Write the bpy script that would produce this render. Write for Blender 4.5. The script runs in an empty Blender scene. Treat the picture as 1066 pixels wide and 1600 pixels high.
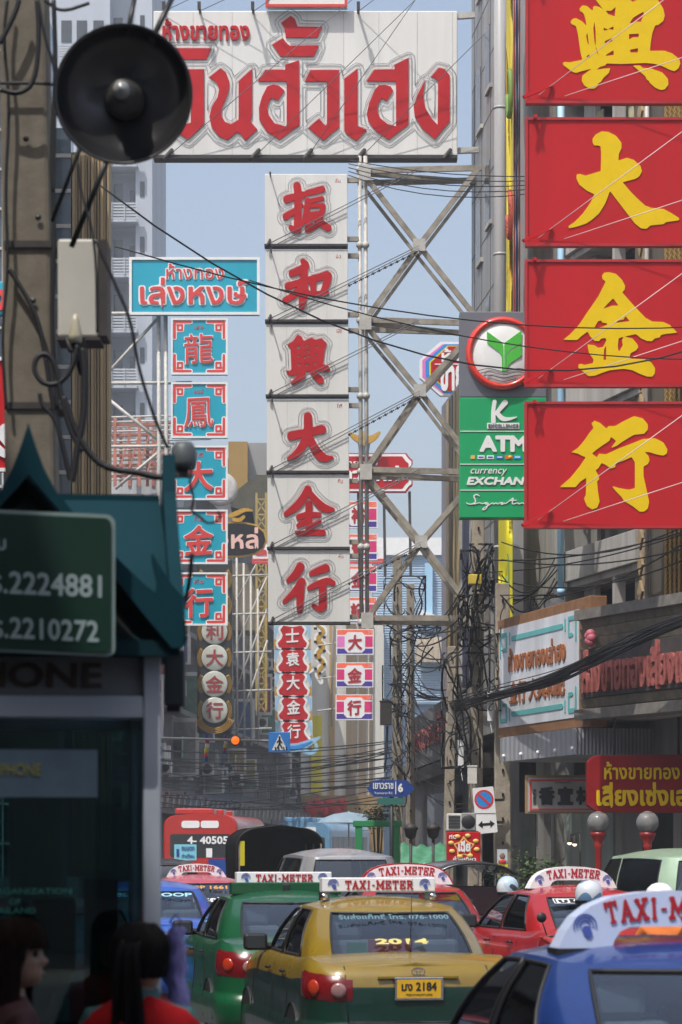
import bpy, bmesh, math, random
import numpy as np
from mathutils import Vector, Matrix
R = math.radians
rnd = random.Random(7)
SC = bpy.context.scene
COL = SC.collection

# ------------------------------------------------------------------ camera, sky, sun, exposure
CX, HY, F, H = 533.0, 1325.0, 4444.0, 1.86
cam_d = bpy.data.cameras.new('camera')
cam = bpy.data.objects.new('camera', cam_d); COL.objects.link(cam)
cam.location = (0, 0, H); cam.rotation_euler = (R(90), 0, 0)
cam_d.sensor_width = 36; cam_d.lens = 100; cam_d.shift_y = (HY - 800) / 1600
cam_d.clip_start = 0.5; cam_d.clip_end = 3000
cam_d.dof.use_dof = True; cam_d.dof.focus_distance = 48; cam_d.dof.aperture_fstop = 6.3
SC.camera = cam

SUN = Vector((-.26, -.40, .88)).normalized()
wd = bpy.data.worlds.new('World'); SC.world = wd; wd.use_nodes = True
nt = wd.node_tree; bg = nt.nodes['Background']
sky = nt.nodes.new('ShaderNodeTexSky'); sky.sky_type = 'NISHITA'; sky.sun_disc = False
sky.sun_elevation = math.asin(SUN.z); sky.sun_rotation = math.atan2(SUN.x, SUN.y)
sky.air_density = 1.0; sky.dust_density = 3.5; sky.ozone_density = 1.5
hs_ = nt.nodes.new('ShaderNodeHueSaturation'); hs_.inputs['Saturation'].default_value = .80; nt.links.new(sky.outputs[0], hs_.inputs['Color']); nt.links.new(hs_.outputs[0], bg.inputs[0]); bg.inputs[1].default_value = 0.145
sd = bpy.data.lights.new('sun', 'SUN'); sd.energy = 3.15; sd.angle = R(.53); sd.color = (1, .96, .90)
sun = bpy.data.objects.new('sun', sd); COL.objects.link(sun)
sun.rotation_euler = SUN.to_track_quat('Z', 'Y').to_euler()
SC.view_settings.view_transform = 'Standard'; SC.view_settings.look = 'None'
SC.view_settings.exposure = 0.42; SC.view_settings.gamma = 1.0
SC.cycles.max_bounces = 8; SC.cycles.transparent_max_bounces = 16

# ------------------------------------------------------------------ helpers
def P(px, py, Y):
    return Vector(((px - CX) * Y / F, Y, H - (py - HY) * Y / F))
def S(Y): return F / Y

MATS = {}
def srgb(h):
    c = [int(h[i:i + 2], 16) / 255 for i in (0, 2, 4)]
    return tuple(x / 12.92 if x <= .04045 else ((x + .055) / 1.055) ** 2.4 for x in c)
def mat(name, col, rough=.5, metal=0, var=.18, scale=3.0, bump=0.0, bscale=30, streak=False, coat=0, emit=None, spec=.5):
    if name in MATS: return MATS[name]
    if isinstance(col, str): col = srgb(col)
    m = bpy.data.materials.new(name); m.use_nodes = True; MATS[name] = m
    n = m.node_tree; b = n.nodes['Principled BSDF']; L = n.links.new
    b.inputs['Roughness'].default_value = rough; b.inputs['Metallic'].default_value = metal
    b.inputs['Specular IOR Level'].default_value = spec
    b.inputs['Base Color'].default_value = (*col, 1)
    m.diffuse_color = (*col, 1)
    if coat: b.inputs['Coat Weight'].default_value = coat; b.inputs['Coat Roughness'].default_value = .04
    if var > 0 or bump > 0:
        tc = n.nodes.new('ShaderNodeTexCoord'); mp = n.nodes.new('ShaderNodeMapping')
        L(tc.outputs['Object'], mp.inputs[0])
        mp.inputs['Scale'].default_value = (1, 1, .07) if streak else (1, 1, 1)
    if var > 0:
        nz = n.nodes.new('ShaderNodeTexNoise'); nz.inputs['Scale'].default_value = scale; nz.inputs['Detail'].default_value = 6
        nz.inputs['Roughness'].default_value = .62
        L(mp.outputs[0], nz.inputs[0])
        cr = n.nodes.new('ShaderNodeValToRGB'); L(nz.outputs[0], cr.inputs[0])
        e = cr.color_ramp.elements
        e[0].position = .3; e[1].position = .68
        e[0].color = (*[c * (1 - var) for c in col], 1); e[1].color = (*[min(1, c * (1 + var * .55)) for c in col], 1)
        L(cr.outputs[0], b.inputs['Base Color'])
        rr = n.nodes.new('ShaderNodeMapRange'); L(nz.outputs[0], rr.inputs[0])
        rr.inputs[3].default_value = min(1, rough + .12); rr.inputs[4].default_value = max(.02, rough - .1)
        L(rr.outputs[0], b.inputs['Roughness'])
    if bump > 0:
        nb = n.nodes.new('ShaderNodeTexNoise'); nb.inputs['Scale'].default_value = bscale; nb.inputs['Detail'].default_value = 5
        L(mp.outputs[0], nb.inputs[0])
        bp = n.nodes.new('ShaderNodeBump'); bp.inputs['Strength'].default_value = bump; bp.inputs['Distance'].default_value = .02
        L(nb.outputs[0], bp.inputs['Height']); L(bp.outputs[0], b.inputs['Normal'])
    if emit:
        b.inputs['Emission Color'].default_value = (*emit[0], 1); b.inputs['Emission Strength'].default_value = emit[1]
    return m
def wave_mat(name, c1, c2, scale, axis='X', rough=.5, bump=.6, var=.15):
    """corrugated / ribbed sheet: bump from a wave, slight colour wear"""
    if name in MATS: return MATS[name]
    m = mat(name, c1, rough, var=var, scale=1.5, streak=True)
    n = m.node_tree; b = n.nodes['Principled BSDF']; L = n.links.new
    tc = n.nodes.new('ShaderNodeTexCoord'); w = n.nodes.new('ShaderNodeTexWave'); w.bands_direction = axis
    w.inputs['Scale'].default_value = scale; w.inputs['Distortion'].default_value = .15
    L(tc.outputs['Object'], w.inputs[0])
    bp = n.nodes.new('ShaderNodeBump'); bp.inputs['Strength'].default_value = bump; bp.inputs['Distance'].default_value = .04
    L(w.outputs[1], bp.inputs['Height']); L(bp.outputs[0], b.inputs['Normal'])
    return m
def glass_mat(name, tint=(.5, .6, .62), refl=1.0, rough=.03):
    if name in MATS: return MATS[name]
    m = bpy.data.materials.new(name); m.use_nodes = True; MATS[name] = m
    n = m.node_tree; n.nodes.remove(n.nodes['Principled BSDF']); L = n.links.new
    t = n.nodes.new('ShaderNodeBsdfTransparent'); t.inputs[0].default_value = (*tint, 1)
    g = n.nodes.new('ShaderNodeBsdfGlossy'); g.inputs[1].default_value = rough; g.inputs[0].default_value = (.9, .95, 1, 1)
    fr = n.nodes.new('ShaderNodeFresnel'); fr.inputs[0].default_value = 1.5
    mu = n.nodes.new('ShaderNodeMath'); mu.operation = 'MULTIPLY_ADD'; mu.inputs[1].default_value = refl; mu.inputs[2].default_value = .03
    L(fr.outputs[0], mu.inputs[0])
    mx = n.nodes.new('ShaderNodeMixShader'); L(mu.outputs[0], mx.inputs[0]); L(t.outputs[0], mx.inputs[1]); L(g.outputs[0], mx.inputs[2])
    L(mx.outputs[0], n.nodes['Material Output'].inputs[0])
    m.diffuse_color = (*tint, .5)
    return m

EACH = set('window window_grille corner_fret glazing_bar bracket side_bracket wall_bracket stay banner_print strap sign_foot pier side_pane support_post leg upright hanger canopy_post stand roof_gutter box_foot lamp_string red_ornament pink_rosette dragon_claw frame gusset_plate dark_column wall balcony_door roof_urn panel_edge bulb edge_scroll hair_clip seat_post gold_fleck balcony_floor'.split())
class MB:
    """collects shapes; build() links them as ONE mesh object"""
    def __init__(s): s.v = []; s.f = []; s.m = []; s.sm = []
    def add(s, vs, fs, mi=0, smooth=False):
        o = len(s.v); s.v += [tuple(v) for v in vs]
        for f in fs: s.f.append([i + o for i in f]); s.m.append(mi); s.sm.append(smooth)
        return s
    def box(s, c, d, rz=0, mi=0, M=None):
        x, y, z = d[0] / 2, d[1] / 2, d[2] / 2
        vs = [Vector((a, b, e)) for e in (-z, z) for a, b in ((-x, -y), (x, -y), (x, y), (-x, y))]
        T = M if M is not None else Matrix.Translation(c) @ Matrix.Rotation(rz, 4, 'Z')
        return s.add([T @ v for v in vs], [(3, 2, 1, 0), (4, 5, 6, 7), (0, 1, 5, 4), (1, 2, 6, 5), (2, 3, 7, 6), (3, 0, 4, 7)], mi)
    def slab(s, q, n, mi=0):
        """extrude polygon q (list of points) along vector n"""
        k = len(q); q = [Vector(p) for p in q]; n = Vector(n)
        vs = q + [p + n for p in q]
        fs = [list(range(k))[::-1], list(range(k, 2 * k))] + [(i, (i + 1) % k, k + (i + 1) % k, k + i) for i in range(k)]
        nn = (q[1] - q[0]).cross(q[2] - q[0])
        if nn.dot(n) < 0: fs = [f[::-1] for f in fs]
        return s.add(vs, fs, mi)
    def tube(s, pts, r, n=6, mi=0, closed=False, smooth=True, cap=True):
        pts = [Vector(p) for p in pts]; k = len(pts)
        rs = r if isinstance(r, (list, tuple)) else [r] * k
        ring = []; up = None
        for i, p in enumerate(pts):
            a = pts[(i - 1) % k] if (closed or i > 0) else p; b = pts[(i + 1) % k] if (closed or i < k - 1) else p
            t = (b - a); t = t.normalized() if t.length > 1e-9 else Vector((0, 0, 1))
            if up is None: up = Vector((0, 0, 1)) if abs(t.z) < .9 else Vector((1, 0, 0))
            x = t.cross(up)
            if x.length < 1e-6: x = t.cross(Vector((0, 1, 0)))
            x.normalize(); y = x.cross(t); up = y
            ring.append([p + (x * math.cos(2 * math.pi * j / n) + y * math.sin(2 * math.pi * j / n)) * rs[i] for j in range(n)])
        vs = [v for q in ring for v in q]; fs = []
        for i in range(k if closed else k - 1):
            i2 = (i + 1) % k
            for j in range(n): fs.append((i * n + j, i2 * n + j, i2 * n + (j + 1) % n, i * n + (j + 1) % n))
        s.add(vs, fs, mi, smooth)
        if not closed and cap:
            o = len(s.v) - len(vs)
            s.f.append([o + j for j in range(n)]); s.m.append(mi); s.sm.append(False)
            s.f.append([o + (k - 1) * n + j for j in range(n)][::-1]); s.m.append(mi); s.sm.append(False)
        return s
    def bar(s, a, b, w, d=None, mi=0):
        """square section bar"""
        d = d or w; a, b = Vector(a), Vector(b); t = (b - a); L = t.length; t.normalize()
        y = Vector((0, 1, 0)); 
        if abs(t.dot(y)) > .95: y = Vector((0, 0, 1))
        x = t.cross(y).normalized(); y = x.cross(t)
        M = Matrix(((x.x, y.x, t.x, 0), (x.y, y.y, t.y, 0), (x.z, y.z, t.z, 0), (0, 0, 0, 1)))
        return s.box(None, (w, d, L), mi=mi, M=Matrix.Translation((a + b) / 2) @ M)
    def lathe(s, prof, M=None, n=24, mi=0, smooth=True, a0=0, a1=2 * math.pi):
        """prof: [(r,z)]; axis z of M"""
        M = M or Matrix(); full = abs(a1 - a0 - 2 * math.pi) < 1e-6; k = n if full else n + 1
        vs = [M @ Vector((r * math.cos(a0 + (a1 - a0) * j / n), r * math.sin(a0 + (a1 - a0) * j / n), z)) for r, z in prof for j in range(k)]
        fs = []
        for i in range(len(prof) - 1):
            for j in range(n):
                j2 = (j + 1) % k
                fs.append((i * k + j, i * k + j2, (i + 1) * k + j2, (i + 1) * k + j))
        return s.add(vs, fs, mi, smooth)
    def ball(s, c, r, n=14, mi=0, sc=(1, 1, 1)):
        M = Matrix.Translation(c) @ Matrix.Diagonal((*[r * a for a in sc], 1))
        return s.lathe([(max(1e-4, math.sin(math.pi * i / n)), -math.cos(math.pi * i / n)) for i in range(n + 1)], M, n + 4, mi)
    def pieces(s):
        par = list(range(len(s.v)))
        def find(a):
            while par[a] != a: par[a] = par[par[a]]; a = par[a]
            return a
        for f in s.f:
            for i in f[1:]: par[find(i)] = find(f[0])
        g = {}
        for i in range(len(s.v)): g.setdefault(find(i), []).append(i)
        bx = []
        for ids in g.values():
            c = [[s.v[i][k] for i in ids] for k in range(3)]; bx.append([[min(q) - .004 for q in c], [max(q) + .004 for q in c], set(ids)])
        done = False
        while not done:
            done = True
            for i in range(len(bx)):
                for j in range(i + 1, len(bx)):
                    if all(bx[i][0][k] <= bx[j][1][k] and bx[j][0][k] <= bx[i][1][k] for k in range(3)):
                        a, b = bx[i], bx.pop(j); a[0] = [min(x, y) for x, y in zip(a[0], b[0])]; a[1] = [max(x, y) for x, y in zip(a[1], b[1])]; a[2] |= b[2]; done = False; break
                if not done: break
        out = []
        for b in bx:
            m = MB(); ids = sorted(b[2]); mp = {v: k for k, v in enumerate(ids)}; m.v = [s.v[i] for i in ids]
            for f, mi, sm in zip(s.f, s.m, s.sm):
                if f[0] in mp: m.f.append([mp[i] for i in f]); m.m.append(mi); m.sm.append(sm)
            out.append(m)
        return out
    def build(s, name, mats, parent=None, bev=0, wn=False):
        if name in EACH and parent:
            ps = s.pieces()
            if 1 < len(ps) < 60: return [p.build1(name, mats, parent, bev) for p in ps][0]
        return s.build1(name, mats, parent, bev)
    def build1(s, name, mats, parent=None, bev=0):
        me = bpy.data.meshes.new(name)
        me.from_pydata(s.v, [], s.f); 
        me.polygons.foreach_set('material_index', s.m); me.polygons.foreach_set('use_smooth', s.sm)
        for m in (mats if isinstance(mats, (list, tuple)) else [mats]): me.materials.append(m)
        bm = bmesh.new(); bm.from_mesh(me); bmesh.ops.recalc_face_normals(bm, faces=bm.faces); bm.to_mesh(me); bm.free()
        me.update()
        return link(name, me, parent, bev)
def link(name, me, parent=None, bev=0):
    o = bpy.data.objects.new(name, me); COL.objects.link(o)
    if parent: attach(o, parent)
    if bev:
        b = o.modifiers.new('bevel', 'BEVEL'); b.width = bev; b.segments = 2; b.limit_method = 'ANGLE'; b.angle_limit = R(40)
    return o
def attach(o, parent):
    o.parent = parent
    if not parent.get('_local'):
        off = Vector(parent.location); q = parent.parent
        o.matrix_parent_inverse = Matrix.Translation(-off) if parent.type == 'EMPTY' else Matrix()
def tag(o, label=None, cat=None, group=None, kind=None):
    if label: o['label'] = label
    if cat: o['category'] = cat
    if group: o['group'] = group
    if kind: o['kind'] = kind
    return o
def thing(name, label, cat, loc=(0, 0, 0), group=None, rz=None):
    """Empty at the thing's base; with rz given, children are in local coordinates"""
    o = bpy.data.objects.new(name, None); COL.objects.link(o); o.location = loc; o.empty_display_size = .2
    if rz is not None: o.rotation_euler = (0, 0, rz); o['_local'] = 1
    return tag(o, label, cat, group)
def copy_tree(o, parent=None):
    c = o.copy(); COL.objects.link(c); c.parent = parent
    if parent is not None: c.matrix_parent_inverse = o.matrix_parent_inverse.copy()
    for ch in list(o.children): copy_tree(ch, c)
    return c

# ------------------------------------------------------------------ glyphs: outlines through a distance field
_tc = {}
def text_segs(s):
    if s in _tc: return _tc[s]
    c = bpy.data.curves.new('t', 'FONT'); c.body = s; c.size = 1; c.resolution_u = 3
    o = bpy.data.objects.new('t', c); COL.objects.link(o)
    dg = bpy.context.evaluated_depsgraph_get()
    me = bpy.data.meshes.new_from_object(o.evaluated_get(dg))
    bm = bmesh.new(); bm.from_mesh(me); bmesh.ops.remove_doubles(bm, verts=bm.verts, dist=1e-5)
    sg = [[(e.verts[0].co.x, e.verts[0].co.y), (e.verts[1].co.x, e.verts[1].co.y)] for e in bm.edges if len(e.link_faces) == 1]
    bm.free(); bpy.data.objects.remove(o); bpy.data.curves.remove(c); bpy.data.meshes.remove(me)
    _tc[s] = np.array(sg, float).reshape(-1, 2, 2)
    return _tc[s]
def loop_segs(loops):
    out = []
    for l in loops:
        a = np.array(l, float); out.append(np.stack([a, np.roll(a, -1, 0)], 1))
    return np.concatenate(out)
def field(groups, strokes, cell, pad):
    pts = [g.reshape(-1, 2) for g in groups] + [np.array([[p[0] + d, p[1] + e] for p in st for d in (-p[2] / 2, p[2] / 2) for e in (-p[2] / 2, p[2] / 2)]) for st in strokes]
    pts = np.concatenate(pts); lo = pts.min(0) - pad; hi = pts.max(0) + pad
    nx, ny = [int((hi[i] - lo[i]) / cell) + 2 for i in (0, 1)]
    xs = lo[0] + np.arange(nx) * cell; ys = lo[1] + np.arange(ny) * cell
    out = np.full((nx, ny), -1e9)
    for g in groups:
        for c0 in range(0, nx, 24):
            cx = xs[c0:c0 + 24]; far = pad * 2 + 3 * cell
            mn = g[:, :, 0].min(1); mxx = g[:, :, 0].max(1)
            q = g[(mxx >= cx[0] - far) & (mn <= cx[-1] + far)]
            if not len(q): 
                out[c0:c0 + 24] = np.maximum(out[c0:c0 + 24], -far); continue
            X, Yg = np.meshgrid(cx, ys, indexing='ij'); pt = np.stack([X.ravel(), Yg.ravel()], 1)
            A = q[:, 0]; B = q[:, 1]; D = B - A; dd = (D ** 2).sum(1) + 1e-18
            rel = pt[:, None] - A[None]
            t = np.clip((rel * D[None]).sum(2) / dd, 0, 1)
            ds = np.sqrt((((rel - t[..., None] * D[None])) ** 2).sum(2)).min(1)
            x0, x1 = A[:, 0], B[:, 0]
            cr = (x0[None] > pt[:, :1]) != (x1[None] > pt[:, :1])
            dx = np.where(np.abs(D[:, 0]) < 1e-12, 1e-12, D[:, 0])
            yy = A[None, :, 1] + (pt[:, :1] - x0[None]) / dx * D[None, :, 1]
            ins = ((cr & (yy > pt[:, 1:])).sum(1) % 2) == 1
            out[c0:c0 + 24] = np.maximum(out[c0:c0 + 24], np.where(ins, ds, -ds).reshape(X.shape))
    if strokes:
        X, Yg = np.meshgrid(xs, ys, indexing='ij')
        for st in strokes:
            st = smooth_stroke(st)
            for a, b in zip(st[:-1], st[1:]):
                dx, dy = b[0] - a[0], b[1] - a[1]; dd = dx * dx + dy * dy + 1e-12
                t = np.clip(((X - a[0]) * dx + (Yg - a[1]) * dy) / dd, 0, 1)
                d = np.hypot(X - a[0] - t * dx, Yg - a[1] - t * dy)
                out = np.maximum(out, (a[2] + t * (b[2] - a[2])) / 2 - d)
    return out, lo, cell
def smooth_stroke(st):
    if len(st) < 3: return st
    for _ in range(2):
        n = [st[0]]
        for a, b in zip(st[:-1], st[1:]):
            n += [tuple(a[i] * .75 + b[i] * .25 for i in range(3)), tuple(a[i] * .25 + b[i] * .75 for i in range(3))]
        st = n + [st[-1]]
    return st
def contours(fld, level, tol=.35):
    f, lo, cell = fld; f = f - level
    f = np.where(f == 0, 1e-9, f); f[0] = f[-1] = -1e3 * cell; f[:, 0] = f[:, -1] = -1e3 * cell
    I = f > 0
    code = I[:-1, :-1] * 1 + I[1:, :-1] * 2 + I[1:, 1:] * 4 + I[:-1, 1:] * 8
    T = {1: [(3, 0)], 2: [(0, 1)], 3: [(3, 1)], 4: [(1, 2)], 5: [(3, 0), (1, 2)], 6: [(0, 2)], 7: [(3, 2)], 8: [(2, 3)], 9: [(2, 0)], 10: [(0, 1), (2, 3)], 11: [(2, 1)], 12: [(1, 3)], 13: [(1, 0)], 14: [(0, 3)]}
    nxt = {}
    def key(i, j, e): return ((i, j, 0), (i + 1, j, 1), (i, j + 1, 0), (i, j, 1))[e]
    for i, j in zip(*np.nonzero((code > 0) & (code < 15))):
        i = int(i); j = int(j)
        for a, b in T[int(code[i, j])]: nxt.setdefault(key(i, j, a), key(i, j, b))
    def pt(k):
        i, j, d = k; i2, j2 = (i + 1, j) if d == 0 else (i, j + 1)
        a, b = f[i, j], f[i2, j2]; t = min(.98, max(.02, a / (a - b)))
        return (lo[0] + (i + t * (i2 - i)) * cell, lo[1] + (j + t * (j2 - j)) * cell)
    loops = []
    while nxt:
        k0 = next(iter(nxt)); k = k0; l = []
        while k in nxt: 
            l.append(pt(k)); k = nxt.pop(k)
        if len(l) > 5:
            l = simplify(l, tol * cell)
            if len(l) > 3: loops.append(l)
    return loops
def simplify(l, tol):
    keep = [l[0]]; i = 0; n = len(l)
    while i < n - 1:
        j = i + 2
        while j < n and j - i < 14:
            a = l[i]; b = l[j]; dx, dy = b[0] - a[0], b[1] - a[1]; L = math.hypot(dx, dy) + 1e-12
            if any(abs((l[q][0] - a[0]) * dy - (l[q][1] - a[1]) * dx) / L > tol for q in range(i + 1, j)): break
            j += 1
        i = j - 1
        if i < n: keep.append(l[i])
    return keep
def fill(loops, depth):
    """flat filled letters with real depth -> (verts, faces) in the plane's own axes"""
    c = bpy.data.curves.new('g', 'CURVE'); c.dimensions = '2D'; c.fill_mode = 'BOTH'; c.extrude = depth / 2
    for l in loops:
        s = c.splines.new('POLY'); s.points.add(len(l) - 1); s.use_cyclic_u = True
        s.points.foreach_set('co', [x for p in l for x in (p[0], p[1], 0, 1)])
    o = bpy.data.objects.new('g', c); COL.objects.link(o)
    me = bpy.data.meshes.new_from_object(o.evaluated_get(bpy.context.evaluated_depsgraph_get()))
    vs = [tuple(v.co) for v in me.vertices]; fs = [tuple(p.vertices) for p in me.polygons]
    bpy.data.objects.remove(o); bpy.data.curves.remove(c); bpy.data.meshes.remove(me)
    return vs, fs
FRONT = (Vector((1, 0, 0)), Vector((0, 0, 1)), Vector((0, -1, 0)))
def put(mb, loops, O, depth, w0=0, axes=FRONT, mi=0):
    if not loops: return
    U, V, N = axes; vs, fs = fill(loops, depth)
    mb.add([O + U * v[0] + V * v[1] + N * (w0 + v[2] + depth / 2) for v in vs], fs, mi)
def fit(loops_list, w, h, keep=False):
    """scale several loop sets by the box of the first, so that it is w x h centred on 0"""
    a = np.concatenate([np.array(l) for l in loops_list[0]]); lo, hi = a.min(0), a.max(0); c = (lo + hi) / 2
    sx, sy = w / max(1e-6, hi[0] - lo[0]), h / max(1e-6, hi[1] - lo[1])
    if keep: sx = sy = min(sx, sy)
    return [[[((p[0] - c[0]) * sx, (p[1] - c[1]) * sy) for p in l] for l in ls] for ls in loops_list]
_tl = {}
def text_loops(s, levels=(0,), res=34):
    k = (s, tuple(levels), res)
    if k not in _tl:
        fl = field([text_segs(s)], [], 1 / res, max(.02, -min(levels)) + 3 / res)
        _tl[k] = [contours(fl, lv) for lv in levels]
    return _tl[k]
def text(mb, s, O, w, h, depth=.02, w0=0, bold=0, axes=FRONT, mi=0, res=34, keep=False, border=None):
    """lettering fitted in a w x h box centred at O; border=(extra em, material index, depth)"""
    lv = [-bold] + ([-bold - border[0]] if border else [])
    ls = fit(text_loops(s, lv, res), w, h, keep)
    if border: put(mb, ls[1], O, border[2], w0, axes, border[1]); w0 += border[2] - .001; 
    put(mb, ls[0], O, depth, w0, axes, mi)
def ptext(mb, s, x0, y0, x1, y1, Y, **k):
    a, b = P(x0, y0, Y), P(x1, y1, Y)
    text(mb, s, (a + b) / 2, abs(b.x - a.x), abs(a.z - b.z), **k)
# block letters with slab serifs for the taxi signs, drawn as strokes in a unit box
SER = {
 'T': [[(.08, .94), (.92, .94)], [(.10, .94), (.10, .76)], [(.90, .94), (.90, .76)], [(.5, .94), (.5, .06)], [(.32, .06), (.68, .06)]],
 'A': [[(.5, .94), (.14, .06)], [(.5, .94), (.86, .06)], [(.27, .36), (.73, .36)], [(.02, .06), (.32, .06)], [(.68, .06), (.98, .06)]],
 'X': [[(.16, .94), (.84, .06)], [(.84, .94), (.16, .06)], [(.04, .94), (.34, .94)], [(.66, .94), (.96, .94)], [(.04, .06), (.34, .06)], [(.66, .06), (.96, .06)]],
 'I': [[(.5, .94), (.5, .06)], [(.28, .94), (.72, .94)], [(.28, .06), (.72, .06)]],
 '-': [[(.25, .46), (.75, .46)]],
 'M': [[(.14, .06), (.16, .94)], [(.86, .06), (.84, .94)], [(.16, .94), (.5, .3)], [(.84, .94), (.5, .3)], [(.02, .06), (.28, .06)], [(.72, .06), (.98, .06)], [(.04, .94), (.2, .94)], [(.8, .94), (.96, .94)]],
 'E': [[(.2, .94), (.2, .06)], [(.08, .94), (.86, .94)], [(.08, .06), (.88, .06)], [(.2, .5), (.62, .5)], [(.86, .94), (.86, .74)], [(.88, .06), (.88, .28)], [(.62, .62), (.62, .38)]],
 'R': [[(.2, .94), (.2, .06)], [(.08, .94), (.6, .94), (.86, .84), (.86, .62), (.6, .5), (.2, .5)], [(.5, .5), (.82, .06)], [(.06, .06), (.36, .06)], [(.7, .06), (.96, .06)]],
}
def taxi_loops(w=.19):
    if 'taxi' in _tl: return _tl['taxi']
    out = []; x = 0
    for ch in 'TAXI-METER':
        wd = {'I': .5, '-': .5, 'M': 1.05}.get(ch, .82)
        st = [[(p[0] * wd, p[1], w if abs(a[0][0] - a[-1][0]) < .3 or ch in 'AXMR' and len(a) == 2 and abs(a[0][1] - a[-1][1]) > .3 else w * .62) for p in a] for a in SER[ch]]
        l = contours(field([], st, .04, .12), 0)
        out.append((x + wd / 2, [[(p[0] - wd / 2, p[1] - .5) for p in q] for q in l])); x += wd + .13
    _tl['taxi'] = (out, x - .13)
    return _tl['taxi']
# ------------------------------------------------------------------ materials
M = dict(
 white_board=mat('white_board', 'd9d8d4', .5, var=.10, scale=2, streak=True),
 red_letter=mat('red_letter', 'b4161e', .5, var=.16, scale=2.5, spec=.25),
 red_board=mat('red_board', 'b0141a', .5, var=.12, scale=.9, spec=.2, streak=True),
 yellow_letter=mat('yellow_letter', 'd8b400', .55, var=.06, scale=4, spec=.15),
 dark_steel=mat('dark_steel', '37312f', .6, var=.3, scale=12),
 grey_steel=mat('grey_steel', '938b7e', .65, var=.45, scale=4, bump=.1),
 pale_steel=mat('pale_steel', 'b6b3ac', .5, var=.2, scale=7),
 neon=mat('neon_glass', 'a0a5a9', .25, var=0),
 dark_line=mat('dark_line', '6a6a70', .6, var=0),
 teal_board=mat('teal_board', '139cb4', .38, var=.12, scale=1.2, streak=True),
 coral=mat('coral', 'd0413f', .4, var=.1),
 white=mat('white_paint', 'e2e2e0', .4, var=.07),
 off_white=mat('off_white', 'c9c7c0', .6, var=.2),
 black=mat('black_paint', '121212', .4, var=0),
 wire=mat('wire_rubber', '15151a', .6, var=0),
 white_wire=mat('stay_wire', 'c9b3ae', .4, var=0),
 k_grey=mat('k_grey', '686c74', .4, var=.08, scale=2),
 k_green=mat('k_green', '0b9a5c', .35, var=.07, scale=2),
 leaf_green=mat('leaf_green', '48b53a', .4, var=.05),
 ring_red=mat('ring_red', 'd9382b', .22, var=.05, coat=.4),
 gold=mat('gold_paint', 'c79a3a', .35, var=.3, scale=12, metal=.3),
 blue=mat('sign_blue', '2a86cf', .4, var=.08),
 navy=mat('navy', '1a3f8c', .4, var=.1),
 purple=mat('purple_band', '45318f', .4, var=.08),
 magenta=mat('magenta_band', 'cf2c6b', .4, var=.08),
 orange=mat('orange_band', 'f06a4a', .4, var=.08),
 pink=mat('pink_band', 'd977b8', .4, var=.05),
 sky_blue=mat('sky_blue_paint', '8fb9d6', .45, var=.12),
 sun_yellow=mat('sun_yellow', 'd9c81a', .5, var=.15, streak=True),
 concrete=mat('pole_concrete', '968c7c', .85, var=.28, scale=5, bump=.35, bscale=22, streak=False),
)
def board(name, label, x0, y0, x1, y1, Y, th, m, group=None, cat='sign', lean=0, bev=.012):
    """a frontal sign: Empty at its lower middle, with a 'panel' child"""
    t = thing(name, label, cat, P((x0 + x1) / 2, y1, Y), group)
    b = MB(); s = 1 / S(Y)
    q = [P(x0, y0, Y), P(x1, y0, Y), P(x1 + lean, y1, Y), P(x0 + lean, y1, Y)]
    b.slab(q, (0, th, 0)); b.build('panel', m, t, bev=bev)
    return t
def frame_bars(mb, x0, y0, x1, y1, Y, w, d, mi=0, out=.01):
    a, b = P(x0, y0, Y - out), P(x1, y1, Y - out)
    for x in (a.x + w / 2, b.x - w / 2): mb.box(Vector((x, a.y, (a.z + b.z) / 2)), (w, d, a.z - b.z), mi=mi)
    for z in (a.z - w / 2, b.z + w / 2): mb.box(Vector(((a.x + b.x) / 2, a.y, z)), (b.x - a.x - 2 * w, d, w), mi=mi)
def neon(mb, loops, O, w0, r=.009):
    for l in loops:
        if len(l) > 8: mb.tube([O + Vector((p[0], -w0, p[1])) for p in l], r, 4, closed=True)

# ------------------------------------------------------------------ the six white boards
GW = 'square white boards of the tall sign column'
z3, z4, z5 = (400, 260, 6.6625), (400, 490, 6.4), (400, 730, 6.4)
CH = []
CH.append((z3, [], [[(322, 345, 70), (400, 318, 60), (490, 300, 66)], [(428, 205, 70), (440, 300, 66), (440, 420, 70), (432, 640, 66)], [(440, 670, 60), (405, 665, 60), (360, 635, 40)], [(312, 525, 62), (400, 470, 56), (478, 405, 34)],
    [(535, 280, 50), (610, 262, 56), (690, 240, 58)], [(560, 366, 40), (625, 352, 44), (690, 335, 40)], [(545, 420, 40), (630, 408, 40), (700, 412, 40)], [(540, 360, 56), (528, 480, 60), (505, 570, 46), (470, 615, 30)],
    [(700, 410, 46), (690, 480, 46), (670, 535, 44)], [(560, 510, 40), (610, 490, 40), (670, 490, 40)], [(545, 480, 44), (560, 580, 60), (540, 660, 60)], [(545, 660, 62), (590, 640, 60), (650, 600, 50)], [(600, 520, 50), (670, 590, 66), (750, 640, 66)]]))
CH.append((z3, [], [[(490, 990, 50), (530, 1035, 70), (470, 1080, 74), (375, 1115, 62)], [(335, 1250, 68), (440, 1215, 62), (560, 1180, 60)], [(500, 1080, 66), (500, 1250, 76), (490, 1380, 76), (475, 1465, 56)], [(470, 1270, 60), (390, 1350, 64), (305, 1398, 56)], [(510, 1290, 50), (555, 1325, 44)],
    [(600, 1180, 62), (592, 1260, 52), (605, 1335, 56)], [(590, 1170, 62), (660, 1160, 66), (740, 1125, 60)], [(750, 1140, 74), (735, 1230, 66), (700, 1310, 56)], [(610, 1330, 44), (735, 1318, 50)]]))
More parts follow.
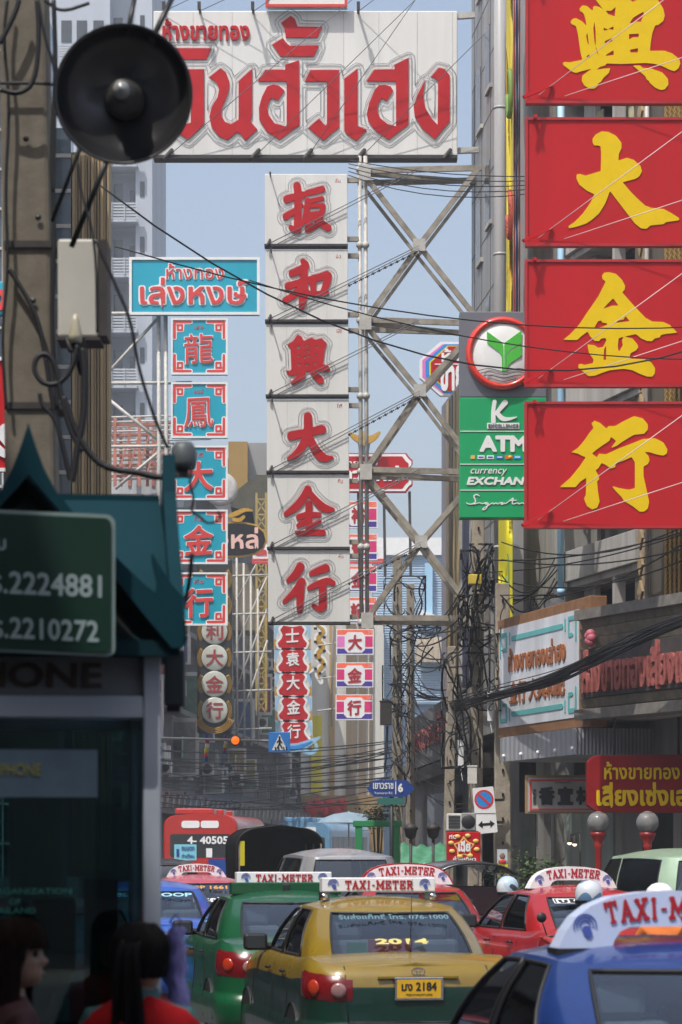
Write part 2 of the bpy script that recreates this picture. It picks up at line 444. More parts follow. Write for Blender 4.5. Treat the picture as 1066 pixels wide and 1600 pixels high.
def elp(x, y, a, b, n=10): return [(x + a * math.cos(2 * math.pi * k / n), y + b * math.sin(2 * math.pi * k / n)) for k in range(n)]
CH.append((z4, [[(415, 210), (455, 230), (480, 275), (560, 243), (600, 265), (660, 250), (710, 300), (690, 350), (670, 510), (720, 515), (745, 560), (720, 590), (670, 580), (580, 570), (650, 620), (680, 660), (675, 695), (640, 708), (600, 680), (540, 600), (540, 575), (490, 580), (500, 610), (490, 645), (430, 690), (370, 718), (345, 690), (380, 660), (430, 600), (370, 625), (320, 612), (300, 575), (340, 575), (355, 560), (350, 440), (345, 340), (315, 315), (370, 280)]]
    + [elp(427, 342, 14, 17), elp(428, 430, 12, 16), elp(433, 515, 11, 18), elp(515, 322, 28, 11), elp(518, 380, 28, 11), elp(490, 440, 15, 15), elp(535, 430, 13, 13), elp(515, 513, 26, 10), elp(614, 338, 16, 12), elp(605, 408, 11, 13), elp(595, 498, 13, 16)], []))
CH.append((z4, [], [[(520, 1030, 80), (525, 1180, 86), (480, 1310, 78), (400, 1420, 70), (330, 1450, 40)], [(355, 1225, 84), (440, 1205, 76), (560, 1180, 74), (660, 1160, 84)], [(520, 1210, 70), (590, 1360, 84), (670, 1455, 90), (765, 1440, 26)]]))
CH.append((z5, [], [[(520, 225, 76), (470, 320, 74), (390, 410, 76), (300, 470, 46)], [(530, 250, 56), (610, 350, 70), (690, 420, 84), (770, 425, 40)], [(430, 500, 60), (500, 475, 56), (630, 475, 50)], [(530, 370, 70), (530, 520, 66), (530, 650, 66)], [(425, 585, 44), (470, 560, 60), (510, 540, 50)], [(635, 545, 46), (590, 570, 50), (560, 590, 40)], [(405, 650, 36), (440, 670, 50), (560, 650, 56), (670, 655, 60)]]))
CH.append((z5, [], [[(445, 995, 80), (400, 1080, 84), (325, 1135, 46)], [(460, 1145, 76), (400, 1240, 72), (285, 1345, 40)], [(455, 1190, 66), (440, 1300, 76), (438, 1430, 60)], [(555, 1065, 50), (620, 1040, 66), (700, 1010, 76)], [(535, 1210, 50), (620, 1170, 60), (715, 1130, 66), (770, 1160, 56)], [(668, 1180, 72), (668, 1390, 78)], [(668, 1390, 78), (650, 1430, 56), (575, 1385, 36)]]))
YW = 62.0
tops = [272, 390, 507, 624, 742, 859]; bots = [382, 500, 617, 736, 855, 972]
NTH = ['Topmost', 'Second', 'Third', 'Fourth', 'Fifth', 'Lowest']
WHAT = ['dense red character beside the blue sky', 'red character of a sheaf and a mouth', 'red character full of small square holes', 'red character like a striding figure', 'red character with a pitched roof shape', 'red character of two halves']
for i in range(6):
    x0, x1 = 414 + i, 543 + i * .8
    t = board('white_sign', '%s square white board of the tall column, %s' % (NTH[i], WHAT[i]), x0, tops[i], x1, bots[i], YW, .28, M['white_board'], GW)
    e = MB(); a, b = P(x0, bots[i], YW), P(x1, bots[i], YW)
    e.box((a + b) / 2 + Vector((0, .12, -.02)), (b.x - a.x + .02, .34, .05)); e.build('bottom_rail', M['dark_steel'], t)
    (ox, oy, sc), loops, st = CH[i]
    mp = lambda p: ((ox + p[0] / sc - CX) * YW / F, -(oy + p[1] / sc - HY) * YW / F)
    g = [loop_segs([[mp(p) for p in l] for l in loops])] if loops else []
    ss = [[(*mp(p), p[2] * (1.13 if i < 2 else 1.04) / sc * YW / F) for p in s] for s in st]
    fl = field(g, ss, .012, .19)
    O = Vector((0, YW, H)); l0 = contours(fl, 0)
    c = MB(); put(c, l0, O, .03, .004); c.build('character', M['red_letter'], t)
    c = MB(); neon(c, contours(fl, -.06), O, .02, .0055); neon(c, contours(fl, -.115), O, .015, .005); c.build('neon_tube', M['neon'], t)
    c = MB(); A = P(x0 + 9, tops[i] + 4, YW)
    c.tube([A, A + Vector((0, -.30, 0))], .015, 6); c.box(A + Vector((0, -.30, 0)), (.04, .05, .06))
    A2 = P(x0 + 6, bots[i] - 2, YW); c.tube([A2 + Vector((.03, -.01, .08)), A2 + Vector((-.03, -.11, -.09))], .028, 6)
    c.build('bracket', M['dark_steel'], t)
    c = MB(); 
    for k in (1, 2, 3): c.box(P(x0 + k * 32, (tops[i] + bots[i]) / 2, YW) + Vector((0, -.001, 0)), (.008, .004, (bots[i] - tops[i] - 4) * YW / F))
    c.build('panel_seam', MATS.get('seam') or mat('seam', 'bdbcb8', .6, var=0), t)
    c = MB(); text(c, ['จั่น', 'ฮั้ว', 'เฮง', 'ใต้', 'กิม', 'หัง'][i], P(x0 + 114, tops[i] + 10, YW), .11, .09, .004, .001, res=14); c.build('small_script', M['red_letter'], t)
    c = MB()
    for yy in (tops[i] + 10, bots[i] - 8):
        A = P(x1 - 2, yy, YW + .14); B = P(560, yy, YW + .14); c.bar(A, B, .1)
    c.build('side_bracket', M['grey_steel'], t)

# mast behind the column and the lattice gantry out to the facade
t = thing('sign_mast', 'slim twin pipe mast holding the tall white sign column', 'mast', P(564, 972, YW))
for px in (562, 571):
    b = MB(); b.tube([P(px, 244, YW + .15), P(px + 3, 975, YW + .15)], .045, 8)
    for k in range(7): b.ball(P(px + k * .4, 265 + k * 118, YW + .13), .085, 8)
    b.build('pipe', M['pale_steel'], t)
t = thing('steel_gantry', 'grey crossed steel lattice gantry bracing the white sign column', 'gantry', P(650, 975, YW))
nodesL = [(567, 271), (568, 504), (569, 738), (571, 970)]; mids = [(655, 384), (656, 611), (658, 847)]
nodesR = [(748, 262), (752, 506), (752, 738), (748, 966)]
for dy, nm, w in ((0, 'front_brace', .115), (1.15, 'rear_brace', .075)):
    for k in range(3):
        b = MB()
        for A, B in ((nodesL[k], mids[k]), (mids[k], nodesR[k + 1]), (nodesL[k + 1], mids[k]), (mids[k], nodesR[k])):
            b.bar(P(*A, YW) + Vector((0, dy, 0)), P(*B, YW) + Vector((0, dy, 0)), w, w * .6)
        b.build(nm, M['grey_steel'], t)
for k in range(4):
    b = MB()
    for dy in (0, 1.15):
        b.bar(P(*nodesL[k], YW) + Vector((0, dy + .01, .06)), P(*nodesR[k], YW) + Vector((.25, dy + .01, .0)), .12, .08)
    b.bar(P(*nodesL[k], YW) + Vector((0, .01, 0)), P(*nodesR[k], YW) + Vector((0, 1.15, -.05)), .1, .1)
    b.build('beam', M['grey_steel'], t)
    b = MB(); b.box(P(nodesL[k][0] + 3, nodesL[k][1], YW) + Vector((0, -.09, 0)), (.26, .03, .34))
    if k < 3: b.box(P(*mids[k], YW) + Vector((0, -.09, 0)), (.27, .03, .27))
    b.build('gusset_plate', M['pale_steel'], t)

# ------------------------------------------------------------------ the huge white board with red Thai letters
YG = 62.4
t = board('giant_shop_sign', 'huge white board with red Thai letters spanning high over the street', 240, 17, 715, 243, YG, .4, M['white_board'], bev=.02)
e = MB(); a, b = P(240, 243, YG), P(715, 243, YG); e.box((a + b) / 2 + Vector((0, .17, -.035)), (b.x - a.x, .44, .07)); e.build('bottom_rail', M['dark_steel'], t)
c6 = lambda l: [(230 + x / 4.264, y / 4.264) for x, y in l]; c7 = lambda l: [(470 + x / 4.264, y / 4.264) for x, y in l]
TH = [c6([(130, 325), (428, 325), (395, 398), (110, 398)]), c6([(200, 468), (380, 465), (380, 828), (275, 932), (150, 850), (150, 780), (230, 800), (262, 830), (292, 820), (292, 540), (180, 540)]),
 c6([(415, 518), (490, 458), (525, 485), (548, 545), (545, 600), (525, 660), (497, 720), (497, 780), (520, 815), (560, 832), (610, 800), (610, 545), (700, 462), (700, 780), (685, 808), (735, 865), (655, 938), (625, 895), (600, 882), (535, 935), (480, 910), (430, 850), (415, 780), (430, 720), (470, 650), (480, 600), (465, 555), (440, 535)]),
 c6([(740, 543), (790, 468), (920, 468), (920, 435), (1012, 405), (1015, 835), (882, 932), (800, 880), (748, 800), (745, 720), (765, 650), (800, 580), (840, 565), (880, 575), (915, 605), (870, 672), (835, 655), (815, 670), (800, 720), (810, 770), (850, 825), (930, 848), (930, 543)]),
 c6([(893, 155), (957, 108), (985, 130), (1003, 180), (1166, 182), (1135, 253), (925, 253), (915, 190)]), c6([(835, 300), (905, 258), (930, 290), (950, 308), (1143, 305), (1111, 378), (890, 378)]),
 c7([(28, 545), (65, 470), (255, 470), (255, 850), (150, 938), (52, 855), (122, 793), (165, 840), (175, 830), (175, 545)]), c7([(290, 530), (378, 462), (378, 840), (440, 868), (370, 940), (310, 900), (290, 870)]),
 c7([(440, 543), (490, 468), (625, 465), (625, 435), (718, 390), (718, 830), (587, 932), (505, 880), (450, 810), (440, 760), (455, 690), (495, 600), (520, 572), (560, 568), (600, 580), (615, 605), (572, 675), (540, 655), (515, 690), (510, 740), (530, 790), (580, 830), (635, 845), (635, 543)]),
 c7([(868, 515), (920, 455), (960, 465), (992, 505), (992, 810), (893, 930), (810, 860), (760, 780), (752, 710), (775, 640), (828, 540), (815, 640), (830, 720), (870, 790), (912, 835), (915, 545), (890, 520)])]
mp = lambda p: ((p[0] - CX) * YG / F, -(p[1] - HY) * YG / F)
O = Vector((0, YG, H))
c = MB(); n1 = MB(); pg = [[mp(p) for p in l] for l in TH]
put(c, [l for l in pg], O, .035, .004); c.build('lettering', M['red_letter'], t)
fl = field([loop_segs([l]) for l in pg], [], .022, .22)
neon(n1, contours(fl, -.07), O, .03, .008); neon(n1, contours(fl, -.14), O, .02, .007); n1.build('neon_tube', M['neon'], t)
c = MB(); ptext(c, 'ห้างขายทอง', 254, 30, 390, 64, YG, depth=.05, w0=.003, bold=.03, res=30); c.build('small_lettering', M['red_letter'], t)
c = MB()
for px in (302, 363, 422, 480, 537, 592, 652, 707): c.box(P(px, 130, YG) + Vector((0, -.002, 0)), (.014, .006, 3.1))
c.build('panel_seam', MATS['seam'], t)
c = MB()
for px in (258, 313, 396, 560):
    A = P(px, 20, YG); c.tube([A, A + Vector((0, -.45, .02))], .03, 6); c.box(A + Vector((0, -.45, .02)), (.07, .1, .16))
for px in (262, 398, 480, 563, 697):
    A = P(px, 243, YG); c.tube([A + Vector((.1, -.02, .12)), A + Vector((-.08, -.3, -.16))], .045, 6)
c.build('bracket', M['dark_steel'], t)
c = MB()
for yy, xe in ((26, 742), (236, 757)): c.bar(P(712, yy, YG + .2), P(xe, yy - 2, YG + .2), .12)
c.build('side_bracket', M['pale_steel'], t)
t = board('white_sign_above', 'lower edge of a white red framed board above the giant sign', 415, -110, 543, 10, YW + .2, .28, M['white_board'])
c = MB(); frame_bars(c, 415, -110, 543, 11, YW + .2, .06, .04); c.build('frame', M['coral'], t)

# ------------------------------------------------------------------ red boards with yellow characters
GR = 'red boards with yellow characters'
YR = 44.0
za, zb = (800, 0, 4.0), (800, 400, 3.722)
RC = [(za, [[(365, 140), (378, 120), (400, 115), (440, 135), (466, 165), (462, 130), (450, 90), (440, 78), (424, 70), (422, 55), (440, 35), (470, 40), (500, 68), (508, 62), (506, 46), (518, 38), (545, 45), (575, 65), (545, 30), (515, -10), (520, -60), (560, -110), (640, -120), (700, -130), (800, -150), (880, -110), (905, -40), (910, 0), (945, 55), (955, 100), (945, 135), (915, 158), (895, 160), (875, 215), (865, 280), (862, 320), (950, 318), (1000, 335), (1045, 370), (1052, 400), (1040, 430), (1015, 447), (990, 440), (940, 415), (890, 400), (830, 395), (690, 402), (590, 398), (585, 410), (550, 420), (525, 440), (560, 432), (615, 428), (605, 460), (570, 490), (555, 515), (540, 520), (535, 540), (515, 555), (485, 557), (450, 535), (435, 505), (440, 475), (465, 455), (500, 430), (440, 445), (400, 458), (375, 450), (350, 430), (320, 408), (317, 395), (330, 388), (360, 392), (440, 375), (428, 330), (425, 300), (410, 200), (400, 165), (375, 155)],
   [(472, 205), (480, 270), (476, 290), (463, 225)], [(515, 130), (523, 200), (525, 290), (545, 355), (530, 330), (515, 260), (508, 180)], [(585, 68), (620, 70), (648, 45), (642, 105), (600, 90)], [(570, 175), (600, 185), (635, 165), (635, 190), (610, 185), (575, 195)], [(580, 258), (625, 240), (630, 260), (580, 275)], [(580, 350), (635, 315), (637, 345), (585, 352)],
   [(735, 145), (760, 110), (820, 75), (825, 85), (805, 140), (780, 135), (745, 148)], [(730, 215), (795, 212), (790, 235), (755, 235), (732, 250)], [(737, 312), (790, 302), (785, 330), (740, 330)], [(465, 355), (480, 340), (490, 360), (470, 365)],
   [(590, -20), (640, -40), (645, -10), (600, 5)], [(735, -10), (800, -40), (810, -10), (750, 15)],
   [(755, 412), (800, 410), (815, 425), (870, 430), (940, 455), (975, 495), (978, 530), (955, 560), (930, 565), (895, 550), (860, 520), (855, 505), (840, 500), (835, 480), (800, 450)]]),
 (za, [[(503, 870), (520, 845), (560, 822), (600, 825), (650, 850), (685, 895), (685, 930), (668, 962), (665, 1005), (720, 988), (760, 1000), (805, 1040), (812, 1075), (795, 1105), (770, 1120), (690, 1140), (755, 1215), (830, 1285), (870, 1300), (950, 1308), (1000, 1335), (1045, 1365), (1045, 1378), (960, 1390), (950, 1402), (865, 1410), (840, 1432), (805, 1428), (770, 1400), (700, 1310), (612, 1195), (585, 1270), (545, 1335), (500, 1375), (465, 1398), (400, 1420), (355, 1428), (352, 1415), (390, 1390), (440, 1340), (490, 1270), (515, 1215), (470, 1195), (420, 1155), (402, 1115), (405, 1092), (425, 1088), (460, 1100), (555, 1070), (558, 960), (553, 915), (535, 910), (515, 912), (505, 895)]]),
 (zb, [[(523, 115), (535, 98), (565, 95), (605, 105), (640, 140), (658, 175), (655, 200), (640, 212), (700, 280), (775, 360), (815, 382), (880, 385), (915, 400), (950, 435), (962, 447), (890, 455), (865, 460), (860, 475), (830, 480), (815, 497), (785, 495), (750, 480), (720, 455), (690, 462), (650, 470), (700, 480), (730, 515), (735, 530), (722, 550), (690, 565), (680, 598), (770, 600), (810, 620), (833, 655), (830, 685), (815, 703), (785, 702), (740, 685), (700, 665), (650, 657), (570, 665), (510, 685), (480, 698), (445, 700), (410, 670), (385, 650), (388, 630), (405, 628), (420, 635), (470, 625), (475, 605), (450, 570), (440, 530), (440, 515), (480, 520), (500, 535), (530, 530), (550, 490), (545, 478), (520, 480), (505, 497), (480, 495), (455, 470), (440, 440), (420, 455), (400, 470), (380, 490), (335, 490), (298, 488), (340, 455), (395, 395), (430, 340), (500, 240), (545, 150), (525, 135)],
   [(588, 247), (620, 290), (580, 290), (540, 305), (530, 308), (560, 275)], [(600, 380), (650, 370), (660, 350), (685, 380), (640, 385), (610, 390)], [(478, 420), (500, 380), (520, 375), (525, 390), (550, 390), (555, 400), (520, 415), (490, 420)], [(620, 480), (650, 470), (640, 490), (645, 520), (620, 560), (615, 520)], [(535, 545), (548, 520), (548, 605), (532, 605)]]),
 (zb, [[(462, 975), (480, 958), (510, 970), (550, 1005), (560, 990), (600, 990), (650, 960), (710, 932), (760, 945), (790, 980), (790, 1010), (770, 1035), (710, 1040), (650, 1075), (610, 1105), (575, 1118), (600, 1085), (605, 1075), (575, 1052), (568, 1075), (500, 1120), (465, 1150), (480, 1160), (495, 1172), (505, 1150), (545, 1155), (620, 1120), (700, 1090), (760, 1065), (830, 1060), (880, 1085), (905, 1125), (900, 1150), (880, 1162), (840, 1155), (800, 1142), (770, 1140), (795, 1165), (800, 1190), (790, 1212), (765, 1225), (765, 1280), (785, 1370), (798, 1430), (790, 1470), (770, 1487), (740, 1488), (715, 1465), (690, 1448), (650, 1425), (640, 1405), (600, 1365), (580, 1337), (620, 1350), (680, 1360), (715, 1350), (715, 1200), (695, 1170), (650, 1190), (605, 1205), (600, 1230), (575, 1237), (545, 1215), (520, 1205), (500, 1240), (485, 1245), (505, 1280), (508, 1300), (495, 1310), (500, 1370), (510, 1430), (495, 1465), (465, 1475), (435, 1455), (418, 1410), (430, 1390), (432, 1290), (400, 1310), (370, 1345), (330, 1345), (277, 1345), (340, 1290), (390, 1230), (430, 1170), (410, 1165), (385, 1150), (343, 1143), (380, 1120), (420, 1075), (450, 1030), (475, 1000)]])]
RW = ['Topmost red board cut by the frame, dense yellow character', 'Second red board down, yellow character like a striding figure', 'Third red board down, yellow character with a pitched roof', 'Lowest red board, yellow character of two leaning halves']
for i, (y0, y1) in enumerate(((-45, 161), (184, 384), (406, 604), (628, 825))):
    x0 = 822 - i * .6
    t = board('red_sign', RW[i], x0, y0, 1112, y1, YR, .2, M['red_board'], GR)
    c = MB(); frame_bars(c, x0 - .5, y0 - .5, 1112.5, y1 + .5, YR, .04, .03, out=.012); c.build('frame', mat('red_rim', 'a81a1e', .35, var=.15, scale=5), t)
    (ox, oy, sc), loops = RC[i]
    q = lambda p: ((ox + p[0] / sc - CX) * YR / F, -(oy + p[1] / sc - HY) * YR / F)
    fl = field([loop_segs([[q(p) for p in l] for l in loops])], [], .012, .06)
    c = MB(); put(c, contours(fl, 0, .2), Vector((0, YR, H)), .012, .002); c.build('character', M['yellow_letter'], t)
    c = MB(); A = P(x0 + 14, y0 + 3, YR); c.bar(A, A + Vector((-.0, -.22, 0)), .05); 
    B = P(x0 + 6, y1 - 6, YR); c.bar(B + Vector((.35, -.02, .22)), B + Vector((-.12, -.35, -.06)), .05, .04); c.build('bracket', M['red_board'], t)
    c = MB()
    for (ax, ay), (bx, by), o in (((x0 + 20, y1 - 12), (1112, y0 - 12), .9), ((x0 + 60, y1 - 10), (1112, y1 - 86), .7)):
        c.tube([P(ax, ay, YR) + Vector((0, -.02, 0)), P(bx, by, YR - o)], .0075, 5)
    c.build('stay_wire', M['white_wire'], t)
    c = MB()
    for yy in (y0 + 40, y1 - 40): c.bar(P(1110, yy, YR + .2), P(1185, yy, YR + .3), .1)
    c.build('wall_bracket', M['dark_steel'], t)

# ------------------------------------------------------------------ bank sign
YK = 50.0
z8 = lambda x, y: (700 + x / 4.57, 470 + y / 4.57)
t = thing('bank_sign', 'grey and green bank sign with round sprouting leaf emblem', 'sign', P(786, 809, YK))
b = MB(); b.slab([P(718.5, 487, YK), P(854, 487, YK), P(854, 620.5, YK), P(718.5, 620.5, YK)], (0, .4, 0)); b.build('grey_panel', M['k_grey'], t, bev=.012)
b = MB(); b.slab([P(718.5, 621, YK), P(854, 621, YK), P(854, 809, YK), P(718.5, 809, YK)], (0, .4, 0)); b.build('green_panel', M['k_green'], t, bev=.012)
px = YK / F
Mx = Matrix.Translation(P(785, 553, YK)) @ Matrix.Rotation(R(90), 4, 'X')
b = MB(); b.lathe([(57 * px, -.0), (57.5 * px, .06), (55 * px, .12), (52 * px, .145), (49 * px, .13), (47 * px, .09)], Mx, 48); b.build('emblem_ring', M['ring_red'], t)
b = MB(); b.lathe([(48 * px, .07), (40 * px, .105), (25 * px, .125), (.001, .13)], Mx, 48); b.build('emblem_disc', M['white'], t)
lv = [[(275, 228), (385, 308), (391, 330), (391, 512), (383, 512), (381, 405), (360, 375), (278, 312)], [(399, 330), (405, 308), (523, 222), (523, 312), (440, 362), (413, 395), (406, 512), (399, 512)], [(523, 322), (523, 402), (440, 458), (424, 482), (417, 515), (412, 512), (414, 412), (430, 384), (480, 352)]]
c = MB(); put(c, [[((z8(*p)[0] - CX) * px, -(z8(*p)[1] - HY) * px) for p in l] for l in lv], Vector((0, YK, H)), .02, .125); c.build('emblem_leaf', M['leaf_green'], t)
c = MB()
for k in range(5):
    y = 578 + k * 5.2; hw = math.sqrt(max(0, 47 ** 2 - (y - 553) ** 2)) - 2
    c.tube([P(785 + u * hw, y + 2.2 * math.sin((u * hw + 10) / 7.5), YK - .13) for u in [j / 16 - 1 for j in range(33)]], .006, 4)
c.build('emblem_wave', M['dark_steel'], t)
c = MB()
for y in (674, 725.5, 766): c.box(P(786, y, YK) + Vector((0, -.006, 0)), (134 * px, .012, .014))
K = [[(333, 722, 30), (322, 790, 28), (325, 862, 34)], [(408, 728, 40), (375, 770, 30), (342, 806, 26)], [(350, 800, 30), (385, 845, 36), (430, 848, 24), (490, 832, 8)]]
fl = field([], [[((z8(*p[:2])[0] - CX) * px, -(z8(*p[:2])[1] - HY) * px, p[2] / 4.57 * px) for p in s] for s in K], .006, .03)
put(c, contours(fl, 0), Vector((0, YK, H)), .02, .003)
A, B = P(*z8(280, 873), YK), P(*z8(510, 915), YK); c.box((A + B) / 2 + Vector((0, -.008, 0)), (B.x - A.x, .016, A.z - B.z))
def zt(s, a, b_, c_, d, sh=0, **k):
    A, B = P(*z8(a, b_), YK), P(*z8(c_, d), YK)
    U, V, N = FRONT
    text(c, s, (A + B) / 2, B.x - A.x, A.z - B.z, .015, .003, axes=(U, V + U * sh, N), **k)
zt('ATM', 226, 962, 565, 1080, bold=.05)
zt('currency', 160, 1200, 415, 1252, .25, bold=.004)
zt('EXCHANGE', 140, 1258, 670, 1316, .25, bold=.045)
SG = [[(225, 1395, 5), (205, 1380, 7), (180, 1395, 8), (200, 1425, 8), (190, 1450, 8), (150, 1455, 6), (132, 1443, 5)], [(190, 1452, 6), (230, 1440, 5), (240, 1452, 6), (262, 1445, 6), (285, 1438, 6), (262, 1446, 6), (275, 1456, 6), (292, 1440, 6), (275, 1485, 7), (250, 1496, 6), (245, 1485, 5), (300, 1455, 5)],
      [(300, 1455, 5), (320, 1440, 6), (325, 1456, 6), (345, 1440, 6), (352, 1456, 5), (375, 1440, 6), (395, 1442, 6), (375, 1452, 6), (392, 1456, 6), (402, 1440, 5), (408, 1455, 5), (450, 1420, 6), (470, 1405, 7), (455, 1450, 7), (475, 1452, 5), (500, 1440, 6), (505, 1455, 6), (535, 1440, 6), (545, 1455, 6), (600, 1440, 5)], [(440, 1428, 5), (490, 1424, 5)]]
fl = field([], [[((z8(*p[:2])[0] - CX) * px, -(z8(*p[:2])[1] - HY) * px, p[2] / 4.57 * px * 1.15) for p in s] for s in SG], .005, .02)
put(c, contours(fl, 0), Vector((0, YK, H)), .012, .003)
c.build('lettering', M['white'], t)
c = MB(); zt('EXCELLENCE', 288, 882, 502, 906, bold=.012); 
for v in c.v: pass
o = c.build('small_lettering', M['k_grey'], t); o.location.y -= .016
for k, (xx, colr) in enumerate(((178, 'd8b25a'), (237, 'e6e6ee'), (303, 'e6e6ee'), (370, '2b6fb5'), (435, 'e0602a'), (497, '1ea0d8'))):
    A = P(*z8(xx, 1117), YK); c = MB(); c.box(A + Vector((0, -.006, 0)), (50 * px / 4.57 * (1 if k else .6), .012, 26 * px / 4.57), mi=0)
    if k == 4:
        c.lathe([(.001, .02), (.03, .018), (.032, .01)], Matrix.Translation(A + Vector((.02, 0, 0))) @ Matrix.Rotation(R(90), 4, 'X'), 12, 1)
    elif k: c.box(A + Vector((0, -.014, 0)), (36 * px / 4.57, .006, 8 * px / 4.57), mi=1)
    c.build('card_badge', [mat('badge_' + colr, colr, .4, var=0), M['navy'] if k in (1, 2) else (mat('badge_y', 'f0b030', .4, var=0) if k == 4 else M['white'])], t)
c = MB(); 
for yy in (520, 640, 760): c.bar(P(852, yy, YK + .2), P(905, yy, YK + .2), .1)
c.build('wall_bracket', M['dark_steel'], t)

# ------------------------------------------------------------------ teal boards on the left
YT = 80.0
px = YT / F
t = board('teal_sign', 'wide teal board with two lines of white edged Thai letters', 203, 403, 405, 491, YT, .3, M['teal_board'], bev=.01)
c = MB(); frame_bars(c, 202, 402, 406, 492, YT, .075, .06); c.build('frame', M['white'], t)
c = MB(); ptext(c, 'ห้างทอง', 260, 412, 350, 436, YT, depth=.02, w0=.003, bold=.004, border=(.05, 1, .012)); ptext(c, 'เล่งหงษ์', 219, 434, 386, 481, YT, depth=.03, w0=.003, bold=.015, border=(.045, 1, .015)); c.build('lettering', [M['coral'], M['white']], t)
def fret(mb, cx, cy, sx, sy, Y):
    st = [[(5, 30, 4), (5, 5, 4)], [(5, 5, 4), (30, 5, 4)], [(9, 10, 3), (17, 10, 3)], [(17, 10, 3), (17, 18, 3)], [(17, 18, 3), (10, 18, 3)], [(10, 18, 3), (10, 10, 3)]]
    q = Y / F; fl = field([], [[(sx * p[0] * q, -sy * p[1] * q, p[2] * q) for p in s] for s in st], .018, .1)
    put(mb, contours(fl, -.03), P(cx, cy, Y), .006, .002, mi=1); put(mb, contours(fl, 0), P(cx, cy, Y), .008, .007)
GT = 'square teal boards with red characters'
TW = ['Topmost teal square, many stroked dragon character', 'Second teal square down, phoenix character in a curved frame', 'Third teal square down, character like a striding figure', 'Fourth teal square down, character with a pitched roof', 'Lowest teal square, character of two upright halves']
for i, (ch, y0, y1, sm) in enumerate((('龍', 498, 585, 'เล่ง'), ('鳳', 598, 684, 'หงษ์'), ('大', 697, 781, 'ไต้'), ('金', 797, 881, 'กิม'), ('行', 895, 977, 'หัง'))):
    t = board('teal_square_sign', TW[i], 268, y0, 355.5, y1, YT, .25, M['teal_board'], GT, bev=.01)
    c = MB(); frame_bars(c, 267.5, y0 - .5, 356, y1 + .5, YT, .05, .05); c.build('frame', M['white'], t)
    c = MB(); ptext(c, ch, 288, y0 + 24, 333, y0 + 70, YT, depth=.03, w0=.003, bold=.0 if i < 2 else .02, border=(.024, 1, .015), res=72, axes=(FRONT[0] + FRONT[1] * .05, FRONT[1], FRONT[2])); c.build('character', [M['coral'], M['white']], t)
    c = MB(); 
    for sx, cx in ((1, 268), (-1, 355)):
        for sy, cy in ((1, y0), (-1, y1)): fret(c, cx, cy, sx, sy, YT)
    ptext(c, sm, 304, y0 + 10, 318, y0 + 17, YT, depth=.01, w0=.003, res=16)
    c.build('corner_fret', [M['coral'], M['white']], t)
t = thing('pipe_frame', 'pale pipe frame with cross braces carrying the teal boards', 'frame', P(253, 985, YT + .4))
Yq = YT + .45
for a, b_ in (((248, 488), (250, 985)), ((259, 488), (262, 985))):
    c = MB(); c.tube([P(*a, Yq), P(*b_, Yq)], .06, 8); c.build('upright', M['pale_steel'], t)
for y in (489, 598, 697, 795, 893):
    c = MB(); c.tube([P(150, y + 1, Yq), P(300, y, Yq)], .05, 6); c.build('crossbar', M['pale_steel'], t)
for a, b_ in (((155, 598), (250, 494)), ((168, 622), (255, 694)), ((180, 764), (256, 700)), ((170, 800), (255, 890))):
    c = MB(); c.tube([P(*a, Yq + .05), P(*b_, Yq + .05)], .05, 6); c.build('brace', M['pale_steel'], t)

# ------------------------------------------------------------------ signs farther up the street
Y = 84
t = thing('octagon_sign', 'eight sided red sign with white rim and coloured edge stripes', 'sign', P(710, 618, Y))
def octo(a):
    b = a * .42 if a < -5 else a
    return [(688 - a * .75, 534 - b), (760 + b * .4, 534 - b), (789 + b, 562 - b * .4), (789 + b, 590 + b * .4), (760 + b * .4, 618 + b), (688 - a * .75, 618 + b), (656 - a, 590 + a * .25), (656 - a, 562 - a * .25)]
for k, (a, m, nm) in enumerate(((0, 'white', 'rim'), (-4, 'pink', 'stripe'), (-9, 'blue', 'stripe'), (-15, 'sun_yellow', 'stripe'), (-17.5, 'red_board', 'panel'))):
    c = MB(); c.slab([P(x, y, Y - k * .012) for x, y in octo(a)], (0, .3 - .05 * k, 0)); c.build(nm, M[m], t)
c = MB(); ptext(c, 'ห้าง', 690, 545, 735, 566, Y, depth=.03, w0=.05, bold=.02); ptext(c, 'ขายทอง', 688, 571, 768, 612, Y, depth=.03, w0=.05, bold=.045); c.box(P(722, 569, Y - .055), (1.6, .012, .03)); c.build('lettering', M['white'], t)
c = MB(); c.bar(P(735, 560, Y + .4), P(790, 560, Y + .4), .12); c.bar(P(735, 595, Y + .4), P(790, 595, Y + .4), .12); c.build('wall_bracket', M['grey_steel'], t)

Y = 104
t = thing('ornate_red_sign', 'long red sign with scalloped white border under a golden bird', 'sign', P(565, 768, Y))
def scal(x0, y0, x1, y1):
    return [(x0 + 10, y0), (x1 - 12, y0), (x1 - 6, y0 + 8), (x1 - 2, y0 + 11), (x1 - 2, y0 + 17), (x1 - 6, y0 + 21), (x1, y0 + 27), (x1, y1 - 27), (x1 - 6, y1 - 21), (x1 - 2, y1 - 17), (x1 - 2, y1 - 11), (x1 - 6, y1 - 8), (x1 - 12, y1), (x0 + 10, y1), (x0, y1 - 12), (x0, y0 + 12)]
for k, (d, m, nm) in enumerate(((0, 'red_board', 'panel'), (2, 'white', 'border'), (6.5, 'red_board', 'inner_panel'))):
    c = MB(); put(c, [[((x - CX) * Y / F, -(y - HY) * Y / F) for x, y in scal(478 + d, 708 + d * .8, 647 - d, 769 - d * .8)]], Vector((0, Y, H)), .3 - .05 * k, -.3 + .05 * k + .012 * k); c.build(nm, M[m], t)
c = MB(); ptext(c, 'ห้างขายทอง', 510, 718, 590, 728, Y, depth=.03, w0=.03, bold=.02, res=18); ptext(c, 'ยูกลาวนิกก่', 482, 728, 624, 760, Y, depth=.03, w0=.03, bold=.05); c.build('lettering', M['white'], t)
c = MB()
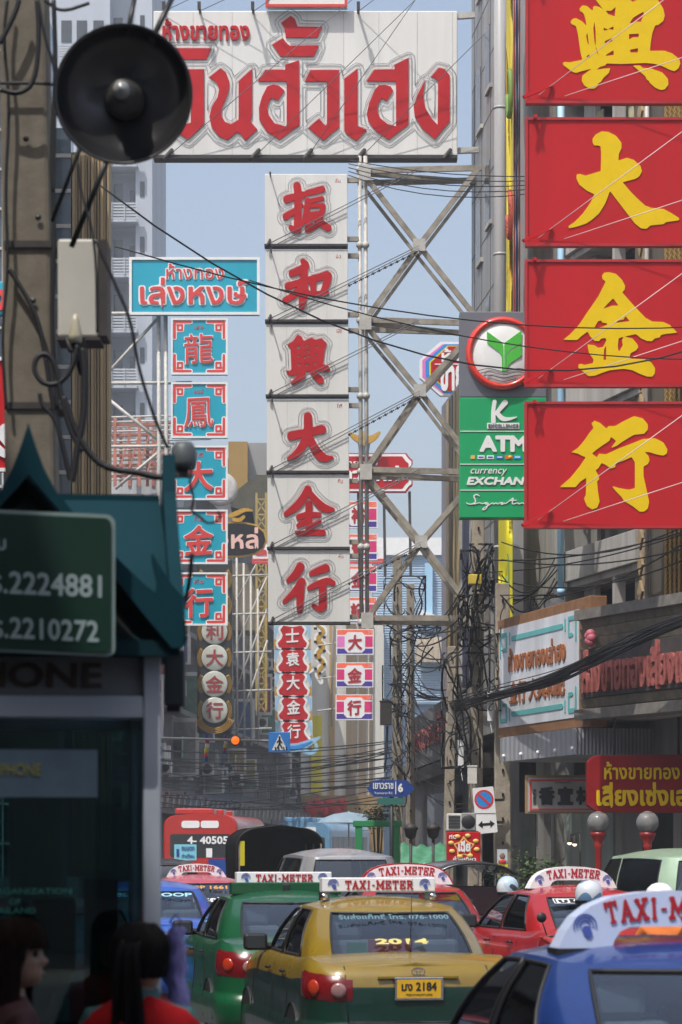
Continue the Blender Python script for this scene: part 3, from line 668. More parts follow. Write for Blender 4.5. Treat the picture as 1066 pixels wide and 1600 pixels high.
for px_ in (560, 600, 640): c.bar(P(px_, 768, Y + .2), P(px_ + 2, 900, Y + .2), .1)
c.build('support_post', M['dark_steel'], t)
Y = 103.6
t = thing('golden_bird', 'golden spread winged bird ornament on top of a red sign', 'ornament', P(569, 708, Y))
fl = field([], [[((x - 569) * Y / F, -(y - 700) * Y / F, w * Y / F) for x, y, w in s] for s in ([(548, 679, 5), (556, 686, 10), (570, 690, 12)], [(593, 677, 4), (584, 686, 10), (570, 690, 12)], [(569, 678, 6), (570, 690, 10), (570, 694, 8)])], .02, .1)
c = MB(); put(c, contours(fl, 0), P(569, 700, Y), .22, 0); c.build('bird_body', M['gold'], t, bev=.02)
c = MB()
for x in (562, 569, 576): c.tube([P(x, 690, Y + .05), P(x - (x - 569) * .5, 711, Y + .05)], .09, 6)
c.build('stand', M['sky_blue'], t)

Y = 118
t = board('strip_sign', 'long low white sign with red lettering behind the white column', 395, 852, 600, 880, Y, .2, M['white'])
c = MB(); frame_bars(c, 394, 873, 601, 881, Y, .08, .05); ptext(c, 'ลดานีบุญมาก', 398, 855, 590, 872, Y, depth=.03, w0=.003, bold=.04); c.build('lettering', M['coral'], t)

# three coloured boards
GB = 'orange magenta and purple banded boards'
BW = ['topmost banded board half hidden by the white column', 'second banded board down behind the mast', 'third banded board down behind the mast', 'fourth banded board down beside the lowest white board',
      'banded board showing a striding figure character, pink on one side', 'banded board with pitched roof character between two others', 'lowest banded board, character of two halves']
Y = 108; q = Y / F
for i, (ch, x0, x1, y0, y1) in enumerate((('裕', 530, 590, 783, 825), ('豐', 530, 590, 834, 875), ('金', 529.5, 589.5, 884, 925), ('記', 529, 589, 933, 974), ('大', 525.5, 584, 983, 1023), ('金', 525, 583.5, 1035, 1074), ('行', 524.5, 583, 1085, 1125))):
    t = board('banded_sign', 'Small ' + BW[i], x0, y0, x1, y1, Y, .22, M['white'], GB, bev=0)
    hh = y1 - y0
    for nm, m, a, b_, l, r in (('orange_band', 'orange', .03, .22, 1, 1), ('magenta_band', 'magenta', .28, .70, 1, 1), ('purple_band', 'purple', .76, .96, 1, 1)):
        c = MB(); c.slab([P(x0 + 1.5, y0 + hh * a, Y - .004), P(x1 - 1.5, y0 + hh * a, Y - .004), P(x1 - 1.5, y0 + hh * b_, Y - .004), P(x0 + 1.5, y0 + hh * b_, Y - .004)], (0, .003, 0)); c.build(nm, M[m], t)
    if i == 4:
        c = MB(); c.slab([P(x0 + 1.5, y0 + hh * .28, Y - .008), P(x0 + 14, y0 + hh * .28, Y - .008), P(x0 + 14, y0 + hh * .7, Y - .008), P(x0 + 1.5, y0 + hh * .7, Y - .008)], (0, .003, 0)); c.build('pink_band', M['pink'], t)
    xm = (x0 + x1) / 2; w = 16; v0, v1 = y0 + hh * .12, y0 + hh * .92
    c = MB(); c.slab([P(a, b_, Y - .013) for a, b_ in ((xm - w + 5, v0), (xm + w - 5, v0), (xm + w, v0 + 5), (xm + w, v1 - 5), (xm + w - 5, v1), (xm - w + 5, v1), (xm - w, v1 - 5), (xm - w, v0 + 5))], (0, .006, 0)); c.build('octagon_plate', M['white'], t)
    c = MB(); ptext(c, ch, xm - 11, v0 + 4, xm + 11, v1 - 4, Y, depth=.02, w0=.013, bold=.035, res=40, axes=(FRONT[0] + FRONT[1] * .07, FRONT[1], FRONT[2])); c.build('character', mat('deep_red', 'a32027', .4, var=.05), t)
    c = MB(); ptext(c, 'ไต้', x1 - 9, y0 + hh * .08, x1 - 3, y0 + hh * .18, Y, depth=.006, w0=.005, res=12); c.build('small_script', M['white'], t)
t = thing('sign_pole', 'thin pale pole with arms behind the banded boards', 'pole', P(524, 1128, Y + .3))
c = MB(); c.tube([P(523, 780, Y + .3), P(519, 1135, Y + .3)], .05, 6); c.build('upright', M['pale_steel'], t)
c = MB()
for y in (800, 850, 900, 950, 1003, 1055, 1105): c.tube([P(496, y + 6, Y + .3), P(540, y, Y + .3)], .03, 5)
c.build('arm', M['pale_steel'], t)

# red vase panels
GV = 'red vase shaped panels'
Y = 115; q = Y / F
VW = ['Topmost red vase panel just under the white boards', 'Second red vase panel down the ornate column', 'Middle red vase panel, character like a striding figure', 'Fourth red vase panel, pitched roof character', 'Lowest red vase panel behind the blue crossing sign']
for i, (ch, yc) in enumerate((('士', 996), ('袁', 1033), ('大', 1070), ('金', 1108), ('行', 1146))):
    h = 19
    t = board('vase_panel_sign', VW[i], 428 + i * .6, yc - h, 486 + i * .6, yc + h, Y, .3, M['off_white'], GV, bev=0)
    xm = 457 + i * .6
    sh = [(-14, -18.5), (-19, -12), (-15, -4), (-17, 2), (-23, 9), (-21, 15), (-12, 17.5), (0, 15.5), (12, 17.5), (21, 15), (23, 9), (17, 2), (15, -4), (19, -12), (14, -18.5), (0, -16)]
    loop = [((x) * q, -y * q) for x, y in sh]
    fl = field([loop_segs([loop])], [], .025, .2)
    c = MB(); put(c, contours(fl, -.09), P(xm, yc, Y), .02, .002); c.build('white_edge', M['white'], t)
    c = MB(); put(c, contours(fl, 0), P(xm, yc, Y), .02, .012); c.build('vase_shape', M['red_letter'], t)
    c = MB()
    for s in (-1, 1): c.slab([P(xm + s * a, yc + b_, Y - .004) for a, b_ in ((21, -18), (28, -18), (28, 2), (26, 2))], (0, .003, 0), 0); c.slab([P(xm + s * a, yc + b_, Y - .004) for a, b_ in ((25, 4), (28.5, 2), (28.5, 17), (23, 17))], (0, .003, 0), 1)
    c.build('edge_scroll', [M['sky_blue'], M['gold']], t)
    c = MB(); ptext(c, ch, xm - 10.5, yc - 14, xm + 10.5, yc + 8, Y, depth=.03, w0=.03, bold=.02, res=48, axes=(FRONT[0] + FRONT[1] * .07, FRONT[1], FRONT[2])); c.build('character', M['white'], t)
t = thing('wave_ornament', 'pale blue scrolling wave ornament under the red vase panels', 'ornament', P(462, 1180, Y))
st = [[(424, 1160, 8), (438, 1168, 14), (462, 1170, 14), (485, 1160, 10), (500, 1152, 3)], [(470, 1170, 8), (484, 1178, 7), (496, 1172, 6), (494, 1163, 5)]]
fl = field([], [[((x - 460) * q, -(y - 1165) * q, w * q) for x, y, w in s] for s in st], .03, .1)
c = MB(); put(c, contours(fl, 0), P(460, 1165, Y), .2, -.1); c.build('scroll', M['sky_blue'], t)
c = MB(); put(c, contours(fl, .09), P(460, 1165, Y), .02, .101); c.build('scroll_core', M['blue'], t)
t = thing('dragon_ornament', 'coiling gold and white dragon relief beside the red vase panels', 'ornament', P(500, 1068, Y))
st = [[(494, 976, 9), (509, 986, 13), (494, 998, 14), (508, 1011, 14), (493, 1024, 14), (509, 1037, 13), (495, 1050, 12), (502, 1066, 7)], [(504, 978, 4), (511, 972, 2)], [(490, 1046, 4), (484, 1052, 2)], [(510, 1016, 4), (516, 1022, 2)]]
for nm, mm, k, lvl in (('dragon_body', M['white'], 0, 0), ('dragon_scale', M['gold'], 1, .09)):
    fl = field([], [[((x - 500) * q, -(y - 1020) * q, w * q) for x, y, w in s] for s in st], .02, .1)
    c = MB(); put(c, contours(fl, lvl), P(500, 1020, Y), .12, k * .03); c.build(nm, mm, t)
c = MB(); 
for k in range(12): c.box(P(493 + (k % 3) * 7, 982 + k * 7, Y - .16), (.12, .03, .1), mi=0)
c.build('dragon_claw', M['black'], t)

# round medallions column
Y = 112; q = Y / F
t = board('medallion_sign', 'dark gold ringed column sign with four round pale medallions', 308, 872, 363, 1146, Y, .4, mat('dark_panel', '2b2d2a', .45, var=.2), bev=.1)
for i, (ch, yc) in enumerate((('利', 987), ('大', 1028), ('金', 1069), ('行', 1110))):
    c = MB(); c.lathe([(20.5 * q, .0), (20.5 * q, .06), (19 * q, .08), (.001, .085)], Matrix.Translation(P(335.5, yc, Y)) @ Matrix.Rotation(R(90), 4, 'X'), 32); d = c.build('medallion', mat('medallion_glass', 'b9bcb2', .25, var=.25, scale=1.6), t)
    c = MB(); ptext(c, ch, 322, yc - 13, 349, yc + 13, Y, depth=.03, w0=.08, bold=.015, res=48); c.build('character', mat('faded_red', '9c3a3a', .5, var=.15), d)
c = MB()
for yc in (905, 946, 987, 1028, 1069, 1110):
    for r in (22.3, 23.7, 25.1, 26.5):
        for s in (0, 1):
            A = [s * math.pi - 0.62 + 1.24 * k / 10 for k in range(11)]
            c.tube([P(335.5 + r * math.cos(a), yc + r * math.sin(a), Y - .02) for a in A if abs(r * math.cos(a)) < 27.2], .010, 4)
for k in range(4): 
    r = 24 + k * 2.6; c.tube([P(335.5 + r * math.cos(a), 1114 + r * math.sin(a), Y - .02) for a in [.35 + 2.44 * j / 14 for j in range(15)]], .016, 4)
c.build('gold_ring', M['gold'], t)

Y = 106; q = Y / F
t = thing('oval_sign', 'black oval sign with gold rim and pale Thai letters', 'sign', P(375, 870, Y))
ov = [(335, 818), (380, 818), (400, 822), (412, 832), (415, 843), (411, 855), (398, 864), (378, 868), (335, 868)]
loop = [((x - 375) * q, -(y - 843) * q) for x, y in ov]; fl = field([loop_segs([loop])], [], .03, .2)
c = MB(); put(c, contours(fl, -.06), P(375, 843, Y), .2, -.2); c.build('rim', M['gold'], t)
c = MB(); put(c, contours(fl, 0), P(375, 843, Y), .03, .002); c.build('panel', M['black'], t)
c = MB(); ptext(c, 'ทองหล่', 290, 824, 404, 858, Y, depth=.03, w0=.03, bold=.025); c.build('lettering', mat('pale_pink', 'e0b5a8', .4, var=.05), t)
st = [[(360, 806, 7), (372, 802, 8), (382, 796, 6), (394, 798, 3)], [(366, 812, 6), (374, 814, 6), (381, 808, 5)]]
fl = field([], [[((x - 375) * q, -(y - 806) * q, w * q) for x, y, w in s] for s in st], .02, .1)
c = MB(); put(c, contours(fl, 0), P(375, 806, Y), .1, 0); c.build('gold_crest', M['gold'], t)

# crossing sign on the mast arm
Y = 72; q = Y / F
t = thing('crossing_sign', 'square blue pedestrian crossing sign hung on the mast arm', 'sign', P(436, 1176, Y))
c = MB(); c.slab([P(420, 1144, Y), P(453.5, 1144, Y), P(453.5, 1175.5, Y), P(420, 1175.5, Y)], (0, .05, 0)); c.build('panel', mat('crossing_blue', '2f7fd0', .4, var=.06), t, bev=.01)
c = MB(); c.slab([P(437, 1147, Y - .006), P(449, 1172, Y - .006), P(425, 1172, Y - .006)], (0, .005, 0)); c.build('triangle', M['white'], t)
c = MB(); O = P(437, 1160, Y)
fl = field([], [[(x * q, -y * q, w * q) for x, y, w in s] for s in ([(0, -8, 3.4), (0.01, -8, 3.4)], [(0, -5, 3), (0, 2, 3)], [(0, 2, 2.2), (-4, 9, 2)], [(0, 2, 2.2), (4, 9, 2)], [(0, -4, 2), (-4, 0, 1.6)], [(0, -4, 2), (4, 1, 1.6)])], .008, .05)
put(c, contours(fl, 0), O, .006, .008); 
for k in (-8, -3, 5, 9): c.slab([P(437 + k, 1167, Y - .008), P(439 + k, 1167, Y - .008), P(440.5 + k, 1172, Y - .008), P(438 + k, 1172, Y - .008)], (0, .003, 0))
c.build('walker', M['black'], t)
t = thing('mast_arm', 'thin horizontal mast arm reaching over the street from the dark side', 'mast arm', P(215, 1700, Y + .2))
c = MB(); c.tube([P(215, 1152, Y + .1), P(428, 1158, Y + .1)], .035, 6); c.build('arm', M['pale_steel'], t)
c = MB(); a = P(215, 1150, Y + .1); c.tube([(a.x, a.y, 0), a], .08, 8); c.build('upright', M['pale_steel'], t)
t = thing('amber_lamp', 'round amber signal lamp glowing on the mast arm', 'signal lamp', P(368, 1165, Y))
c = MB(); c.lathe([(.001, .05), (6 * q, .05), (7 * q, .0), (8 * q, -.02), (8 * q, -.2), (.001, -.22)], Matrix.Translation(P(368, 1157, Y)) @ Matrix.Rotation(R(90), 4, 'X'), 20); c.build('housing', M['dark_steel'], t)
c = MB(); c.lathe([(.001, .12), (3.5 * q, .105), (6.5 * q, .05)], Matrix.Translation(P(368, 1157, Y)) @ Matrix.Rotation(R(90), 4, 'X'), 20); c.build('lens', mat('amber_lens', 'e07a18', .2, var=.1, scale=30, emit=(srgb('ff7a10'), .7)), t)
# ------------------------------------------------------------------ ground, road, pavements
def sheet(name, poly, z, m, kind='structure', th=0):
    b = MB()
    if th: b.slab([(x, y, z - th) for x, y in poly], (0, 0, th))
    else: b.add([(x, y, z) for x, y in poly], [list(range(len(poly)))])
    return tag(b.build(name, m), kind=kind)
M['asphalt'] = mat('asphalt', (.055, .055, .058), .85, var=.35, scale=1.5, bump=.4, bscale=60)
M['paving'] = mat('paving', (.17, .16, .15), .85, var=.25, scale=2, bump=.3, bscale=25)
sheet('ground', [(-1500, -300), (1500, -300), (1500, 2600), (-1500, 2600)], -.02, mat('bare_ground', (.16, .15, .13), .9, var=.3, scale=.3))
def KR(Y): return 2.9 + .24 * (56 - Y) - .9 if Y < 56 else 2.0 - .06 * (Y - 56) if Y < 95 else -.3 + .07 * (Y - 95)
def KL(Y): return -1.2 - .11 * (Y - 8) if Y < 60 else -6.92 - .02 * (Y - 60) if Y < 95 else -7.6 + .06 * (Y - 95)
ys = [-20, 8, 30, 56, 75, 95, 140, 200]
sheet('road', [(KL(y), y) for y in ys] + [(KR(y), y) for y in ys[::-1]], .0, M['asphalt'])
sheet('pavement_right', [(KR(y), y) for y in ys] + [(KR(y) + 9, y) for y in ys[::-1]], .14, M['paving'], th=.16)
sheet('pavement_left', [(KL(y), y) for y in ys] + [(KL(y) - 9, y) for y in ys[::-1]], .14, M['paving'], th=.16)
b = MB()
for lane in (.33, .64):
    y = 9
    while y < 110:
        q = []
        for yy in (y, y + 2):
            x = KL(yy) + lane * (KR(yy) - KL(yy)); q.append((x, yy))
        b.add([(q[0][0] - .05, q[0][1], .004), (q[0][0] + .05, q[0][1], .004), (q[1][0] + .05, q[1][1], .004), (q[1][0] - .05, q[1][1], .004)], [(0, 1, 2, 3)]); y += 5
tag(b.build('road_marking', mat('lane_paint', (.6, .6, .57), .7, var=.3, scale=10)), kind='structure')

# ------------------------------------------------------------------ right-hand facades
NN = Vector((-1, -.24, 0)).normalized(); NF = Vector((-1, .08, 0)).normalized() * 1.0
NF = Vector((-.9968, -.0797, 0))
def YN(px): return 16.99 / (.24 + (px - CX) / F)
def YF(px): return 8.03 / (.08 + (px - CX) / F)
def near(px, z, out=0):
    t = (px - CX) / F; Y = (16.99 - 1.028 * out) / (.24 + t); return Vector((t * Y, Y, z))
def far(px, z, out=0):
    t = (px - CX) / F; Y = (8.03 - 1.003 * out) / (.08 + t); return Vector((t * Y, Y, z))
def strip(mb, fn, pa, pb, z0, z1, out, th, mi=0):
    n = NN if fn is near else NF
    mb.slab([fn(pa, z0, out), fn(pb, z0, out), fn(pb, z1, out), fn(pa, z1, out)], -n * th, mi)
M['shop_grey'] = mat('weathered_wall', (.30, .29, .27), .85, var=.45, scale=2.2, streak=True, bump=.2)
M['parapet'] = mat('pale_render', (.42, .40, .37), .8, var=.4, scale=2.5, streak=True)
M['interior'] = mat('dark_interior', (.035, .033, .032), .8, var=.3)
M['glass_dark'] = mat('dark_window', (.03, .035, .04), .12, var=.2, spec=.8)
M['goldsheet'] = wave_mat('gold_sheet', srgb('a8874a'), 0, 7, 'DIAGONAL', .5)
M['pipe_blue'] = mat('pipe_blue', '9cc6e0', .5, var=.12, streak=True)
t = thing('shophouse', 'weathered grey and gold shophouse with open balconies behind the red boards', 'building', near(950, 0))
b = MB(); strip(b, near, 818, 1180, 4.3, 19, -.9, .3); strip(b, near, 818, 880, 4.3, 19, 0, .8); strip(b, near, 880, 1180, 4.3, 4.9, 0, .8); b.build('wall', M['shop_grey'], t)
for k in range(4):
    z = 6.83 + 3.05 * k
    b = MB(); strip(b, near, 880.5, 992, z, z + .57, .03, .14); strip(b, near, 880.5, 1012, z - .12, z - .005, -.05, .8); b.build('balcony_parapet', M['parapet'], t, bev=.01)
    b = MB(); strip(b, near, 881, 992, z + .6 - 3.05 if k else 4.95, z - .14, -.75, .05); b.build('window', M['glass_dark'], t)
    for pa, pb in ((881, 913), (931, 943), (962, 991)):
        b = MB()
        zb = (z - 1.9)
        for j in range(14):
            p = pa + (pb - pa) * (j + .5) / 14; b.tube([near(p, zb, -.35), near(p, zb + 1.35 - .2 * (pa == 962), -.35)], .025, 5)
        for zz in (zb + .1, zb + 1.1): b.tube([near(pa, zz, -.33), near(pb, zz, -.33)], .02, 5)
        b.build('bamboo_screen', mat('bamboo', (.30, .28, .17), .7, var=.4, scale=6), t)
    b = MB(); strip(b, near, 913, 930, z - 1.95, z - .13, -.3, .1); strip(b, near, 957, 961, z - 1.95, z - .13, -.05, .2); b.build('pier', M['parapet'], t)
b = MB()
for k in range(30):
    z = 4.9 + k * .46
    for s, o in ((0, 0), (.23, 1)):
        pc = 999 + 7 * o
        c = near(pc, z + s, .06); u = (near(1003, 0) - near(993, 0)); 
        b.slab([c + Vector((0, 0, .2)), c + u * .36, c - Vector((0, 0, .2)), c - u * .36], -NN * .12)
b.build('breeze_block', mat('breeze_block', (.33, .24, .13), .8, var=.35), t)
b = MB(); strip(b, near, 992.3, 1012, 4.9, 19, -.1, .5); strip(b, near, 1012.3, 1038, 4.9, 19, .02, .5); b.build('dark_column', mat('brown_wall', (.10, .085, .065), .8, var=.3, streak=True), t)
for j, p in enumerate(range(1038, 1180, 7)):
    b = MB(); strip(b, near, p + .15, p + 3.6, 4.9, 19, .22, .3); strip(b, near, p + 3.75, p + 6.9, 4.9, 19, .08, .2); b.build('gold_fin', M['goldsheet'], t)
b = MB(); b.tube([near(876.5, 4.2, .12), near(876.5, 18, .12)], .065, 10)
for z in (5, 6.6, 8.2): b.tube([near(876.5, z, .12), near(876.5, z + .1, .12)], .075, 10)
b.build('drain_pipe', M['pipe_blue'], t)
b = MB(); b.tube([near(1011, 5, .12), near(1011, 18, .12)], .04, 8); b.build('downpipe', M['pale_steel'], t)
b = MB(); q = near(868, 6.2, .5); b.ball(q, .28, 14, sc=(1, 1, .9)); b.tube([q, q + Vector((.1, .1, -.6)), near(866, 5.3, .0)], .05, 6); b.build('water_tank', M['parapet'], t)

# clad office tower further along
t = thing('clad_tower', 'tall grey clad tower with narrow slit windows holding the gantry', 'building', far(775, 0))
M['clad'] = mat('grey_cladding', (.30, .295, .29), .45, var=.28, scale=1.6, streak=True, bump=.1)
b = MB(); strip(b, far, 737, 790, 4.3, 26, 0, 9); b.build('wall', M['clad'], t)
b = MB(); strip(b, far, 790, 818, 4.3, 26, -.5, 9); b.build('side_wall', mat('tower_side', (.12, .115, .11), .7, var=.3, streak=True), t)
for k in range(7):
    for j, p in enumerate((743.5, 757.5)):
        z = 6.0 + k * 2.9 + j * .5
        b = MB(); strip(b, far, p, p + 7, z, z + 1.35, .012, .03); b.build('window', M['glass_dark'], t)
        b = MB(); strip(b, far, p - .4, p + 7.4, z - .1, z - .01, .06, .08); b.build('sill', M['parapet'], t)
b = MB()
for p in (741, 752.5, 766): strip(b, far, p, p + .5, 4.3, 26, .006, .01)
for k in range(18): strip(b, far, 737.2, 773, 5 + k * 1.25, 5.02 + k * 1.25, .006, .01)
b.build('panel_joint', mat('joint_dark', (.10, .10, .10), .8, var=0), t)
b = MB(); b.tube([far(782, 4.3, .1), far(782, 26, .1)], .135, 18)
for z in range(5, 26, 3): b.tube([far(782, z, .1), far(782, z + .05, .1)], .142, 18)
b.build('round_column', mat('column_white', (.42, .41, .40), .4, var=.25, streak=True), t)
t = thing('yellow_banner', 'long yellow cloth banner hanging beside the pale round column', 'banner', far(796, 4))
def cloth(name, fn, pa, pb, z0, z1, out, m, par, wob=.04, n=40):
    vs = []; fs = []
    for i in range(n + 1):
        for j in range(5):
            z = z0 + (z1 - z0) * i / n; p = pa + (pb - pa) * j / 4
            vs.append(fn(p, z, out + wob * math.sin(z * 1.3 + j * 1.6) + wob * .5 * math.sin(z * 3.1 + j * 2.5)))
    for i in range(n):
        for j in range(4): a = i * 5 + j; fs.append((a, a + 1, a + 6, a + 5))
    b = MB(); b.add(vs, fs, smooth=True); return b.build(name, m, par)
cloth('cloth', far, 791, 801.5, 3.8, 22, .42, mat('banner_yellow', 'd8c23c', .7, var=.2, scale=1.2, streak=True), t)
b = MB()
for k in range(7):
    z = 7 + k * 2.3
    b.tube([far(796 + 2.5 * math.sin(a), z + .45 * math.cos(a), .50) for a in [j * .6 for j in range(9)]], .05, 5, mi=k % 2)
b.build('banner_print', [mat('print_green', '6d8a3c', .7, var=.2), mat('print_red', 'b5523a', .7, var=.2)], t)
t = thing('yellow_sheet', 'bright yellow sheeting strip hanging low beside the tangled poles', 'banner', far(790, 4))
cloth('cloth', far, 779, 801, 4.6, 8.6, .5, mat('sheet_yellow', 'dcd01c', .6, var=.12, streak=True), t, .05)
t = thing('striped_banner', 'narrow red white and blue striped banner beside the red boards', 'banner', far(808, 7))
for j, (m, nm) in enumerate((('ring_red', 'red_stripe'), ('white', 'white_stripe'), ('navy', 'blue_stripe'), ('white', 'white_stripe'), ('ring_red', 'red_stripe'))):
    cloth(nm, far, 802.6 + j * 2.1, 804.7 + j * 2.1, 11.4, 23, .40, M[m], t, .04)

# gold strip building and the one behind the pole tangle
t = thing('gold_strip_building', 'narrow building with tall gold edged strips and a dark blue panel', 'building', far(715, 0))
b = MB(); strip(b, far, 690, 737, 4.3, 13.2, -.4, 5); b.build('wall', mat('mauve_wall', (.22, .21, .24), .7, var=.3, streak=True), t)
for p, w, m in ((697.5, 4.2, 'gold'), (703.5, 3, 'black'), (707.5, 4, 'gold'), (713, 3.5, 'gold')):
    b = MB(); strip(b, far, p, p + w, 5.2, 12.4, .15, .5); b.build('gold_strip' if m == 'gold' else 'dark_slot', mat('gold_trim', (.50, .36, .13), .5, var=.3, streak=True) if m == 'gold' else M['black'], t)
b = MB(); strip(b, far, 718.5, 733, 4.6, 9.6, .1, .4); b.build('blue_panel', mat('midnight_panel', (.035, .04, .11), .5, var=.2, streak=True), t)
b = MB(); strip(b, far, 717, 718.3, 4.6, 9.6, .16, .4); strip(b, far, 733.2, 736, 4.6, 9.6, .16, .4); b.build('panel_edge', M['pale_steel'], t)
b = MB()
for k in range(9): strip(b, far, 737.5, 752, 4.5 + k * .5, 4.7 + k * .5, .05, .2)
b.build('louvre', mat('tan_louvre', (.40, .27, .17), .7, var=.3), t)

# far block closing the bend: pale blue ribbed building, white and ochre striped one
t = thing('blue_ribbed_building', 'pale blue ribbed metal building with white roof band at the bend', 'building', P(640, 1380, 180))
Y = 180
M['blue_rib'] = wave_mat('blue_rib', (.27, .38, .50), 0, 2.0, 'Z', .6, .8)
def fbox(mb, x0, y0, x1, y1, Y, th=6, mi=0): mb.slab([P(x0, y0, Y), P(x1, y0, Y), P(x1, y1, Y), P(x0, y1, Y)], (0, th, 0), mi)
b = MB(); fbox(b, 583, 868, 705, 1100, Y); b.build('ribbed_wall', M['blue_rib'], t)
b = MB(); fbox(b, 575, 1100, 705, 1385, Y + .3); b.build('wall', mat('blue_wall', (.20, .29, .42), .7, var=.2, streak=True), t)
b = MB(); fbox(b, 578, 840, 704, 867, Y - .3, 5); b.build('roof_band', M['white'], t)
b = MB(); fbox(b, 664, 880, 676, 985, Y - .5, .4); b.build('drain_pipe', M['pipe_blue'], t)
b = MB(); b.slab([P(655, 952, Y - 1), P(700, 968, Y - 1), P(700, 974, Y - 1), P(655, 960, Y - 1)], (0, 1, 0)); b.build('awning', M['white'], t)
b = MB()
for k in range(5): b.lathe([(.32, 0), (.32, 1.2), (.15, 1.6)], Matrix.Translation(P(658 + k * 8, 1035, Y - .6)), 10)
b.build('roof_urn', mat('urn_tan', (.40, .33, .24), .8, var=.3), t)
t = thing('striped_building', 'white building with ochre upright stripes and a yellow panel', 'building', P(530, 1380, 176))
Y = 176
b = MB(); fbox(b, 470, 972, 600, 1385, Y); b.build('wall', mat('cream_wall', (.62, .60, .54), .7, var=.15, streak=True), t)
for x0, x1, m in ((515, 523, 'ochre'), (541, 556, 'umber'), (560, 572, 'umber'), (577, 583, 'umber')):
    b = MB(); fbox(b, x0, 973, x1, 1244, Y - .2, .4); b.build('stripe', mat(m, (.42, .27, .10) if m == 'ochre' else (.17, .13, .08), .7, var=.25, streak=True), t)
b = MB(); fbox(b, 486, 1118, 503, 1240, Y - .25, .4); b.build('yellow_panel', M['sun_yellow'], t)
b = MB(); fbox(b, 470, 1243, 600, 1330, Y - 1.2, 1.6); b.build('ochre_base', mat('ochre_base', (.27, .17, .06), .7, var=.4, scale=.8), t)
b = MB(); 
for k in range(9): b.ball(P(482 + k * 6.5, 1262 + 5 * math.sin(k * 2.1), Y - 1.3), .35, 6, sc=(1, .5, 1.2))
b.build('red_ornament', M['red_letter'], t)

# dark shaded row along the left side of the bend
def XL(Y): return -8 + .06 * (Y - 100)
def left(Y, z, out=0): return Vector((XL(Y) + out, Y, z))
def lstrip(mb, ya, yb, z0, z1, out, th, mi=0): mb.slab([left(ya, z0, out), left(yb, z0, out), left(yb, z1, out), left(ya, z1, out)], (-th, 0, 0), mi)
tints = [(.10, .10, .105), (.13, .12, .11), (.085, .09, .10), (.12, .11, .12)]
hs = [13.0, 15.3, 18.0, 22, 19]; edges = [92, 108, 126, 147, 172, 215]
LL = ['first dark shaded shophouse of the bend, behind the red bus', 'dark shophouse of the bend with the golden box roof', 'dark shophouse behind the round medallion sign', 'tall dark shophouse behind the red vase panels', 'farthest dark shaded shophouse of the bend']
for i in range(5):
    ya, yb = edges[i], edges[i + 1] - .05
    t = thing('dark_shophouse', LL[i][0].upper() + LL[i][1:], 'building', left((ya + yb) / 2, 0), 'shaded shophouses on the left of the bend')
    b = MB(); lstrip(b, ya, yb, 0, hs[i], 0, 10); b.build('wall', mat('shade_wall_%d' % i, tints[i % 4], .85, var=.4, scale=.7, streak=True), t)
    for f in range(4):
        z = 4.6 + f * 3.3
        if z + 2 > hs[i]: break
        n = 3
        for j in range(n):
            a = ya + (yb - ya) * (j + .15) / n; c = ya + (yb - ya) * (j + .85) / n
            b = MB(); lstrip(b, a, c, z, z + 1.9, .03, .06); b.build('window', M['glass_dark'] if (i + j + f) % 3 else mat('dusty_pane', (.11, .13, .15), .3, var=.3), t)
            b = MB()
            for g in range(7): y = a + (c - a) * g / 6; b.box(left(y, z + .95, .12), (.05, .05, 1.9))
            b.build('window_grille', mat('grille_grey', (.16, .16, .16), .7, var=.2), t)
        b = MB(); lstrip(b, ya, yb, z - .7, z - .5, .9, .9); b.build('ledge', mat('ledge_grey', (.17, .165, .16), .8, var=.3), t)
    q = random.Random(30 + i)
    for j in range(7):
        y, z = q.uniform(ya + 1, yb - 1), q.choice((5.2, 8.5, 11.8)) + q.uniform(-.3, .6)
        if z > hs[i] - 1: continue
        b = MB(); b.box(left(y, z, .45), (.5, .85, .6)); b.lathe([(.001, .01), (.2, .012), (.22, .0)], Matrix.Translation(left(y - .43, z, .45)) @ Matrix.Rotation(R(90), 4, 'X'), 12, 1); b.build('cooling_unit', [M['off_white'], M['dark_steel']], t)
    for j in range(6):
        y, z = q.uniform(ya + .5, yb - .5), q.uniform(4.6, min(11, hs[i] - 3)); w, hh = q.uniform(.7, 1.3), q.uniform(.9, 2.4)
        b = MB(); b.box(left(y, z, .2 + w / 2), (w, .16, hh)); b.box(left(y - .09, z, .2 + w / 2), (w * .8, .02, hh * .85), mi=1); b.build('hanging_board', [M['off_white'], mat('dull_board_%d' % ((i + j) % 5), ((.25, .05, .05), (.06, .12, .22), (.30, .24, .10), (.10, .18, .12), (.22, .22, .21))[(i + j) % 5], .6, var=.4, scale=4)], t)
    for j in range(5):
        y, z = q.uniform(ya + 1, yb - 1), q.choice((5.9, 9.2)) 
        b = MB(); b.box(left(y, z, .8), (.03, q.uniform(.5, 1.2), q.uniform(.5, .9))); b.build('laundry', mat('cloth_%d' % ((i * 2 + j) % 5), ((.5, .48, .45), (.12, .18, .35), (.4, .1, .1), (.45, .4, .15), (.2, .3, .25))[(i * 2 + j) % 5], .8, var=.3), t)
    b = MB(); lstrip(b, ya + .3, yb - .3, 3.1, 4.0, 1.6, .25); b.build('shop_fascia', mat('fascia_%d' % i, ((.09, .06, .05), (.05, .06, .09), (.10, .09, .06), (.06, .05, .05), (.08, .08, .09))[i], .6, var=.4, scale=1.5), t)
    b = MB()
    for j in range(9):
        y = ya + (yb - ya) * (j + .5) / 9; b.tube([left(y, 3.3, 1.64), left(y + .4, 3.6 + .15 * (j % 2), 1.64), left(y + .2, 3.85, 1.64), left(y + .9, 3.75, 1.64)], .05, 4)
    b.build('fascia_letter', M['pale_steel'], t)
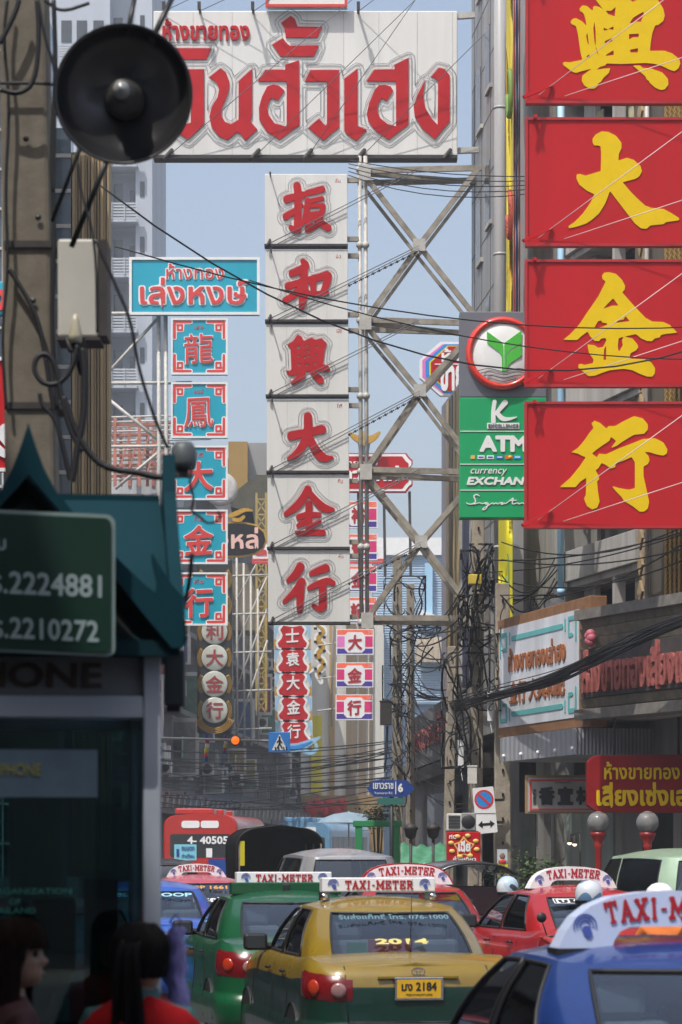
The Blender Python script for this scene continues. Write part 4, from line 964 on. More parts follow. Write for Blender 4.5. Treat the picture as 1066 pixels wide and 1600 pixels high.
# gold box and curved awning on that row
t = thing('golden_roof_box', 'gold ribbed sheet box topping a dark curved awning', 'roof box', P(372, 745, 130))
b = MB(); fbox(b, 357, 690, 387, 778, 130, 4); b.build('gold_front', M['goldsheet'], t)
b = MB(); fbox(b, 387.3, 692, 420, 750, 131, 4); b.build('grey_front', M['clad'], t)
b = MB(); b.slab([P(360, 792, 129), P(372, 765, 129), P(400, 742, 129), P(420, 742, 129), P(420, 870, 129), P(408, 878, 129), P(395, 800, 129)], (0, 5, 0)); b.build('curved_awning', mat('olive_awning', (.07, .065, .04), .7, var=.3), t)
b = MB(); fbox(b, 362, 880, 412, 985, 131, 3); b.build('lower_wall', mat('lower_tan', (.20, .17, .12), .8, var=.4, streak=True), t)
t = thing('lattice_tower', 'slim yellow lattice tower between the medallion sign and the white boards', 'tower', P(408, 1105, 124))
b = MB(); Y = 124
for x in (401, 416): b.bar(P(x, 770, Y), P(x, 1110, Y), .1); b.bar(P(x, 770, Y + .5), P(x, 1110, Y + .5), .1)
for k in range(14):
    y = 780 + k * 24; b.bar(P(401, y, Y), P(416, y + 22, Y), .06); b.bar(P(416, y, Y), P(401, y + 22, Y), .06); b.bar(P(401, y, Y), P(416, y, Y), .06)
b.build('lattice', mat('tower_ochre', (.38, .27, .08), .6, var=.3), t)
b = MB(); fbox(b, 403, 940, 414, 1095, Y + .2, .2); b.build('infill', mat('tower_panel', (.40, .28, .07), .7, var=.4, scale=3), t)
b = MB(); b.lathe([(.001, .04), (.42, .04), (.60, .0), (.60, -.12), (.4, -.2)], Matrix.Translation(P(345, 764, 100)) @ Matrix.Rotation(R(90), 4, 'X'), 28)
tag(b.build('round_sign', M['pale_steel']), 'pale round sign peeking out behind the teal squares', 'sign')
t = thing('scaffold_frame', 'tangle of pale pipe scaffolding behind the medallion sign', 'scaffold', P(385, 1160, 119))
for k in range(4):
    b = MB(); x = 370 + k * 11; b.tube([P(x, 860 + 20 * k, 119), P(x + 1, 1165, 119)], .05, 5); b.build('upright', M['pale_steel'], t)
for k in range(5):
    b = MB(); b.tube([P(362, 900 + 60 * k, 119), P(425, 898 + 60 * k, 119)], .045, 5); b.build('crossbar', M['pale_steel'], t)
b = MB()
for k in range(4): b.tube([P(366, 1155 - 70 * k, 119), P(418, 1000 - 50 * k, 119)], .04, 5)
b.build('brace', M['pale_steel'], t)
t = thing('red_rebar_frame', 'rusty red steel frame standing on a roof behind the teal squares', 'frame', P(220, 770, 112))
b = MB(); Y = 112
for k in range(8): x = 180 + 12 * k + 3 * math.sin(k * 5); b.bar(P(x, 652 + 8 * (k % 3), Y + (k % 3)), P(x, 760, Y + (k % 3)), .12)
for k in range(6): b.bar(P(172, 664 + 16 * k, Y), P(272, 662 + 16 * k, Y + 1), .1)
for k in range(5): b.bar(P(185 + 15 * k, 740, Y), P(203 + 15 * k, 680, Y), .07)
b.build('steel', mat('rebar_red', (.42, .16, .11), .7, var=.3), t)
b = MB()
for k in range(14): b.tube([P(174, 652 + 7.5 * k, Y + .6), P(330 - 60 * (k > 5), 648 + 7.6 * k, Y + .9)], .04, 4)
b.build('pipe', M['pale_steel'], t)
b = MB(); fbox(b, 170, 700, 270, 1200, 114, 8); b.build('grey_base', mat('pale_block', (.42, .43, .45), .8, var=.3, streak=True), t)

# tower block with balconies, gold sheet block, glass block on the left
t = thing('balcony_tower', 'tall grey concrete tower with slatted balconies behind the round bowl lamp', 'building', P(170, 1390, 190))
Y = 190
M['tower'] = mat('tower_concrete', (.44, .48, .54), .85, var=.16, scale=.25, streak=True)
b = MB(); b.slab([P(-160, -150, Y), P(172, -150, Y), P(172, 1380, Y), P(-160, 1380, Y)], (0, 16, 0)); b.slab([P(172, -150, Y + 2.2), P(212, -150, Y + 2.2), P(212, 1380, Y + 2.2), P(172, 1380, Y + 2.2)], (0, 13, 0)); b.slab([P(212.1, -150, Y + .6), P(238, -150, Y + .6), P(238, 1380, Y + .6), P(212.1, 1380, Y + .6)], (0, 15, 0)); b.build('wall', M['tower'], t)
for k in range(10):
    y = 86 + 86.5 * k - 60
    if y > 760: break
    b = MB(); fbox(b, 173, y + 57, 215, y + 61, Y - .2, 2.2); b.build('balcony_floor', M['tower'], t)
    b = MB()
    for j in range(6): fbox(b, 173, y + 31 + j * 4.6, 215, y + 33.6 + j * 4.6, Y - .2, .15)
    for x in (174, 194, 213.5): fbox(b, x, y + 30, x + 1.5, y + 57, Y - .3, .1)
    b.build('railing', mat('rail_grey', (.42, .44, .47), .6, var=.1), t)
    b = MB(); fbox(b, 178, y + 2, 192, y + 52, Y + 2.15, .1); b.build('balcony_door', M['glass_dark'], t)
    b = MB(); fbox(b, 203, y + 12, 210.5, y + 38, Y + 2.15, .1); fbox(b, 219, y - 2, 226, y + 22, Y + .55, .1); b.build('window', M['glass_dark'], t)
    for x in (96, 120, 146):
        b = MB(); fbox(b, x, y + 6, x + 16, y + 40, Y - .05, .1); b.build('window', M['glass_dark'], t)
    b = MB()
    for j in range(5): fbox(b, 92, y + 44 + j * 4, 168, y + 46 + j * 4, Y - .6, .15)
    b.build('balcony_slat', MATS['rail_grey'], t)
t = thing('gold_sheet_building', 'block clad in upright gold brown sheeting behind the near pole', 'building', P(130, 1390, 60))
Y = 60
b = MB(); b.slab([P(-140, 238, Y + .5), P(168, 238, Y + .5), P(168, 1370, Y + .5), P(-140, 1370, Y + .5)], (-.8, 8, 0)); b.build('wall', mat('brown_core', (.26, .20, .13), .8, var=.3, streak=True), t)
for k in range(12):
    x = 113 + k * 4.9
    b = MB(); fbox(b, x, 242, x + (3.4 if k % 3 else 4.2), 1360, Y - .12 * (k % 3 == 0), .7); b.build('gold_fin', mat('fin_gold_%d' % (k % 3), ((.44, .32, .16), (.33, .24, .125), (.38, .28, .14))[k % 3], .6, var=.3, streak=True, scale=2), t)
b = MB(); fbox(b, 84, 200, 111, 1360, Y - .1, .6); b.build('glass_strip', mat('blue_pane', (.06, .085, .11), .15, var=.3, scale=.8, spec=.7), t)
b = MB()
for k in range(14): fbox(b, 84, 240 + k * 55, 111, 246 + k * 55, Y - .14, .03)
b.build('glazing_bar', M['pale_steel'], t)
t = thing('glass_block', 'blue glass fronted block on the far side of the near pole', 'building', P(-40, 1390, 52))
b = MB(); fbox(b, -160, -120, 24, 1370, 52, 7); b.build('wall', MATS['blue_pane'], t)
b = MB()
for k in range(24): fbox(b, -160, -110 + k * 62, 24, -106 + k * 62, 51.93, .06)
for x in (-60, -20, 3, 17): fbox(b, x, -120, x + 2.5, 1370, 51.9, .09)
b.build('glazing_bar', M['pale_steel'], t)
t = board('wall_sign', 'piece of a red sign with white lettering just behind the near pole', -120, 560, 23, 735, 40, .25, M['red_board'])
c = MB(); frame_bars(c, -120, 558, 24, 737, 40, .05, .05); ptext(c, 'SOS', -60, 662, 20, 716, 40, depth=.03, w0=.003, bold=.06); c.build('lettering', M['white'], t)
t = board('small_teal_sign', 'sliver of teal and red sign peeping out behind the near pole', -80, 440, 13, 492, 41, .2, M['teal_board'])
c = MB(); ptext(c, 'ทอง', -50, 452, 11, 486, 41, depth=.03, w0=.003, bold=.06); c.build('lettering', M['coral'], t)

# unseen building row left of the camera, heights set to shade the phone booth
t = thing('shaded_shophouse', 'Near shophouse row shading the phone booth under its sheet awning', 'building', (-8.5, -4, 0))
M['plaster'] = mat('old_plaster', (.42, .38, .31), .85, var=.3, scale=.6, streak=True)
b = MB(); b.box(Vector((-8.5, -6, 6.6)), (9, 22.8, 13.2)); b.build('wall', M['plaster'], t)
b = MB(); b.box(Vector((-8.5, 9.6, 6.05)), (9, 8.2, 12.1)); b.build('wing', M['plaster'], t)
for f in range(3):
    for j in range(9):
        b = MB(); b.box(Vector((-3.99, -15 + j * 3.1, 5.2 + f * 3)), (.06, 1.7, 1.6)); b.build('window', M['glass_dark'], t)
b = MB(); b.box(Vector((-3.2, -2, 3.6)), (1.7, 27, .25)); b.build('canopy', M['parapet'], t)
b = MB(); b.slab([Vector((-3.95, -8, 4.0)), Vector((.7, -8, 3.85)), Vector((.7, 6.35, 3.85)), Vector((-3.95, 6.35, 4.0))], (0, 0, .06)); b.slab([Vector((-3.9, -8.1, .1)), Vector((.7, -8.1, .1)), Vector((.7, -8.1, 3.8)), Vector((-3.9, -8.1, 3.95))], (0, -.04, 0)); b.build('awning', wave_mat('awning_sheet', (.09, .095, .095), 0, 6, 'Y', .5), t)  # unseen awning and rear sheet, added to darken the booth and people

t = thing('shutter_shophouse', 'low shuttered shophouse row past the near pole on the shaded pavement', 'building', (-9, 30, 0))  # unseen row, added so the car sides reflect something dark
b = MB(); b.box(Vector((-10.2, 29.5, 4.5)), (9, 29, 9)); b.build('wall', mat('dim_plaster', (.12, .11, .10), .8, var=.3, streak=True), t)
for j in range(8):
    b = MB(); b.box(Vector((-5.68, 16.8 + j * 3.6, 1.5)), (.06, 3.0, 2.8)); b.build('shutter', M['interior'], t)
b = MB(); b.box(Vector((-5.0, 29.5, 3.4)), (1.3, 28.6, .15)); b.build('canopy', M['dark_steel'], t)
t = thing('facing_shophouse', 'plain shophouse block standing behind the viewer across the street end', 'building', (12, -34, 0))  # unseen block, added to cut sky reflections on the car rears
b = MB(); b.box(Vector((14, -36, 8)), (44, 8, 16)); b.build('wall', mat('facing_plaster', (.20, .18, .16), .8, var=.3, scale=.5, streak=True), t)
for f in range(5):
    for j in range(10):
        b = MB(); b.box(Vector((-5 + j * 4, -31.98, 1.8 + f * 3.1)), (2.4, .06, 1.7)); b.build('window', M['glass_dark'], t)

# ------------------------------------------------------------------ canopy signs and shops, lower right
def tpanel(name, q, n, th, m, par, bev=0):
    b = MB(); b.slab(q, n * th); return b.build(name, m, par, bev)
def SA(px, py=None, z=None, out=0):
    """plane of the white canopy sign"""
    Y = 15.38 / (.24 + (px - CX) / F); X = 3.98 + .24 * (47.5 - Y)
    p = Vector((X, Y, z if z is not None else H - (py - HY) * Y / F)); return p + NN * out
t = thing('canopy_shop_sign', 'long white canopy sign with teal key corners in a brown timber frame', 'sign', SA(840, 1150))
zt, zb = 5.98, 3.92
tpanel('timber_frame', [SA(778, z=zb - .05), SA(922, z=zb - .05), SA(922, z=zt + .05), SA(778, z=zt + .05)], -NN, .3, mat('brown_timber', (.24, .12, .055), .6, var=.3, scale=4), t, .015)
tpanel('panel', [SA(780.5, z=zb + .13, out=.012), SA(905, z=zb + .13, out=.012), SA(905, z=zt - .13, out=.012), SA(780.5, z=zt - .13, out=.012)], -NN, .05, mat('canopy_white', (.60, .62, .66), .6, var=.2, scale=2, streak=True), t)
u = (SA(905, z=4) - SA(780.5, z=4)).normalized(); AX = (u, Vector((0, 0, 1)), NN)
L = (SA(905, z=4) - SA(780.5, z=4)).length; O = (SA(905, z=4) + SA(780.5, z=4)) / 2; O.z = (zt + zb) / 2; O = O + NN * .012
c = MB(); st = []
w2, h2 = L / 2, (zt - zb) / 2 - .13
for sx in (-1, 1):
    for sy in (-1, 1):
        st += [[(sx * (w2 - .12), sy * (h2 - .5), .07), (sx * (w2 - .12), sy * (h2 - .12), .07)], [(sx * (w2 - .12), sy * (h2 - .12), .07), (sx * (w2 - .5), sy * (h2 - .12), .07)], [(sx * (w2 - .5), sy * (h2 - .12), .07), (sx * (w2 - .5), sy * (h2 - .4), .07)], [(sx * (w2 - .5), sy * (h2 - .4), .07), (sx * (w2 - .3), sy * (h2 - .4), .07)], [(sx * (w2 - .7), sy * (h2 - .3), .06), (sx * (w2 - .7), sy * (h2 - .12), .06)]]
for sy in (-1, 1): st += [[(-w2 + .85, sy * (h2 - .22), .09), (w2 - .85, sy * (h2 - .22), .09)]]
put(c, contours(field([], st, .025, .1), 0), O, .01, .002, AX); c.build('key_border', mat('key_teal', (.12, .42, .42), .6, var=.1), t)
c = MB(); text(c, 'ห้างขายทองเล่าฮง', O + Vector((0, 0, .28)), L * .72, .46, .02, .002, .03, AX); text(c, '金行 大興和記', O - Vector((0, 0, .3)), L * .70, .40, .02, .002, .03, AX); c.build('lettering', mat('rust_letter', (.32, .11, .04), .6, var=.3), t)
t = thing('canopy_edge', 'ribbed grey metal canopy edge under the long white sign', 'canopy', SA(850, 1180))
b = MB()
b.slab([SA(790, z=3.42, out=.1), SA(908, z=3.42, out=.1), SA(908, z=3.86, out=.1), SA(790, z=3.86, out=.1)], -NN * 1.9)
b.build('metal_edge', wave_mat('grey_rib', (.30, .31, .33), 0, 5, 'X', .5, .5), t)
b = MB()
for k in range(5): b.ball(SA(797 + k * 27, z=3.52, out=.12), .035, 6)
b.build('bulb', M['white'], t)
def SB(px, py=None, z=None, out=0):
    """plane of the brown slatted fascia that turns toward the camera"""
    n = Vector((-1, -.4, 0)).normalized(); t_ = (px - CX) / F; Y = (4.02 + .4 * 47.2) / (.4 + t_); X = 4.02 + .4 * (47.2 - Y)
    p = Vector((X, Y, z if z is not None else H - (py - HY) * Y / F)); return p + n * out
NB = Vector((-1, -.4, 0)).normalized()
t = thing('slatted_fascia', 'brown slatted canopy fascia with weathered red letters', 'fascia', SB(1000, 1110))
b = MB(); z0, z1 = 4.18, 5.68
for k in range(9): b.slab([SB(910, z=z0 + k * .165, out=0), SB(1180, z=z0 + k * .165, out=0), SB(1180, z=z0 + k * .165 + .15, out=.05), SB(910, z=z0 + k * .165 + .15, out=.05)], -NB * .35)
b.build('slat', mat('brown_slat', (.16, .135, .10), .75, var=.4, scale=4), t)
b = MB(); b.slab([SB(909, z=z1 - .05, out=.14), SB(1180, z=z1 - .05, out=.14), SB(1180, z=z1 + .12, out=.14), SB(909, z=z1 + .12, out=.14)], -NB * .6); b.slab([SB(909, z=z0 - .2, out=.14), SB(1180, z=z0 - .2, out=.14), SB(1180, z=z0 - .03, out=.14), SB(909, z=z0 - .03, out=.14)], -NB * .6); b.build('rail', mat('grey_timber', (.17, .155, .135), .8, var=.35, scale=5), t)
b = MB(); b.slab([SB(916, z=z0 + .16, out=.1), SB(1180, z=z0 + .16, out=.1), SB(1180, z=z0 + .95, out=.1), SB(916, z=z0 + .95, out=.1)], -NB * .04); b.build('dark_backing', mat('soot', (.05, .04, .038), .8, var=.4), t)  # plain dark board behind the letters
u = (SB(1100, z=4) - SB(922, z=4)); Lb = u.length; u.normalize(); O = (SB(1100, z=4) + SB(922, z=4)) / 2; O.z = z0 + .56; O = O + NB * .1
c = MB(); text(c, 'ห้างขายทองเลี่ยงเซ่ง', O, Lb, .78, .06, .002, .03, (u, Vector((0, 0, 1)), NB)); c.build('lettering', mat('faded_red_letter', (.36, .10, .085), .6, var=.5, scale=8), t)
b = MB()
for k in range(5): b.ball(SB(936 + 2 * math.cos(k * 1.3), z=5.3 + .07 * math.sin(k * 1.3), out=.16), .08, 8)
b.build('pink_rosette', mat('rosette', (.5, .12, .16), .6, var=.3), t)
t = thing('shop_interior', 'dark shop bays with shutters under the slatted canopy', 'shop', near(950, 0, -3))
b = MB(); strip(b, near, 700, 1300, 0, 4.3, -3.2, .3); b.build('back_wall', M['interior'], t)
b = MB(); strip(b, near, 850, 1300, 4.0, 4.28, .9, 4); b.build('ceiling', M['parapet'], t)
for p, w in ((772, 10), (838, 12), (861, 5), (962, 9), (1052, 12)):
    b = MB(); strip(b, near, p, p + w, 0, 4.0, -.1, .4); b.build('column', mat('shop_column', (.20, .19, .175), .8, var=.35, streak=True), t)
b = MB(); strip(b, near, 871, 930, 0.1, 2.85, -.3, .08); strip(b, near, 931, 958, .1, 2.85, -.3, .08); b.build('shutter', mat('grey_green_shutter', (.23, .26, .235), .6, var=.25, streak=True), t)
b = MB(); strip(b, near, 930, 1120, 3.05, 4.0, .3, .1); b.build('grey_panel', mat('upper_panel', (.17, .165, .17), .6, var=.2, streak=True), t)
b = MB(); strip(b, near, 791, 836, .1, 2.6, -.8, .1); b.build('dark_door', mat('door_dark', (.06, .055, .05), .4, var=.3), t)
t = thing('black_character_sign', 'pale shop sign with three black characters in a thin red border', 'sign', near(870, 2.6, .4))
def NPt(px, py, out): 
    Y = YN(px); p = near(px, 0, out); return Vector((p.x, p.y, H - (py - HY) * p.y / F))
Yb = 50.5
b = MB(); fbox(b, 821, 1211, 935, 1271, Yb, .15); b.build('timber_edge', mat('light_timber', (.30, .19, .09), .6, var=.2), t)
b = MB(); fbox(b, 825, 1215, 935, 1268, Yb - .012, .01); b.build('panel', mat('sign_cream', (.40, .39, .37), .5, var=.15), t)
c = MB()
for i, ch in enumerate('香宜林'): ptext(c, ch, 842 + i * 29, 1229, 867 + i * 29, 1258, Yb - .012, depth=.02, w0=.002, bold=.055, res=46)
ptext(c, 'หอมหงี', 868, 1220, 892, 1225, Yb - .012, depth=.01, w0=.002, res=16); ptext(c, '香港正', 833, 1232, 838, 1258, Yb - .012, depth=.01, w0=.002, res=16); c.build('character', M['black'], t)
c = MB(); frame_bars(c, 828, 1218, 940, 1266, Yb - .012, .03, .01, out=.006); c.build('red_border', M['coral'], t)
Yh = 46.3
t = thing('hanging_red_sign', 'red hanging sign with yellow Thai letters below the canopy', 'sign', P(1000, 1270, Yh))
b = MB(); b.slab([P(a, b_, Yh) for a, b_ in ((918, 1191), (925, 1183), (934, 1180), (1130, 1178), (1130, 1270), (934, 1269), (918, 1258))], (0, .35, 0)); b.build('panel', mat('deep_red_board', (.24, .008, .010), .6, var=.2, spec=.15), t, bev=.01)  # board red darkened in colour to stand for shade under the canopy
c = MB(); ptext(c, 'ห้างขายทอง', 944, 1190, 1062, 1218, Yh, depth=.02, w0=.003, bold=.02); ptext(c, 'เลี่ยงเซ่งเฮง', 932, 1222, 1092, 1262, Yh, depth=.02, w0=.003, bold=.035); c.build('lettering', M['yellow_letter'], t)
c = MB()
for x in (960, 1060): c.tube([P(x, 1182, Yh + .15), P(x, 1100, Yh + .15)], .02, 5)
c.build('hanger', M['dark_steel'], t)
t = thing('red_letter_fascia', 'grey canopy fascia with rusty red upright letters behind the pole tangle', 'fascia', far(680, 3))
Fa = lambda px, z: Vector(((px - CX) * (62 + (722 - px) * .195) / F, 62 + (722 - px) * .195, z))
b = MB(); b.slab([Fa(640, 3.98), Fa(722, 3.98), Fa(722, 5.35), Fa(640, 5.35)], (.3, .05, 0)); b.build('panel', mat('fascia_grey', (.17, .165, .16), .7, var=.35, scale=2, streak=True), t)
b = MB(); b.slab([Fa(638, 3.6), Fa(724, 3.6), Fa(724, 3.93), Fa(638, 3.93)], (1.2, .2, 0)); b.build('canopy', M['dark_steel'], t)
u = Fa(720, 5) - Fa(642, 5); Lf = u.length; u.normalize(); O = (Fa(720, 4.65) + Fa(642, 4.65)) / 2; NFa = u.cross(Vector((0, 0, 1)))
NFa = NFa if NFa.y < 0 else -NFa
c = MB(); text(c, 'ห้างทองแต้จิบฮุย', O, Lf * .92, 1.0, .06, .002, .02, (u, Vector((0, 0, 1)), NFa)); c.build('lettering', MATS['faded_red_letter'], t)
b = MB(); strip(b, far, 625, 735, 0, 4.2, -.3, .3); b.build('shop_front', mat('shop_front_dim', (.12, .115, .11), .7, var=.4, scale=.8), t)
b = MB(); strip(b, far, 668, 700, 1.0, 3.2, .05, .2); b.build('shop_board', mat('dim_board', (.20, .22, .24), .5, var=.2), t)

# ------------------------------------------------------------------ utility poles and cables
def cpole(name, label, px0, px1, ytop, Y, w=.3, lean=0, loc=None, holes=True, group=None):
    a = P((px0 + px1) / 2, HY, Y); base = Vector((a.x + lean, a.y, 0)); top = P((px0 + px1) / 2, ytop, Y)
    t = thing(name, label, 'utility pole', base, group)
    b = MB(); n = Vector((0, 1, 0)); w0, w1 = w * 1.12 / 2, w * .88 / 2
    vs = [base + Vector((sx * w0, sy * w0, 0)) for sx, sy in ((-1, -1), (1, -1), (1, 1), (-1, 1))] + [top + Vector((sx * w1, sy * w1, 0)) for sx, sy in ((-1, -1), (1, -1), (1, 1), (-1, 1))]
    b.add(vs, [(3, 2, 1, 0), (4, 5, 6, 7), (0, 1, 5, 4), (1, 2, 6, 5), (2, 3, 7, 6), (3, 0, 4, 7)]); b.build('shaft', M['concrete'], t, bev=.02)
    if holes:
        b = MB(); k = 0
        while 1.5 + k * .45 < top.z - .2:
            z = 1.5 + k * .45; p = base.lerp(top, z / top.z); b.box(p + Vector((0, -w0, 0)), (.035, .05, .06)); k += 1
        b.build('bolt_hole', M['black'], t)
    return t, base, top
GP = 'concrete utility poles on the right pavement'
pD = cpole('utility_pole', 'Pale square concrete pole beside the no parking sign', 773, 797, 912, 52.9, .29, group=GP)
pC = cpole('utility_pole', 'Concrete pole wrapped in black cable, partly behind the bank sign', 741, 757, 640, 57, .26, -.1, group=GP)
pB = cpole('utility_pole', 'Concrete pole with a rounded top, the shorter of the far pair', 635, 648, 912, 76, .23, group=GP)
pA = cpole('utility_pole', 'Taller one of the far concrete pole pair by the street name sign', 613, 629, 868, 75, .27, group=GP)
pE = cpole('utility_pole', 'Slim concrete pole mostly buried in hanging cables', 700, 712, 1010, 62, .22, -.1, group=GP)
def wire(mb, p, q, sag, r=.012, n=12, mi=0):
    p, q = Vector(p), Vector(q)
    mb.tube([p.lerp(q, i / n) - Vector((0, 0, sag * 4 * (i / n) * (1 - i / n))) for i in range(n + 1)], r, 5, mi)
def cable(p, q, sag, r, label, group, name='overhead_cable'):
    b = MB(); wire(b, p, q, sag, r); return tag(b.build(name, M['wire']), label, 'cable', group)
for i, (a, b_, sg, r) in enumerate((((150, 285, 34), (1100, 540, 40), 1.1, .012), ((180, 385, 35), (1100, 510, 40), .35, .010), ((390, 438, 36), (1100, 562, 40), .25, .009))):
    cable(P(*a), P(*b_), sg, r, ['Long black cable slanting across the sky and white column', 'Thin cable crossing the second white board and the bank emblem', 'Thin cable crossing the emblem and third red board'][i], None)
# cables fanning along the right pavement
GC = 'cables strung along the right facades'
for i in range(20):
    y0 = 836 + i * 9 + rnd.uniform(-5, 5); a = P(784 - (i % 3) * 20, max(930, y0 + 60), 53 + (i % 3) * 2.0); a.z = max(4.0, P(784, y0, 53).z * .98)
    q = P(1110, y0 - 10 - 5 * i + rnd.uniform(-25, 20), 45.5); q.x = 5.8
    if i > 5: q = near(868 + rnd.uniform(-6, 10), P(868, y0 - 20, 53).z, .05)
    cable(a, q, .15 + .4 * rnd.random(), .012 + .006 * rnd.random(), 'black cable strung along the right facades below the red boards', GC)
b = MB()
for i in range(22):
    o = Vector((rnd.uniform(-.08, .08), rnd.uniform(-.12, .12), rnd.gauss(0, .055)))
    pts = [P(700, 1105, 58), P(775, 1085, 51.5), P(850, 1063, 47.6), P(900, 1045, 46.2), P(960, 1015, 44.5), P(1010, 992, 43.6), P(1120, 950, 42)]
    pts = [p + o + Vector((rnd.uniform(-.05, .05), 0, rnd.uniform(-.06, .06) - (.06 if k == 2 else 0))) for k, p in enumerate(pts)]
    sm = smooth_stroke([tuple(p) for p in pts]); b.tube(sm, rnd.uniform(.007, .019), 5)
tag(b.build('cable_bundle', M['wire']), 'thick black bundle of cables swagged across the long white sign', 'cable bundle')
GC2 = 'cables between the far poles'
for i in range(26):
    a = P(640 + rnd.uniform(-25, 10), 955 + i * 9 + rnd.uniform(-8, 8), 75); q = P(745 + rnd.uniform(-20, 8), 900 + i * 14 + rnd.uniform(-20, 20), 58)
    cable(a, q, rnd.uniform(.1, .8), .012 + .008 * rnd.random(), 'black cable slung between the far pole pair and the cable wrapped pole', GC2)
GC3 = 'low cables across the far street'
for i in range(24):
    y = 1176 + i * 3.6 + rnd.uniform(-3, 3)
    cable(P(180, y - 6 + rnd.uniform(-12, 12), 88), P(622, y + rnd.uniform(-10, 10) - (i % 4) * 12, 76), rnd.uniform(.1, .5), .011 + .006 * rnd.random(), 'low black cable stretched across the street above the buses', GC3)
def tangle(name, label, boxes, n, Y, r, seed):
    q = random.Random(seed); b = MB()
    for i in range(n):
        x0, y0, x1, y1 = boxes[i % len(boxes)]
        k = q.randint(4, 8); cx, cy = q.uniform(x0, x1), q.uniform(y0, y1); pts = []
        a = q.uniform(0, 6.3)
        for j in range(k):
            pts.append(P(cx, cy, Y + q.uniform(-.6, .6))); a += q.uniform(-1.1, 1.1)
            cx += math.cos(a) * (x1 - x0) * .28; cy += math.sin(a) * (y1 - y0) * .22
            cx = min(x1, max(x0, cx)); cy = min(y1, max(y0, cy))
        b.tube(smooth_stroke([tuple(p) for p in pts]), q.uniform(.5, 1.2) * r, 4)
    return tag(b.build(name, M['wire']), label, 'cable tangle', kind='stuff')
tangle('cable_tangle', 'dense knot of black cables around the middle poles', [(720, 860, 772, 1000), (715, 980, 765, 1110), (690, 1020, 750, 1200), (735, 850, 770, 950), (716, 930, 745, 1010)], 85, 56.3, .022, 3)
tangle('cable_tangle', 'loose loops of black cable hanging from the far pole pair', [(600, 900, 665, 1010), (610, 980, 690, 1090), (598, 1040, 640, 1120), (600, 1100, 640, 1260)], 60, 74.4, .02, 5)
tangle('cable_tangle', 'cables draped down the front of the pale square pole', [(775, 990, 800, 1060), (764, 1060, 800, 1110), (782, 930, 870, 1000)], 34, 52.2, .016, 8)
b = MB(); b.box(P(742, 906, 56), (.26, .25, .2)); tag(b.build('meter_box', mat('dull_yellow', (.45, .34, .04), .6, var=.3), bev=.02), 'small yellow junction box on the cable wrapped pole', 'junction box')
for i, (x, y, Y, w, h, col, lb) in enumerate(((738, 1212, 55, .18, .32, 'off_white', 'Cream switch box low on the pole tangle'), (720, 1180, 60, .12, .55, 'white', 'White tube lamp box hanging in the cable tangle'), (766, 1105, 52.5, .1, .52, 'white', 'Slim white box beside the long white sign'), (603, 1115, 74, .3, .6, 'dark_steel', 'Dark speaker box on the far pole pair'), (708, 1100, 57, .2, .85, 'grey_steel', 'Tilted grey plank fixed on the tangled poles'))):
    b = MB(); b.box(P(x, y, Y), (w, w * .8, h)); b.box(P(x, y, Y) + Vector((0, 0, h / 2 + .02)), (w * 1.1, w * .9, .03)); b.tube([P(x, y, Y) - Vector((0, 0, h / 2)), P(x + 3, y + 40, Y)], .012, 5)
    tag(b.build('switch_box', M[col], bev=.01), lb, 'switch box')

# stays of the big signs
t = thing('stay_wires', 'thin steel stay wires running from the white boards to the gantry', 'stay wires', P(600, 975, YW))
for i in range(6):
    for dx, dy, o in ((0, 0, .32), (8, 3, .25)):
        b = MB(); b.tube([P(424 + dx, bots[i] + dy - 3, YW - .05), P(*[(655, 262), (655, 384), (655, 500), (656, 611), (656, 733), (658, 847)][i], YW - .1) + Vector((0, 0, -.05 * dy / 3))], .010, 4); b.build('stay_wire', M['dark_line'], t)
b = MB()
for k in range(3):
    for j in range(36): a_ = j / 35; p = P(546 + a_ * (mids[k][0] - 546), 446 + k * 233 + a_ * (mids[k][1] + 8 - 446 - k * 233), YW - .12); b.ball(p, .018 if j % 3 else .032, 4)
b.build('lamp_string', M['dark_steel'], t)
t = thing('sign_stays', 'thin stay wires crossing in front of the huge white board', 'stay wires', P(560, 245, YG))
for a, q in (((258, 17), (420, -60)), ((313, 17), (480, -60)), ((262, 245), (620, -60)), ((398, 245), (700, -50)), ((480, 246), (690, -60)), ((565, 245), (860, -50)), ((396, 18), (480, -40)), ((560, 18), (650, -50))):
    b = MB(); b.tube([P(*a, YG - .06), P(*q, YG - 1.2)], .009, 4); b.build('stay_wire', M['dark_line'], t)
for i in range(5):
    cable(P(545, 250 + i * 6, YW - 2), P(1105, 222 - i * 9 + 30, 47), .3 + .1 * i, .01, 'thin cable running from the white column to the near right facade', 'cables above the gantry')
# ------------------------------------------------------------------ foreground left: pole, lamp, box, booth
YP = 13.0
t = thing('utility_pole', 'Big weathered concrete pole nearest the viewer with hanging loops of cable', 'utility pole', P(62, HY, YP) * 1)
t.location = Vector((P(66, HY, YP).x, YP, .14))
b = MB(); a = P(70, HY, YP); a.z = .14; c_ = P(36, -160, YP); w0, w1 = .125, .105
b.add([a + Vector((sx * w0, sy * w0, 0)) for sx, sy in ((-1, -1), (1, -1), (1, 1), (-1, 1))] + [c_ + Vector((sx * w1, sy * w1, 0)) for sx, sy in ((-1, -1), (1, -1), (1, 1), (-1, 1))], [(3, 2, 1, 0), (4, 5, 6, 7), (0, 1, 5, 4), (1, 2, 6, 5), (2, 3, 7, 6), (3, 0, 4, 7)])
b.build('shaft', mat('near_pole_concrete', '6f675a', .85, var=.22, scale=9, bump=.12, bscale=60), t, bev=.02)
b = MB()
